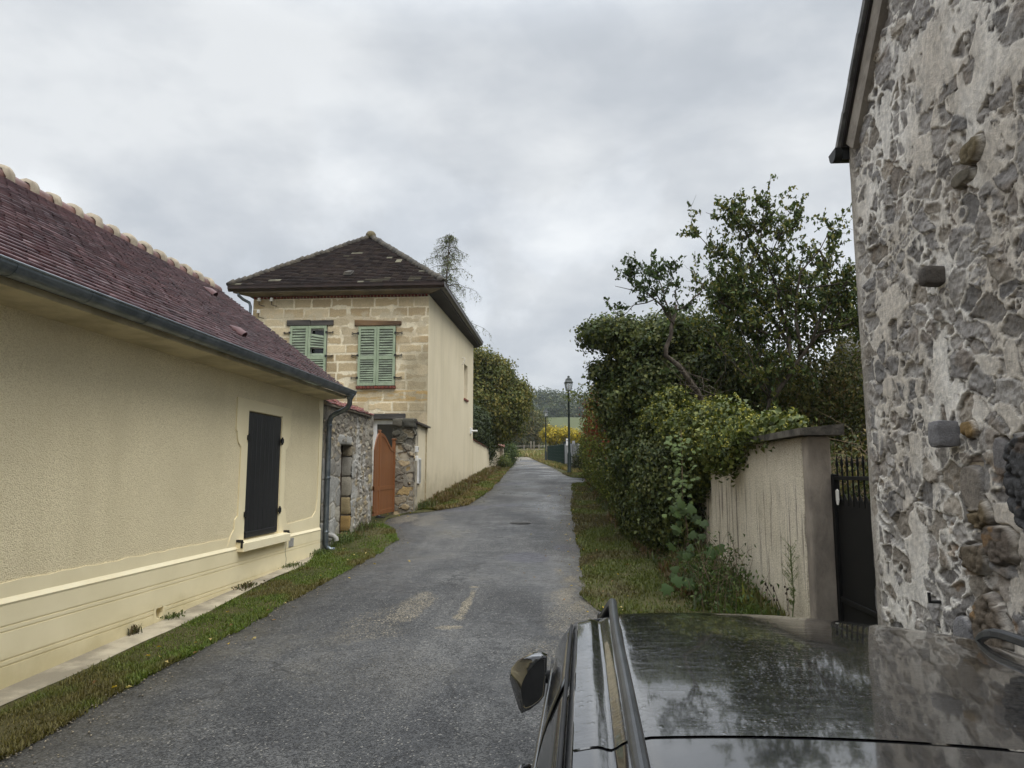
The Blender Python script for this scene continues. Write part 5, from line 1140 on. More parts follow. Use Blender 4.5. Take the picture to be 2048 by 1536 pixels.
    MB().hexa([(XC + sgn * .44, 5.2, .72), (XC + sgn * .80, 4.98, .74), (XC + sgn * .82, 4.8, .78), (XC + sgn * .5, 5.0, .76), (XC + sgn * .42, 5.17, .82), (XC + sgn * .77, 4.96, .86), (XC + sgn * .80, 4.75, .90), (XC + sgn * .5, 5.0, .88)]).build('headlight', M['clear_lens'], car, .02)
    for y in (2.55, 1.72): MB().tube([(XC + sgn * .925, y - .09, .96), (XC + sgn * .955, y - .07, .965), (XC + sgn * .955, y + .07, .965), (XC + sgn * .925, y + .09, .96)], .013, 8).build('door_handle', M['paint'], car, smooth=True)
def ws(u, t):      # windscreen between the pillars
    x = XC + u * (.83 + (.71 - .83) * t); yb_ = 3.98 - .30 * u * u; yt = yfront(XC + .73 * u) - .005
    y = yb_ + (yt - yb_) * t; zb_ = 1.10; zt = roofz(XC + .73 * u, yt) - .004
    return (x, y + .03 * math.sin(math.pi * t), zb_ + (zt - zb_) * t + .03 * math.sin(math.pi * t))
grid_obj('windscreen', ws, np.linspace(-1, 1, 25), np.linspace(0, 1, 12), M['car_glass'], car, True, .006)
grid_obj('rear_window', lambda u, t: (XC + u * (.74 - .1 * t), 1.02 + .03 * u * u - .02 * t + .0 * t, 1.08 + (1.43 - 1.08) * t), np.linspace(-1, 1, 13), np.linspace(0, 1, 6), M['car_glass'], car, True, .006)

car.rotation_euler = (0, R(2.6), R(-1.4))     # parked half on the sloping verge

# ------------------------------------------------------------------ street lamps
def lamp():
    t = thing('street_lamp', 'x', 'street lamp', (0, 0, 0), 'green lantern street lamps along the lane')
    MB().lathe([(.12, 0), (.12, .05), (.10, .08), (.095, .9), (.075, .98), (.06, 1.05), (.042, 3.8), (.06, 3.82), (.06, 3.86), (.035, 3.9), (.035, 4.0)], n=14).build('post', M['green_lamp'], t, smooth=True, local=True)
    f = MB(); f.box(-.115, .115, -.115, .115, 3.98, 4.01)
    for sx_ in (-1, 1):
        for sy_ in (-1, 1): f.tube([(sx_ * .105, sy_ * .105, 4.0), (sx_ * .165, sy_ * .165, 4.38)], .012, 6)
        f.tube([(sx_ * .0, 0, 3.99), (sx_ * .10, 0, 3.99)], .014, 6)
    f.box(-.19, .19, -.19, .19, 4.375, 4.405); fr_ = f.build('lantern', M['green_lamp'], t, local=True)
    MB().lathe([(.255, 4.405), (.20, 4.48), (.165, 4.58), (.12, 4.60), (.08, 4.62), (.06, 4.66), (.075, 4.69), (.05, 4.72), (.01, 4.73)], n=4, rot=math.pi / 4).build('hood', M['green_lamp'], t, local=True)
    gl = MB()
    for a, b in (((-1, -1), (1, -1)), ((1, -1), (1, 1)), ((1, 1), (-1, 1)), ((-1, 1), (-1, -1))):
        lo = .100; hi = .158; th_ = .004
        ip = lambda p, r_: (p[0] * r_, p[1] * r_)
        gl.hexa([(*ip(a, lo), 4.015), (*ip(b, lo), 4.015), (*ip(b, lo - th_), 4.015), (*ip(a, lo - th_), 4.015), (*ip(a, hi), 4.37), (*ip(b, hi), 4.37), (*ip(b, hi - th_), 4.37), (*ip(a, hi - th_), 4.37)])
    gl.build('pane', M['lamp_glass'], t, local=True)
    MB().lathe([(.03, 4.01), (.045, 4.08), (.04, 4.2), (.015, 4.24)], n=10).build('bulb', M['white_porcelain'], t, smooth=True, local=True)
    return t
l1 = lamp(); l1.location = (.14, 34.5, 1.98); l1.rotation_euler.z = R(12)
l1['label'] = 'taller looking green lantern street lamp at the right edge of the lane by the hedge'
l2 = copy_tree(l1); l2.location = (-1.77, 62, 2.85); l2.rotation_euler.z = R(20); l2['label'] = 'distant green lantern street lamp in front of the yellow tree'

# ------------------------------------------------------------------ far fences
GP_ = thing('concrete_fence', 'grey concrete panel fence behind the first street lamp', 'fence', (.2, 40, 2.2))
for i in range(3):
    a, b = np.array([.62, 37.]) + (np.array([-.10, 44.]) - np.array([.62, 37.])) * i / 3, np.array([.62, 37.]) + (np.array([-.10, 44.]) - np.array([.62, 37.])) * (i + 1) / 3
    za, zb_ = float(G(a[1])), float(G(b[1]))
    MB().hexa([(a[0], a[1] + .08, za), (a[0] + .06, a[1] + .08, za), (b[0] + .06, b[1], zb_), (b[0], b[1], zb_), (a[0], a[1] + .08, za + 1.45), (a[0] + .06, a[1] + .08, za + 1.45), (b[0] + .06, b[1], zb_ + 1.45), (b[0], b[1], zb_ + 1.45)]).build('panel', M['grey_panel'], GP_)
    MB().box(b[0] - .06, b[0] + .1, b[1] - .0, b[1] + .08, zb_ - .1, zb_ + 1.6).build('post', M['grey_panel'] if i < 2 else M['green_lamp'], GP_)
GF = thing('mesh_fence', 'dark green mesh fence running up the lane past the concrete panels', 'fence', (-.7, 53, 2.5))
pa, pb = np.array([-.12, 44.1]), np.array([-1.75, 66.])
for i in range(8):
    a, b = pa + (pb - pa) * i / 8, pa + (pb - pa) * (i + 1) / 8; za, zb_ = float(G(a[1])), float(G(b[1]))
    m_ = MB(); n_ = 26
    for j in range(n_ + 1):
        c_ = a + (b - a) * j / n_; zc_ = za + (zb_ - za) * j / n_; m_.box(c_[0] - .012, c_[0] + .012, c_[1] - .018, c_[1] + .018, zc_ + .05, zc_ + 1.42)
    for h_ in np.arange(.1, 1.45, .22): m_.tube([(a[0], a[1], za + h_), (b[0], b[1], zb_ + h_)], .012, 4)
    m_.build('mesh_panel', M['fence_green'], GF)
    MB().box(a[0] - .03, a[0] + .03, a[1] - .03, a[1] + .03, za, za + 1.5).build('post', M['fence_green'], GF)
mb = MB(); c_ = at(1136, 884, 38.5); mb.box(c_[0] - .11, c_[0] + .11, c_[1] - .1, c_[1] + .1, c_[2] - .2, c_[2] + .17).tube([(c_[0], c_[1], float(G(38.5))), (c_[0], c_[1], c_[2] - .2)], .03, 8)
lbx = tag(mb.build('letterbox', M['white_pvc'], None, .01), 'small white letterbox on a post just behind the first street lamp', 'letterbox')
MB().box(c_[0] - .08, c_[0] + .08, c_[1] - .108, c_[1] - .1005, c_[2] + .06, c_[2] + .10).build('slot', M['pvc_grey'], lbx)
FG = thing('field_fence', 'weathered wooden post and rail fence closing the far end of the lane', 'fence', (-7, 96, 4.4))
for i, px in enumerate((1012, 1030, 1048, 1062, 1068, 1078, 1094)):
    c_ = at(px, 900, 94 + .3 * i); zg = float(G(c_[1])); hh = 1.7 if px in (1062, 1068) else 1.25
    MB().box(c_[0] - .07, c_[0] + .07, c_[1] - .07, c_[1] + .07, zg - .2, zg + hh).build('post', M['post_wood'], FG)
a, b = at(1008, 900, 94), at(1100, 900, 96)
for h_ in (.55, 1.05): MB().tube([(a[0], a[1], float(G(a[1])) + h_), (b[0], b[1], float(G(b[1])) + h_)], .035, 6).build('rail', M['post_wood'], FG)
# manhole cover in the asphalt
mc = MB().lathe([(.27, .0), (.27, .008), (.25, .010)], (-1.12, 17.2, float(G(17.2)) + .05), 24)
for i in range(-4, 5): mc.box(-1.12 - math.sqrt(.055 - (i * .055) ** 2), -1.12 + math.sqrt(.055 - (i * .055) ** 2), 17.2 + i * .055 - .012, 17.2 + i * .055 + .012, float(G(17.2)) + .056, float(G(17.2)) + .064)
tag(mc.build('manhole_cover', mk('iron cover', S(88, 86, 82), S(70, 68, 65), 20, .6, .3, 60, .002), None), 'round iron manhole cover set in the asphalt lane', 'manhole cover')

# ------------------------------------------------------------------ foliage tools
def unit(a): return a / (np.linalg.norm(a, axis=1, keepdims=True) + 1e-9)
def leaf_arrays(Pp, Nn, L, Wd, Cc, r, droop=.6, fold=.25, curl=.15):
    n = len(Pp); L = np.broadcast_to(L, (n,)); Wd = np.broadcast_to(Wd, (n,))
    d = r.normal(size=(n, 3)); d[:, 2] -= droop * 1.6; a = unit(d - Nn * (d * Nn).sum(1, keepdims=True)); b = np.cross(Nn, a)
    base = Pp - a * (L * .5)[:, None]; mid = base + a * (L * .42)[:, None]
    lf = mid + b * (Wd * .5)[:, None] + Nn * (Wd * fold)[:, None]; rt = mid - b * (Wd * .5)[:, None] + Nn * (Wd * fold)[:, None]; tip = base + a * L[:, None] - Nn * (L * curl)[:, None]
    V = np.stack([base, lf, tip, rt], 1).reshape(-1, 3); i = np.arange(n)[:, None] * 4
    F = np.concatenate([i + [0, 2, 1], i + [0, 3, 2]]); return V, F, np.repeat(Cc, 4, 0)
def shades(pal, n, r, lo=.7, hi=1.3):
    pal = np.array(pal); c = pal[r.integers(len(pal), size=n)]; return c * r.uniform(lo, hi, (n, 1))
def crown_pts(ells, nclump, per, cr, r, shell=.35, lump=.3, ls=1.4, keep=None):
    """clump centres spread through the outer part of a union of ellipsoids, leaves round each"""
    E_ = np.array([[*c, *q] for c, q in ells], float); ar = (E_[:, 3] * E_[:, 4] + E_[:, 3] * E_[:, 5] + E_[:, 4] * E_[:, 5]); k = r.choice(len(E_), nclump * 2, p=ar / ar.sum())
    d = unit(r.normal(size=(len(k), 3))); c, q = E_[k, :3], E_[k, 3:]
    rad = 1 - shell * r.random(len(k)) ** 1.6; w_ = c + d * q
    lm = 1 + lump * (fbm(w_[:, 0] * ls + w_[:, 1] * .7 * ls, w_[:, 2] * ls + w_[:, 1] * .5 * ls, 3, 3) - .55) * 2
    P_ = c + d * q * (rad * lm)[:, None]; ins = np.zeros(len(k), bool)
    for j, e in enumerate(E_): ins |= (k != j) & ((((P_ - e[:3]) / e[3:]) ** 2).sum(1) < (1 - shell) ** 2)
    P_, d = P_[~ins][:nclump], d[~ins][:nclump]
    if keep is not None: m = keep(P_); P_, d = P_[m], d[m]
    n = len(P_); off = r.normal(size=(n, per, 3)) * cr * .5
    Q = (P_[:, None] + off).reshape(-1, 3); N_ = unit(np.repeat(d, per, 0) * .9 + unit(off.reshape(-1, 3)) * .6 + r.normal(size=(n * per, 3)) * .45 + [0, 0, .25])
    return Q, N_, np.repeat(np.arange(n), per)
def foliage(name, ells, nclump, per, cr, L, W, pal, mat, parent, seed, droop=.6, shell=.35, lump=.3, ls=1.4, keep=None, colf=None, extra=None):
    r = np.random.default_rng(seed); Q, N_, k = crown_pts(ells, nclump, per, cr, r, shell, lump, ls, keep); n = len(Q)
    cl = shades(pal, k.max() + 1, r, .75, 1.2)[k] * r.uniform(.75, 1.25, (n, 1))
    if colf: cl = colf(Q, cl, r)
    s_ = r.uniform(.65, 1.2, n); V, F, C = leaf_arrays(Q, N_, L * s_, W * s_, cl, r, droop)
    if extra: 
        V2, F2, C2 = extra(Q, N_, r); F = np.concatenate([F, F2 + len(V)]); V = np.concatenate([V, V2]); C = np.concatenate([C, C2])
    return np_mesh(name, V, F, mat, parent, C)
def branch_tree(mb, limbs, r, leaves, rad, sub=(5, .55), twig=(4, .28), up=.25, leafstep=.05, bare=0.0):
    """limbs: list of polylines; grows side branches and twigs, collects leaf points on the twigs"""
    def poly(p, d, L_, n, wob, up_):
        pts = [p]; 
        for i in range(n): d = unit((d + r.normal(size=3) * wob + np.array([0, 0, up_]))[None])[0]; pts.append(pts[-1] + d * L_ / n)
        return pts
    for ln, (pts, ra, rb) in limbs.items() if isinstance(limbs, dict) else enumerate(limbs):
        pts = [np.asarray(p, float) for p in pts]; fine = []
        for a, b in zip(pts[:-1], pts[1:]):
            m_ = max(2, int(np.linalg.norm(b - a) / .25)); fine += [a + (b - a) * t + r.normal(size=3) * .015 for t in np.linspace(0, 1, m_, endpoint=False)]
        fine.append(pts[-1]); rr_ = np.linspace(ra, rb, len(fine)); mb.tube(fine, list(rr_), 7)
        for i in range(int(len(fine) * .25), len(fine)):
            p = fine[i]; d0 = unit((fine[min(i + 1, len(fine) - 1)] - fine[max(i - 1, 0)])[None])[0]
            for s_ in range(r.poisson(sub[0] * .25)):
                d = unit((d0 * .7 + r.normal(size=3) * .75 + np.array([0, 0, up]))[None])[0]; L_ = sub[1] * r.uniform(.5, 1.3)
                br = poly(p, d, L_, 5, .22, up * .15); mb.tube(br, list(np.linspace(min(rr_[i] * .5, .014), .004, 6)), 5, False)
                for t in range(r.poisson(twig[0])):
                    q = br[r.integers(1, 6)]; d2 = unit((d * .6 + r.normal(size=3) * .8)[None])[0]; tw = poly(q, d2, twig[1] * r.uniform(.5, 1.4), 3, .25, .02)
                    mb.tube(tw, [.004, .003, .0025, .002], 4, False)
                    if r.random() > bare:
                        for a, b in zip(tw[:-1], tw[1:]):
                            for u in np.arange(0, 1, leafstep / (np.linalg.norm(b - a) + 1e-6)): leaves.append(a + (b - a) * u + r.normal(size=3) * .02)
                if r.random() > bare:
                    for a, b in zip(br[1:-1], br[2:]):
                        for u in np.arange(0, 1, leafstep * 1.4 / (np.linalg.norm(b - a) + 1e-6)): leaves.append(a + (b - a) * u + r.normal(size=3) * .025)
def leaf_cloud(name, pts, L, W, pal, mat, parent, seed, droop=1.0, colf=None):
    r = np.random.default_rng(seed); P_ = np.array(pts); n = len(P_); N_ = unit(r.normal(size=(n, 3)) + [0, 0, .5]); s_ = r.uniform(.6, 1.25, n)
    c = shades(pal, n, r)
    if colf: c = colf(P_, c, r)
    V, F, C = leaf_arrays(P_, N_, L * s_, W * s_, c, r, droop); return np_mesh(name, V, F, mat, parent, C)
IVY = [S(76, 84, 42), S(66, 76, 38), S(86, 92, 46), S(58, 68, 35), S(96, 98, 50)]
OLIVE = [S(94, 102, 50), S(80, 90, 44), S(106, 110, 56), S(70, 80, 40)]
UMB = [S(150, 146, 62), S(138, 138, 60), S(160, 152, 70)]
def umbels(prob, size=.045):
    def f(Q, N_, r):
        m = (r.random(len(Q)) < prob) & (N_[:, 2] > -.1); c = Q[m] + N_[m] * .05; k = 9
        off = unit(r.normal(size=(len(c) * k, 3))) * size * .55; P_ = np.repeat(c, k, 0) + off
        return leaf_arrays(P_, unit(off), size * .55, size * .5, shades(UMB, len(P_), r, .8, 1.2), r, 0., .0, 0.)
    return f

# ------------------------------------------------------------------ ivy mass over the roadside wall
IM = thing('ivy', 'dense dark ivy mass spilling over the streaked roadside wall with yellowish flower heads', 'ivy', (2.3, 11, .4))
rD0 = np.random.default_rng(34); pA = at(1400, 880, 11); pB = at(1300, 880, 12.2)
top_e = [((2.42, 10.7, 2.52), (.28, .8, .22)), ((2.40, 11.6, 2.68), (.36, .6, .38)), ((2.35, 12.6, 2.60), (.42, .7, .42)), ((2.2, 13.6, 2.88), (.55, 1.0, .55)), ((2.42, 9.7, 2.54), (.20, .45, .11)), ((2.35, 11.6, 2.35), (.12, .4, .24)), ((2.34, 9.95, 2.32), (.09, .22, .20)), ((2.36, 10.5, 2.3), (.08, .25, .18)), ((2.32, 12.5, 2.0), (.14, .3, .35)), ((2.45, 9.0, 2.56), (.22, .5, .10)), ((2.5, 8.4, 2.53), (.15, .3, .05)), ((2.1, 14.6, 2.75), (.7, 1.0, .6)), ((2.0, 15.6, 2.9), (.7, 1.0, .7))]
for k in range(22):
    e_ = top_e[[0, 1, 2, 3, 1, 3][k % 6]]; d_ = unit(rD0.normal(size=(1, 3)))[0]; d_[0] = -abs(d_[0]); top_e.append((tuple(np.array(e_[0]) + d_ * np.array(e_[1]) * .95), tuple(rD0.uniform(.12, .30, 3))))
foliage('leaves', top_e, 4400, 11, .17, .075, .07, [S(92, 100, 48), S(80, 90, 44), S(104, 108, 54), S(70, 80, 40)], M['ivy_leaf'], IM, 21, .7, .5, .85, 1.7, extra=umbels(.13))
face_e = [((2.1, 13.4, 1.6), (.6, .75, 1.35)), ((2.0, 14.0, 1.75), (.75, 1.1, 1.5)), ((1.95, 15.6, 2.0), (.85, 1.3, 1.7)), ((1.9, 16.8, 2.4), (.8, 1.0, 1.9)), ((2.0, 14.0, .9), (.6, .9, .7)), ((1.85, 15.5, 1.2), (.75, 1.2, .9))]
foliage('hanging_leaves', face_e, 5600, 11, .18, .075, .07, IVY, M['ivy_leaf'], IM, 22, 1.0, .4, .3, 1.8)
mb = MB(); rr_ = np.random.default_rng(4)
for i in range(26):
    x, y = 2.36, rr_.uniform(12.9, 15.5); z0 = .4; pts = [(x + rr_.normal() * .02, y + .1 * math.sin(i + t * 3), z0 + 2.2 * t) for t in np.linspace(0, 1, 7)]; mb.tube(pts, [.028, .025, .022, .02, .016, .012, .008], 6)
mb.build('stems', M['bark'], IM)
# tall ivy dome behind the wall
ID = thing('ivy_tree', 'tall rounded tree smothered in dark ivy behind the roadside wall', 'tree', (2.9, 15.5, .6))
cD = at(1345, 745, 15.3)
dome = [((cD[0] - .1, 15.4, 3.9), (1.35, 1.4, 1.15)), ((cD[0] + .75, 15.0, 3.75), (.95, 1.2, 1.15)), ((cD[0] - .95, 15.8, 4.95), (.75, .8, .36)), ((cD[0] - .1, 15.4, 4.95), (.95, 1.0, .42)), ((cD[0] - 1.05, 16.2, 3.6), (.65, .9, .95)), ((cD[0] + .5, 15.6, 4.7), (.8, .9, .45)), ((cD[0] - .2, 15.6, 2.4), (1.4, 1.3, 1.2))]
rD = np.random.default_rng(33)
for k in range(26):
    e_ = dome[[0, 1, 2, 3, 4, 5][k % 6]]; d_ = unit(rD.normal(size=(1, 3)))[0]; d_[1] = -abs(d_[1]) * .6; dome.append((tuple(np.array(e_[0]) + d_ * np.array(e_[1]) * 1.0), tuple(rD.uniform(.2, .42, 3))))
foliage('leaves', dome, 6200, 11, .19, .085, .08, IVY + [S(66, 80, 40), S(84, 92, 48)], M['ivy_leaf'], ID, 23, .8, .42, .55, 1.5, extra=umbels(.025))
mb = MB(); mb.tube([(3.0, 15.6, .4), (2.95, 15.5, 2.0), (2.9, 15.5, 3.6), (2.7, 15.6, 4.6)], [.16, .14, .10, .04], 9)
for a in range(9):
    t = a * .7; mb.tube([(2.92, 15.5, 2.6 + .15 * a), (2.9 + .5 * math.cos(t), 15.5 + .5 * math.sin(t), 3.1 + .15 * a), (2.9 + .95 * math.cos(t), 15.5 + .9 * math.sin(t), 3.5 + .13 * a)], [.04, .025, .01], 6)
mb.tube([(2.4, 15.5, 3.6), (1.9, 15.7, 4.3), (1.55, 15.8, 4.75)], [.03, .02, .01], 6).tube([(2.2, 15.6, 4.0), (1.75, 15.8, 4.5), (1.6, 15.8, 4.9)], [.02, .015, .008], 5)
mb.build('trunk', M['bark'], ID, smooth=True)

# ------------------------------------------------------------------ creeper hedge further up, turning red
CH = thing('creeper_hedge', 'tall loose hedge of green and reddening creeper leaves running up to the street lamp', 'hedge', (2, 22, 1.3))
he = []
for y in np.arange(16.6, 31.5, 1.25):
    base = np.interp(y, [12.7, 17.3, 24, 31], [1.76, 1.30, 1.10, .95]); gz_ = float(G(y)); topz = np.interp(y, [16, 18, 22, 26, 31], [4.6, 5.0, 5.3, 5.75, 5.5]) ; hh = (topz - gz_) / 2
    he.append(((base + .62, y, gz_ + hh * .95), (.86 + .1 * math.sin(y * 2.3), 1.15, hh * 1.05))); he.append(((base + .55, y + .5, gz_ + .7), (.75, 1.0, .9)))
def redden(Q, c, r):
    rd = sstep(.44, .60, fbm(Q[:, 1] * .38 + 3.3, Q[:, 2] * .7 + Q[:, 0] * .3, 51, 3)) * sstep(2.0, 3.6, Q[:, 2]) * .9
    sel = r.random(len(Q)) < rd * .75; c[sel] = np.array(S(122, 58, 40)) * r.uniform(.5, 1.3, (sel.sum(), 1))
    ol = r.random(len(Q)) < .12; c[ol] = np.array(S(124, 128, 60)) * r.uniform(.7, 1.2, (ol.sum(), 1)); return c
foliage('leaves', he, 9500, 10, .26, .085, .08, OLIVE + [S(76, 86, 44), S(92, 96, 48), S(84, 80, 44)], M['leaf'], CH, 24, .9, .35, .45, 1.3, colf=redden)
mb = MB()
for i in range(40):
    y = 16.8 + i * .36; mb.tube([(2.3, y, float(G(y))), (2.2 + .2 * math.sin(i), y, float(G(y)) + 1.6), (2.1 + .3 * math.sin(i * 2), y + .2, float(G(y)) + 3.4)], [.03, .02, .008], 5)
mb.build('stems', M['bark'], CH)
sp_r = np.random.default_rng(8); pts = []; mb = MB()      # loose shoots reaching out past the lamp
for px, py in ((1150, 790), (1132, 785), (1128, 796), (1165, 752), (1180, 742), (1200, 700), (1160, 770)):
    a = at(px + 60, py + 25, 30.5); b = at(px, py, 30.5); pl_ = [a + (b - a) * t + np.array([0, 0, .12 * math.sin(t * 3)]) for t in np.linspace(0, 1, 7)]; mb.tube(pl_, [.014, .012, .01, .008, .006, .005, .004], 5)
    for p, q in zip(pl_[:-1], pl_[1:]): pts += [p + (q - p) * u + sp_r.normal(size=3) * .07 for u in sp_r.random(9)]
mb.build('shoots', M['twig'], CH); leaf_cloud('shoot_leaves', pts, .13, .08, OLIVE, M['leaf'], CH, 31)

# ------------------------------------------------------------------ fruit trees over the wall
def zz(px, py): return 1120 + px * .3027, 360 + py * .3027
T1 = thing('plum_tree', 'tall open fruit tree fanning up from behind the roadside wall against the sky', 'tree', (4.5, 13.4, .5))
lm = [([(4.15, 13.2, .4), at(1520, 860, 13.2), at(1545, 800, 13.2), at(1592, 723, 13.1), at(1635, 669, 13.0), at(1713, 629, 12.9)], .085, .02),
      ([(4.0, 13.5, .4), at(1538, 800, 13.4), at(1526, 738, 13.5), at(1515, 690, 13.5)], .05, .012),
      ([at(1585, 735, 13.1), at(1572, 640, 13.2), at(1545, 560, 13.3), at(1520, 480, 13.4), at(1531, 392, 13.4)], .045, .005),
      ([at(1575, 690, 13.2), at(1540, 620, 13.5), at(1485, 545, 13.7), at(1425, 500, 13.8), at(1382, 448, 13.9)], .035, .004),
      ([at(1600, 710, 13.1), at(1590, 610, 12.9), at(1600, 545, 12.8), at(1640, 500, 12.8), at(1668, 455, 12.8)], .035, .004),
      ([at(1620, 690, 13.0), at(1650, 620, 12.9), at(1690, 565, 12.8), at(1715, 535, 12.8)], .03, .005),
      ([at(1560, 680, 13.3), at(1490, 640, 13.2), at(1440, 600, 13.2), at(1395, 560, 13.2)], .03, .004),
      ([at(1535, 520, 13.4), at(1560, 470, 13.4), at(1588, 436, 13.5)], .014, .004),
      ([at(1530, 530, 13.4), at(1480, 450, 13.5), at(1412, 425, 13.6)], .016, .004),
      ([at(1520, 480, 13.4), at(1500, 440, 13.3), at(1470, 425, 13.3)], .012, .004),
      ([at(1660, 655, 13.0), at(1690, 610, 13.0), at(1722, 585, 13.0)], .02, .005),
      ([at(1640, 665, 13.0), at(1700, 650, 12.7), at(1740, 640, 12.5)], .02, .005)]
r_ = np.random.default_rng(12)
for k in range(15):
    a_ = lm[[0, 2, 3, 4, 5, 6][k % 6]][0]; p_ = np.array(a_[min(2 + k % 2, len(a_) - 2)]); q_ = at(r_.uniform(1400, 1715), r_.uniform(545, 660), 12.6 + r_.uniform(0, 1.6)); m_ = p_ * .45 + q_ * .55 + [0, 0, -.12]
    lm.append(([p_, m_, q_], .016, .004))
mb = MB(); lv = []; branch_tree(mb, lm, r_, lv, 0, (7.5, .50), (4.6, .24), .42, .042, .03)
mb.build('trunk', M['bark'], T1, smooth=True)
CH_P = [S(78, 92, 50), S(66, 80, 44), S(94, 102, 56), S(112, 108, 56), S(58, 72, 40)]
cp_ = [at(px, py, 13.4 + (k % 3) * .35) for k, (px, py) in enumerate(((1480, 610), (1540, 590), (1600, 620), (1650, 610), (1690, 640), (1440, 630), (1560, 650), (1500, 560), (1630, 660), (1700, 590)))]
foliage('inner_leaves', [(tuple(p), (.62, .6, .42)) for p in cp_], 620, 7, .26, .095, .052, CH_P, M['leaf'], T1, 19, 1.1, .85, .5, 1.6)
leaf_cloud('crown', lv, .095, .052, CH_P, M['leaf'], T1, 13, 1.3)
T2 = thing('cherry_tree', 'leaning half bare fruit tree with a crooked grey trunk in front of the ivy', 'tree', (3.0, 12.6, .5))
lm = [([(3.0, 12.6, .4), at(1400, 800, 12.4), at(1385, 770, 12.3), at(1355, 735, 12.2), at(1330, 711, 12.1), at(1338, 680, 12.1), at(1345, 650, 12.1), at(1352, 610, 12.2)], .075, .028),
      ([at(1345, 650, 12.1), at(1325, 610, 12.1), at(1290, 585, 12.1), at(1230, 572, 12.1)], .024, .004),
      ([at(1350, 625, 12.2), at(1375, 610, 12.2), at(1400, 585, 12.2), at(1412, 555, 12.3)], .02, .004),
      ([at(1345, 640, 12.1), at(1330, 600, 12.0), at(1320, 570, 12.0), at(1312, 552, 12.0)], .02, .004),
      ([at(1290, 586, 12.1), at(1265, 560, 12.1), at(1262, 542, 12.1)], .012, .004), ([at(1310, 600, 12.1), at(1270, 610, 12.0), at(1240, 635, 12.0)], .012, .004),
      ([at(1325, 608, 12.1), at(1300, 570, 12.2), at(1310, 545, 12.3)], .012, .003), ([at(1352, 610, 12.2), at(1350, 575, 12.2), at(1340, 548, 12.2)], .012, .004)]
mb = MB(); lv = []; branch_tree(mb, lm[1:], r_, lv, 0, (6.5, .26), (3.6, .16), .3, .038, .03); lv2 = []; branch_tree(mb, lm[:1], r_, lv2, 0, (.5, .3), (1, .2), .2, .06, .9)
for k in range(16):                                                   # bare twigs round the crook
    a = at(r_.uniform(1360, 1440), r_.uniform(760, 800), 12.2); b = at(r_.uniform(1310, 1480), r_.uniform(700, 815), 12.0); m_ = (a + b) / 2 + r_.normal(size=3) * .06; mb.tube([a, m_, b], [.009, .006, .002], 5, False)
mb.build('trunk', M['bark'], T2, smooth=True); leaf_cloud('crown', lv, .085, .048, [S(60, 76, 44), S(52, 66, 38), S(72, 84, 48)], M['leaf'], T2, 14, 1.4)
# thicket behind the wall and gate
TH = thing('thicket', 'tangled olive green thicket behind the gate between the fruit tree and the stone building', 'shrub', (5, 15, .6))
te = [((4.6, 15.5, 2.2), (1.5, 1.2, 1.9)), ((6.0, 15.0, 2.5), (1.5, 1.3, 2.1)), ((3.9, 16.5, 2.6), (1.2, 1.2, 1.8)), ((7.3, 14.5, 2.4), (1.3, 1.3, 2.0)), ((5.2, 16.5, 3.6), (1.4, 1.2, 1.2)), ((4.6, 14.4, 3.6), (1.3, .9, 1.3)), ((5.8, 14.6, 3.5), (1.1, .9, 1.4)), ((3.7, 15.2, 3.9), (1.0, .9, 1.0)), ((4.2, 12.6, 1.6), (.7, .8, .9)), ((4.6, 11.0, 1.6), (1.0, .8, .9))]
foliage('leaves', te, 6800, 9, .30, .085, .05, [S(78, 82, 44), S(66, 72, 38), S(94, 92, 50), S(100, 88, 52), S(58, 66, 36)], M['leaf'], TH, 25, .8, .6, .5, 1.1)
mb = MB()
for k in range(420):
    a = np.array([r_.uniform(3.3, 6.5), r_.uniform(10.4, 13.5), r_.uniform(.6, 2.2)]); d = unit(r_.normal(size=(1, 3)) + [[0, 0, .5]])[0] * r_.uniform(.4, 1.3); mb.tube([a, a + d * .5 + r_.normal(size=3) * .08, a + d + r_.normal(size=3) * .1 - [0, 0, .12]], [.007, .005, .002], 4, False)
for k in range(9):
    a = np.array([r_.uniform(3.6, 6.8), r_.uniform(13.5, 15), .6]); mb.tube([a, a + [r_.normal() * .3, .1, 1.6], a + [r_.normal() * .7, .2, 3.2]], [.05, .035, .015], 6)
mb.build('twigs', M['twig'], TH)
# brown tiled roof just showing through the trees
br_ = thing('garden_shed', 'dark brown shed roof half hidden by the trees beside the stone building', 'shed', (9, 19, .8))
MB().box(7.6, 12, 17.5, 21, .6, 3.9).build('wall', M['wood_grey'], br_); tiled('roof', (7.3, 17.2, 3.85), (12.3, 17.2, 3.85), (7.3, 19.3, 5.6), (12.3, 19.3, 5.6), 16, .25, .02, M['tile_old'], br_, oldp, .006, 8)
MB().hexa([(7.3, 17.2, 3.7), (12.3, 17.2, 3.7), (12.3, 21.4, 3.7), (7.3, 21.4, 3.7), (7.3, 19.2, 5.58), (12.3, 19.2, 5.58), (12.3, 19.4, 5.58), (7.3, 19.4, 5.58)]).build('gable', M['wood_grey'], br_)

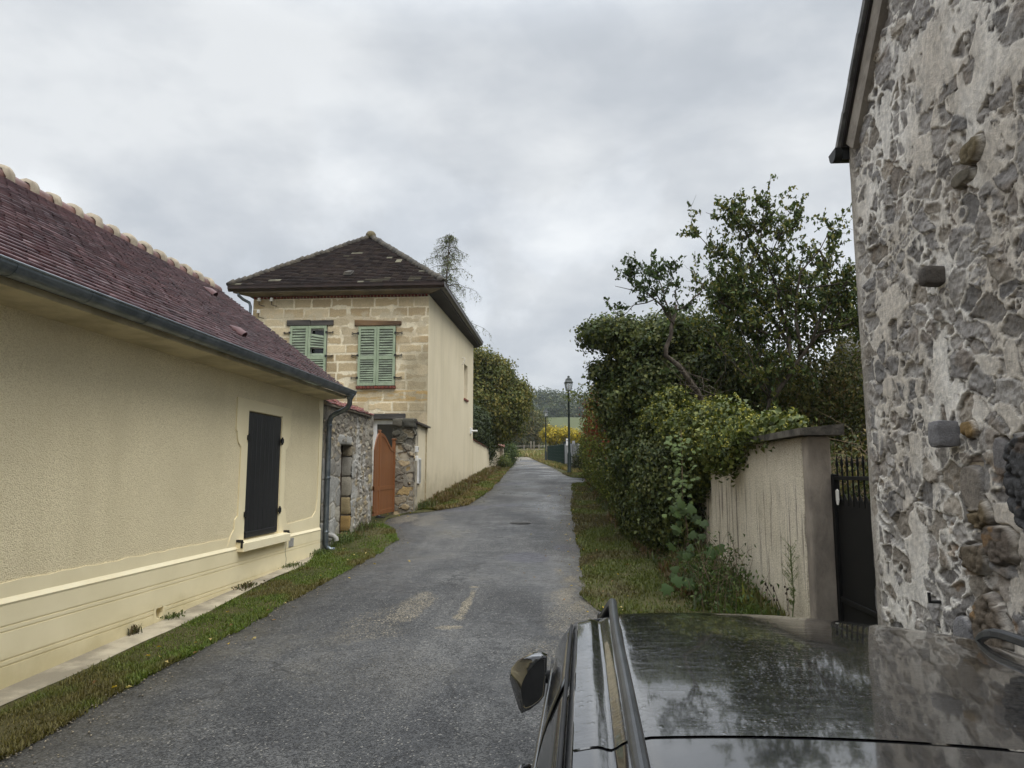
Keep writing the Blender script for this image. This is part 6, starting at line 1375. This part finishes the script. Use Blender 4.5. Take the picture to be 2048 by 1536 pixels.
# ------------------------------------------------------------------ trees and bushes on the left and beyond
def simple_tree(name, label, cat, base, ells, ncl, per, cr, L, W, pal, seed, mat='leaf', trunk=.14, group=None, **kw):
    t = thing(name, label, cat, base, group); foliage('crown', ells, ncl, per, cr, L, W, pal, M[mat], t, seed, **kw)
    mb = MB(); c = np.mean([e[0] for e in ells], 0); b = np.array(base, float); rg = np.random.default_rng(seed)
    mb.tube([b - [0, 0, .2], b + (c - b) * .5 + [rg.normal() * .1, 0, 0], c], [trunk, trunk * .75, trunk * .35], 8)
    for e in ells:
        for k in range(4): q = np.array(e[0]) + unit(rg.normal(size=(1, 3)))[0] * np.array(e[1]) * .75; mb.tube([b + (c - b) * .55, (b + (c - b) * .6 + q) / 2 + rg.normal(size=3) * .15, q], [trunk * .4, trunk * .2, trunk * .05], 5, False)
    mb.build('trunk', M['bark'], t, smooth=True); return t
simple_tree('garden_tree', 'big dense olive green garden tree rising behind the far end of the limestone house', 'tree', (-5.6, 38, 2), [((-4.9, 38, 5.6), (2.2, 2.3, 2.4)), ((-3.6, 38.5, 5.3), (1.55, 1.7, 2.0)), ((-5.4, 38, 7.6), (1.7, 1.8, 1.45)), ((-3.9, 38.2, 7.0), (1.35, 1.4, 1.35)), ((-3.0, 38.8, 6.1), (1.0, 1.1, 1.1))], 3600, 11, .34, .15, .12, [S(94, 98, 48), S(82, 88, 42), S(108, 106, 52), S(72, 80, 38), S(118, 110, 54)], 41, shell=.45, lump=.4, ls=.9)
simple_tree('dark_bush', 'dark ivy bush hanging over the cream garden wall below the big garden tree', 'bush', (-4.9, 35.5, 2), [((-4.9, 35.8, 4.1), (1.1, 2.6, 1.2)), ((-4.45, 36.8, 3.6), (.6, 1.4, .55)), ((-4.05, 37.4, 3.1), (.2, .5, .42))], 1500, 10, .28, .11, .10, [S(58, 68, 38), S(50, 60, 34), S(68, 76, 42)], 42, mat='ivy_leaf', shell=.45)
BT = thing('birch_tree', 'thin feathery birch showing above the hipped roof of the limestone house', 'tree', (-6.4, 38, 2)); BYd = 36.
bb = at(893, 700, BYd); lmb = [([(bb[0], BYd, 2), (bb[0], BYd, 6), at(892, 600, BYd), at(896, 520, BYd), at(899, 448, BYd)], .14, .008)]
mb = MB(); lv = []; r2 = np.random.default_rng(17)
tp = at(899, 466, BYd); mb.tube([(bb[0], BYd, 1.8), (bb[0], BYd, 7), at(893, 560, BYd), tp], [.15, .10, .05, .008], 8)
for i in range(105):
    t = r2.uniform(.0, 1.0); y_ = 690 + (470 - 690) * t; p = at(893 + 6 * t, y_, BYd); a = r2.uniform(0, 2 * math.pi); L_ = (2.3 * (1 - t) ** .5 + .2) * r2.uniform(.35, 1.25)
    d = np.array([math.cos(a) * 1.45, math.sin(a) * 1.45, .62]); br = [p + d * L_ * u * .62 + np.array([0, 0, -.55 * L_ * u * u]) + r2.normal(size=3) * .03 for u in np.linspace(0, 1, 7)]; mb.tube(br, list(np.linspace(.022, .004, 7)), 4, False)
    for q in br[2:]:
        for s_ in range(3):
            hang = [q, q + r2.normal(size=3) * .08 - [0, 0, .18], q + r2.normal(size=3) * .14 - [0, 0, .45 * r2.uniform(.5, 1.3)]]; mb.tube(hang, [.005, .004, .002], 3, False); 
            for u in r2.random(3): lv.append(hang[0] + (hang[2] - hang[0]) * u + r2.normal(size=3) * .05)
mb.build('trunk', M['bark'], BT, smooth=True); leaf_cloud('crown', lv, .085, .05, [S(104, 112, 78), S(92, 100, 68), S(118, 122, 88)], M['leaf'], BT, 43, 1.2)
simple_tree('hedge_shrub', 'clipped dark green shrub just past the stone pier of the far garden wall', 'shrub', (-4.5, 50, 2.5), [((-4.55, 50, 3.3), (.75, 1.6, 1.1)), ((-4.3, 52, 3.4), (.7, 1.5, 1.0))], 900, 10, .25, .12, .08, [S(62, 76, 40), S(54, 68, 36), S(78, 90, 46)], 44, shell=.4)
simple_tree('verge_bush', 'low bush at the foot of the far rubble garden wall', 'bush', (-3.6, 41.5, 2.2), [((-3.65, 42.0, 2.55), (.4, .9, .45))], 260, 10, .2, .10, .06, OLIVE, 45, shell=.6, trunk=.04)
simple_tree('field_tree', 'round olive brown tree beside the field at the far end of the lane', 'tree', (-7.2, 104, 5), [(at(1055, 860, 104), (2.6, 2.5, 3.6)), (at(1040, 885, 104), (2.4, 2.4, 2.2))], 1500, 10, .5, .26, .2, [S(98, 96, 58), S(84, 86, 52), S(116, 104, 62), S(76, 80, 48)], 46, shell=.5)
simple_tree('field_tree', 'tall grey green tree left of the olive brown one beyond the lane', 'tree', (-12, 112, 5.3), [(at(1018, 845, 112), (3.6, 3, 4.2)), (at(1000, 880, 110), (3.4, 3, 3.2)), (at(1046, 838, 118), (2.4, 2, 2.6))], 1900, 10, .6, .3, .22, [S(86, 94, 64), S(76, 84, 58), S(98, 104, 72)], 47, shell=.5)
simple_tree('bare_bush', 'reddish brown bush at the near edge of the pale field', 'bush', (-4.0, 118, 5.6), [(at(1082, 862, 118), (2.2, 2, 1.3)), (at(1100, 868, 120), (2.5, 2, 1.0))], 500, 10, .5, .26, .16, [S(112, 92, 66), S(96, 82, 60), S(104, 100, 62)], 48, shell=.6)
simple_tree('yellow_tree', 'small bright yellow leaved tree behind the green mesh fence', 'tree', (-.6, 66, 2.9), [(at(1103, 872, 66), (.95, 1.1, .85)), (at(1130, 870, 67), (.8, 1, .7)), (at(1150, 876, 66), (.7, .9, .75))], 900, 10, .26, .15, .13, [S(172, 152, 46), S(150, 134, 44), S(128, 122, 50), S(184, 164, 56)], 49, shell=.5)
simple_tree('lamp_shrub', 'dark shrub at the foot of the first street lamp', 'shrub', (.7, 35.6, 2), [((.75, 35.4, 2.5), (.5, .9, .6)), ((1.1, 34.5, 2.9), (.5, .8, 1.0))], 420, 10, .22, .10, .07, [S(58, 66, 40), S(74, 72, 48), S(50, 58, 36)], 50, shell=.6, trunk=.04)
# wooded hill behind the field
rw = np.random.default_rng(60); we = []
for i in range(150):
    x = rw.uniform(-90, 60); y = rw.uniform(285, 330); hh = rw.uniform(4.5, 7.0); z = float(G(y)) + hh * .8; we.append(((x, y, z), (rw.uniform(3.5, 6), rw.uniform(3.5, 6), hh)))
for i in range(80):
    x = rw.uniform(-90, 60); y = rw.uniform(278, 286); hh = rw.uniform(2.5, 4.0); we.append(((x, y, float(G(y)) + hh * .7), (rw.uniform(3, 5), rw.uniform(3, 4), hh)))
tag(foliage('woods', we, 9000, 9, 1.6, .85, .7, [S(72, 82, 58), S(62, 72, 52), S(84, 92, 64), S(96, 98, 66), S(58, 68, 54)], M['leaf'], None, 61, shell=.4, lump=.3, ls=.2), kind='stuff')

# ------------------------------------------------------------------ grass and weeds
def blades(name, n, xl, xr, y0, y1, h0, h1, pal, seed, dens=None, wdt=.006, lean=.6, dz=.02, ypow=1.0, patch=None):
    r = np.random.default_rng(seed); y = y0 + (y1 - y0) * r.random(n) ** ypow; a, b = xl(y), xr(y); x = a + (b - a) * r.random(n)
    if dens is not None: m = r.random(n) < dens(x, y); x, y = x[m], y[m]
    n = len(x); z = G(y) + dz; hh = r.uniform(h0, h1, n) * (.6 + .8 * fbm(x * 2.2, y * 2.2, seed)); th = r.uniform(0, 2 * math.pi, n); la = r.uniform(.2, 1, n) * lean
    d = np.stack([np.cos(th) * la, np.sin(th) * la, np.sqrt(np.clip(1 - la ** 2, .05, 1))], 1); sd_ = np.stack([-np.sin(th), np.cos(th), th * 0], 1) * (wdt * r.uniform(.6, 1.4, n))[:, None] * (1 + y / 14)[:, None]
    p = np.stack([x, y, z], 1); m1 = p + d * (hh * .6)[:, None]; d2 = d.copy(); d2[:, 2] -= .45; tip = m1 + d2 * (hh * .45)[:, None]
    V = np.stack([p - sd_, p + sd_, m1 + sd_ * .7, m1 - sd_ * .7, tip], 1).reshape(-1, 3); i = np.arange(n)[:, None] * 5
    F = np.concatenate([i + [0, 1, 2], i + [0, 2, 3], i + [3, 2, 4]])
    pt = sstep(.40, .62, fbm(x * 1.5, y * 1.2, seed + 5)); c = shades(pal[:3], n, r) * (1 - pt)[:, None] + shades(pal[3:], n, r) * pt[:, None]
    return np_mesh(name, V, F, M['grass'], None, np.repeat(c, 5, 0))
GR = [S(92, 108, 44), S(80, 98, 40), S(104, 116, 52), S(104, 98, 56), S(90, 82, 50), S(112, 104, 64)]
lft = lambda y: np.interp(y, [3, 8, 12.4, 13.4, 16.8], [-4.26, -4.33, -4.5, -4.72, -4.72])
tag(blades('grass', 62000, lft, lambda y: roadl(y) + .06, 3.6, 16.9, .035, .085, GR, 71, lambda x, y: .25 + .75 * sstep(.30, .5, fbm(x * 3, y * 2.2, 72)), .0035, .8, .02, 1.25), kind='stuff')
tag(blades('grass', 70000, lambda y: roadr(y) - .06, lambda y: np.interp(y, [6, 12.7, 17.3, 24, 31, 34], [2.4, 1.9, 1.5, 1.35, 1.2, .9]), 7.2, 34, .035, .085, [S(84, 90, 44), S(76, 84, 40), S(94, 98, 50), S(82, 74, 48), S(72, 64, 42), S(94, 86, 54)], 73, lambda x, y: .2 + .8 * sstep(.36, .54, fbm(x * 2, y * 1.4, 74)), .0045, .8, .04, 1.3), kind='stuff')
tag(blades('grass', 46000, lambda y: np.interp(y, [19.3, 21, 29, 40, 60], [-4.1, -4.12, -3.95, -4.0, -5.2]), lambda y: roadl(y) + .06, 19.6, 60, .05, .13, [S(92, 100, 46), S(84, 92, 44), S(104, 108, 54), S(112, 98, 62), S(98, 82, 54), S(120, 108, 70)], 75, lambda x, y: .3 + .7 * sstep(.34, .5, fbm(x * 2, y, 76)), .006, .8, .03, 1.4), kind='stuff')
tag(blades('undergrowth', 26000, lambda y: np.interp(y, [19.9, 21, 29, 38], [-4.1, -4.10, -3.92, -4.0]), lambda y: np.interp(y, [19.9, 21, 29, 38], [-3.95, -3.55, -3.35, -3.5]), 20.2, 38, .10, .34, [S(96, 92, 54), S(104, 86, 58), S(84, 88, 48), S(112, 92, 66), S(90, 74, 54), S(110, 100, 64)], 77, lambda x, y: .2 + .8 * sstep(.40, .6, fbm(x * 2, y * 1.2, 78)), .006, .9, .03, 1.1), kind='stuff')
tag(blades('grass', 16000, lambda y: np.interp(y, [34, 45, 62, 80], [.3, -.9, -2.2, -4.2]), lambda y: np.interp(y, [34, 45, 62, 80], [.9, .0, -1.4, -2.5]), 34, 80, .06, .3, [S(104, 108, 56), S(118, 112, 66), S(96, 98, 52), S(140, 122, 80), S(126, 108, 72), S(110, 104, 62)], 79, None, .008, .7, .03), kind='stuff')
tag(blades('grass', 30000, lambda y: y * 0 - 13., lambda y: y * 0 + 2., 80, 108, .25, .8, [S(110, 116, 62), S(128, 124, 74), S(104, 110, 60), S(146, 132, 92), S(134, 120, 84), S(118, 118, 72)], 80, None, .012, .5, -.02), kind='stuff')
tag(blades('grass', 9000, lambda y: y * 0 + 1.75, lambda y: y * 0 + 2.4, 8.2, 13.5, .10, .34, [S(84, 100, 50), S(74, 90, 44), S(98, 110, 58), S(110, 104, 62), S(96, 88, 54), S(120, 116, 70)], 81, lambda x, y: .15 + .85 * sstep(1.85, 2.3, x + .4 * (fbm(x * 2, y * 2, 82) - .5)), .007, .8, .05), kind='stuff')
tag(blades('undergrowth', 16000, lambda y: np.interp(y, [9, 12.7, 17.3, 24, 31], [1.5, 1.45, 1.0, .85, .75]), lambda y: np.interp(y, [9, 12.7, 17.3, 24, 31], [2.3, 2.0, 1.6, 1.4, 1.2]), 9, 31, .06, .26, [S(66, 76, 40), S(58, 66, 36), S(78, 84, 46), S(96, 78, 54), S(82, 66, 48), S(104, 88, 60)], 83, lambda x, y: .15 + .85 * sstep(.42, .6, fbm(x * 2.4, y * 1.3, 84)), .008, .9, .03, 1.2), kind='stuff')
rq = np.random.default_rng(85); n_ = 5200; yq = 9 + 22 * rq.random(n_) ** 1.2; xq = np.interp(yq, [9, 12.7, 17.3, 24, 31], [1.75, 1.55, 1.1, .9, .8]) + np.abs(rq.normal(size=n_)) * .32; zq = G(yq) + .04 + np.abs(rq.normal(size=n_)) * .07
V, F, C = leaf_arrays(np.stack([xq, yq, zq], 1), unit(rq.normal(size=(n_, 3)) * .6 + [0, 0, 1]), rq.uniform(.03, .07, n_), rq.uniform(.02, .05, n_), shades([S(92, 74, 52), S(70, 76, 42), S(110, 92, 60), S(60, 68, 38), S(76, 62, 46)], n_, rq), rq, .2)
tag(np_mesh('leaf_litter', V, F, M['leaf'], None, C), kind='stuff')
def tuft(label, x, y, n, h, pal, seed, group=None, leafy=0, rad=.07):
    r = np.random.default_rng(seed); t = thing('weed_tuft', label, 'weed', (x, y, float(G(np.array(y))) + .035), group)
    k = n; px, py = x + r.normal(size=k) * rad * .6, y + r.normal(size=k) * rad; V = []; F = []; C = []
    for i in range(k):
        th = r.uniform(0, 6.28); d = np.array([math.cos(th), math.sin(th), 0]) * r.uniform(.2, .9); hh = h * r.uniform(.4, 1.1); p = np.array([px[i], py[i], float(G(np.array(py[i]))) + .03]); s_ = np.array([-math.sin(th), math.cos(th), 0]) * r.uniform(.003, .007)
        b = len(V); V += [p - s_, p + s_, p + d * hh * .5 + [0, 0, hh * .7] + s_, p + d * hh * .5 + [0, 0, hh * .7] - s_, p + d * hh + [0, 0, hh * .75]]; F += [(b, b + 1, b + 2), (b, b + 2, b + 3), (b + 3, b + 2, b + 4)]; C += [np.array(pal[r.integers(len(pal))]) * r.uniform(.7, 1.3)] * 5
    np_mesh('foliage', V, F, M['grass'], t, np.array(C))
    if leafy:
        q = np.stack([x + r.normal(size=leafy) * rad, y + r.normal(size=leafy) * rad * 1.4, float(G(np.array(y))) + .04 + r.random(leafy) * h * .6], 1); leaf_cloud('leaves', q, .035, .022, pal, M['leaf'], t, seed + 1, .2)
    return t
WP = [S(78, 92, 46), S(66, 80, 40), S(92, 100, 54)]; WB = [S(88, 74, 52), S(74, 66, 44), S(70, 78, 42)]
tuft('brown spiky weed in the crack at the house foot below the pipe hole', -4.68, 7.62, 60, .13, WB, 1, None, 0, .05)
tuft('low green weed at the house foot directly right of the pipe hole', -4.68, 8.35, 70, .07, WP, 2, None, 50, .09)
tuft('broad brown green weed cushion on the concrete footing before the black shutter', -4.60, 10.15, 90, .08, WB, 3, None, 140, .11)
tuft('small green weed at the house foot below the window sill', -4.66, 11.9, 70, .08, WP, 4, None, 60, .12)
tuft('weed clump at the house corner around the foot of the downpipe', -4.58, 13.2, 160, .14, WP, 5, None, 120, .14)
tuft('weeds sprouting at the foot of the sunken courtyard doorway', -4.62, 14.6, 260, .26, WP, 6, None, 260, .26)
tuft('weeds at the foot of the courtyard wall next to the orange brown gate', -4.62, 16.2, 240, .24, WB + WP, 7, None, 200, .26)
tuft('dry weeds at the foot of the stone gate pier and rendered wall', -3.98, 19.9, 260, .32, WB + WP, 8, None, 120, .22)
def lobed(name, pts, nrm, size, cols, mat, parent, seed, down=.5):
    r = np.random.default_rng(seed); V = []; F = []; C = []
    ang = np.array([0, .35, .75, 1.15, 1.6, 2.2, 2.75]); rad = np.array([1., .62, .88, .55, .72, .50, .28]); ang = np.concatenate([ang, -ang[:0:-1]]); rad = np.concatenate([rad, rad[:0:-1]])
    for p, n_, s_, c in zip(pts, nrm, size, cols):
        n_ = n_ / np.linalg.norm(n_); d = r.normal(size=3) * .6 + [0, 0, -down]; a = d - n_ * d.dot(n_); a /= np.linalg.norm(a); b = np.cross(n_, a); k = len(V)
        V.append(p + n_ * s_ * .06); V += [p + s_ * rr__ * (math.cos(t) * a + math.sin(t) * b) + n_ * s_ * (-.18 * rr__ ** 2) for t, rr__ in zip(ang, rad)]
        m_ = len(ang); F += [(k, k + 1 + j, k + 1 + (j + 1) % m_) for j in range(m_)]; C += [np.array(c)] * (m_ + 1)
    return np_mesh(name, V, F, mat, parent, np.array(C))
VN = thing('climbing_vine', 'pale green climbing vine with lobed leaves hanging down the front of the ivy', 'vine', (1.75, 10.3, .4))
r5 = np.random.default_rng(90); pts, nr, sz, cl = [], [], [], []
for i in range(115):
    t = r5.random(); px = 1358 + 16 * r5.normal() * (1 - .2 * t) + (4 if t > .5 else 0); py = 868 + 165 * t; pts.append(at(px, py, 10.1 + r5.normal() * .06)); nr.append(np.array([r5.normal() * .35, -.6 + r5.normal() * .25, .75])); sz.append(r5.uniform(.035, .06) * (1 if t < .8 else 1.25)); cl.append(np.array(S(84, 98, 52)) * r5.uniform(.75, 1.2))
for i in range(34):
    px, py = r5.uniform(1340, 1415), r5.uniform(1005, 1160); pts.append(at(px, py, 9.9 + r5.normal() * .12)); nr.append(np.array([r5.normal() * .4, -.8 + r5.normal() * .3, .6])); sz.append(r5.uniform(.07, .13)); cl.append(np.array(S(64, 80, 42)) * r5.uniform(.7, 1.2))
for px, py in ((1437, 1095), (1425, 1105), (1352, 1165), (1375, 1170), (1335, 1175)): pts.append(at(px, py, 9.6)); nr.append(np.array([-.2, -.9, .4])); sz.append(.13); cl.append(np.array(S(68, 88, 48)))
lobed('leaves', pts, nr, sz, cl, M['leaf'], VN, 91)
MB().tube([at(1362, 860, 10.15), at(1364, 930, 10.15), at(1365, 1000, 10.12), at(1375, 1060, 10.1), at(1378, 1130, 10.1), (1.9, 10.1, .35)], [.006, .007, .008, .009, .01, .01], 6).tube([at(1440, 1090, 9.6), at(1430, 1130, 9.6), at(1420, 1180, 9.7)], .006, 5).build('stem', M['twig'], VN)
WC = thing('weed_clump', 'rank clump of nettles and mixed weeds at the foot of the streaked roadside wall', 'weeds', (1.95, 9.8, .4))
q = np.stack([1.95 + r5.normal(size=2600) * .22, 9.9 + r5.normal(size=2600) * .75, .36 + np.abs(r5.normal(size=2600)) * .30], 1); q = q[(q[:, 0] < 2.36)]; leaf_cloud('leaves', q, .075, .03, [S(78, 94, 52), S(66, 82, 46), S(92, 104, 60)], M['leaf'], WC, 92, .5)
mb = MB()
for i in range(150):
    x, y = min(2.3, 1.95 + r5.normal() * .22), 9.9 + r5.normal() * .7; hh = r5.uniform(.3, .9); mb.tube([(x, y, .33), (x + r5.normal() * .06, y + r5.normal() * .06, .33 + hh * .6), (x + r5.normal() * .15, y + r5.normal() * .15, .33 + hh)], [.004, .003, .0015], 4, False)
mb.build('stems', M['twig'], WC)
HW = thing('horseweed', 'single tall feathery green weed standing against the streaked wall near its end', 'weed', (2.25, 7.9, .3))
mb = MB(); pts = []; Yh = 7.75; mb.tube([(2.27, Yh, .28), at(1588, 1200, Yh), at(1584, 1140, Yh), at(1580, 1090, Yh)], [.007, .006, .005, .002], 6)
for i in range(70):
    t = r5.random(); p = at(1586 - 6 * t, 1225 - 135 * t, Yh); a = r5.uniform(0, 6.28); L_ = (.05 + .10 * (t > .35) * (1 - .5 * t)) * r5.uniform(.6, 1.3); e_ = p + np.array([math.cos(a) * L_ * .7, math.sin(a) * L_ * .7, L_ * .8]); mb.tube([p, (p + e_) / 2, e_], [.002, .0015, .001], 4, False); pts += [p + (e_ - p) * u for u in r5.random(6)]
mb.build('stem', M['grass_stem'] if 'grass_stem' in M else mk('green stem', S(96, 108, 60), S(84, 96, 52), 8, .7), HW); leaf_cloud('leaves', pts, .035, .006, [S(110, 122, 66), S(98, 110, 60)], M['leaf'], HW, 93, .0)
DW = thing('dry_weed', 'dark dry seed stalks leaning on the streaked wall beside the feathery weed', 'weed', (2.25, 8, .3)); M['stalk'] = mk('dry stalk', S(62, 46, 38), S(46, 36, 32), 10, .9)
for (x0, y0_), (x1, y1_) in (((1560, 1222), (1530, 1166)), ((1562, 1222), (1545, 1170)), ((1575, 1222), (1573, 1175)), ((1612, 1222), (1608, 1212))):
    mb = MB(); a, b = at(x0, y0_, 7.85), at(x1, y1_, 7.85); mb.tube([a, (a + b) / 2 + [0, 0, .01], b], [.0035, .003, .002], 5)
    for u in (.45, .7, .85, .92, 1.): p = a + (b - a) * u; mb.lathe([(.003, -.012), (.010, 0), (.008, .01), (.002, .016)], p + r5.normal(size=3) * .012, 6)
    mb.build('stalk', M['stalk'], DW)
IR = thing('iris_clump', 'yellow green strap leaves at the foot of the streaked wall behind the car roof', 'plant', (2.15, 9, .35)); V = []; F = []; C = []
for (x0, y0_), (x1, y1_), wd in (((1500, 1215), (1505, 1178), .022), ((1492, 1215), (1484, 1160), .02), ((1488, 1212), (1460, 1192), .02), ((1506, 1215), (1512, 1195), .018), ((1480, 1215), (1470, 1185), .016), ((1515, 1218), (1530, 1205), .014)):
    a, b = at(x0, y0_ + 18, 8.9), at(x1, y1_, 8.85); m_ = (a + b) / 2 + [0, 0, .03]; k = len(V); s_ = np.array([wd, .004, 0]); V += [a - s_ * .6, a + s_ * .6, m_ + s_, m_ - s_, b]; F += [(k, k + 1, k + 2), (k, k + 2, k + 3), (k + 3, k + 2, k + 4)]; C += [np.array(S(150, 152, 78)) * r5.uniform(.7, 1.1)] * 5
np_mesh('leaves', V, F, M['leaf'], IR, np.array(C))
# loose chippings along the broken edges of the asphalt
rg_ = np.random.default_rng(95); n_ = 2600; yq = 4.5 + 24 * rg_.random(n_) ** 1.3; lf_ = rg_.random(n_) < .45
xq = np.where(lf_, roadl(yq) + np.abs(rg_.normal(size=n_)) * .16 - .03, roadr(yq) - np.abs(rg_.normal(size=n_)) * .30 + .05); rs = rg_.uniform(.004, .013, n_)
oc_ = np.array([[1, 0, 0], [-1, 0, 0], [0, 1, 0], [0, -1, 0], [0, 0, .7], [0, 0, -.5]]); V = (np.stack([xq, yq, G(yq) + .03], 1)[:, None] + oc_[None] * (rs[:, None] * rg_.uniform(.6, 1.3, (n_, 6)))[:, :, None]).reshape(-1, 3)
of_ = np.array([[0, 2, 4], [2, 1, 4], [1, 3, 4], [3, 0, 4], [2, 0, 5], [1, 2, 5], [3, 1, 5], [0, 3, 5]]); F = (np.arange(n_)[:, None, None] * 6 + of_[None]).reshape(-1, 3)
tag(np_mesh('loose_gravel', V, F, M['stone'], None, np.repeat(shades([S(128, 120, 106), S(104, 100, 92), S(150, 140, 120)], n_, rg_), 6, 0)), kind='stuff')
# fallen leaves and chips of stone
q = []; 
for i in range(220):
    y = r5.uniform(5, 26); side = r5.random(); x = (float(roadl(np.array(y))) + r5.normal() * .35) if side < .4 else (float(roadr(np.array(y))) + r5.normal() * .5); q.append((x, y, float(G(np.array(y))) + .085))
rL = np.random.default_rng(5); q = np.array(q); N_ = unit(rL.normal(size=(len(q), 3)) * .25 + [0, 0, 1]); V, F, C = leaf_arrays(q, N_, rL.uniform(.03, .06, len(q)), rL.uniform(.02, .045, len(q)), shades([S(190, 160, 60), S(130, 96, 56), S(110, 84, 52), S(168, 150, 96)], len(q), rL), rL, 0)
tag(np_mesh('fallen_leaves', V, F, M['leaf'], None, C), kind='stuff')
for o in list(bpy.data.objects):
    if o.type == 'EMPTY' and not o.children: bpy.data.objects.remove(o)

# ------------------------------------------------------------------ thin damp air between here and the wooded hill
hz = bpy.data.materials.new('haze'); hz.use_nodes = True; t_ = hz.node_tree; t_.nodes.clear()
ho_ = t_.nodes.new('ShaderNodeOutputMaterial'); pv = t_.nodes.new('ShaderNodeVolumePrincipled'); t_.links.new(pv.outputs[0], ho_.inputs['Volume'])
pv.inputs['Density'].default_value = .0003; pv.inputs['Color'].default_value = (.86, .91, .97, 1); pv.inputs['Anisotropy'].default_value = .2
hb = MB().box(-1600, 1600, -70, 1600, -5, 75).build('haze', hz); tag(hb, kind='stuff')
sc.cycles.volume_bounces = 0
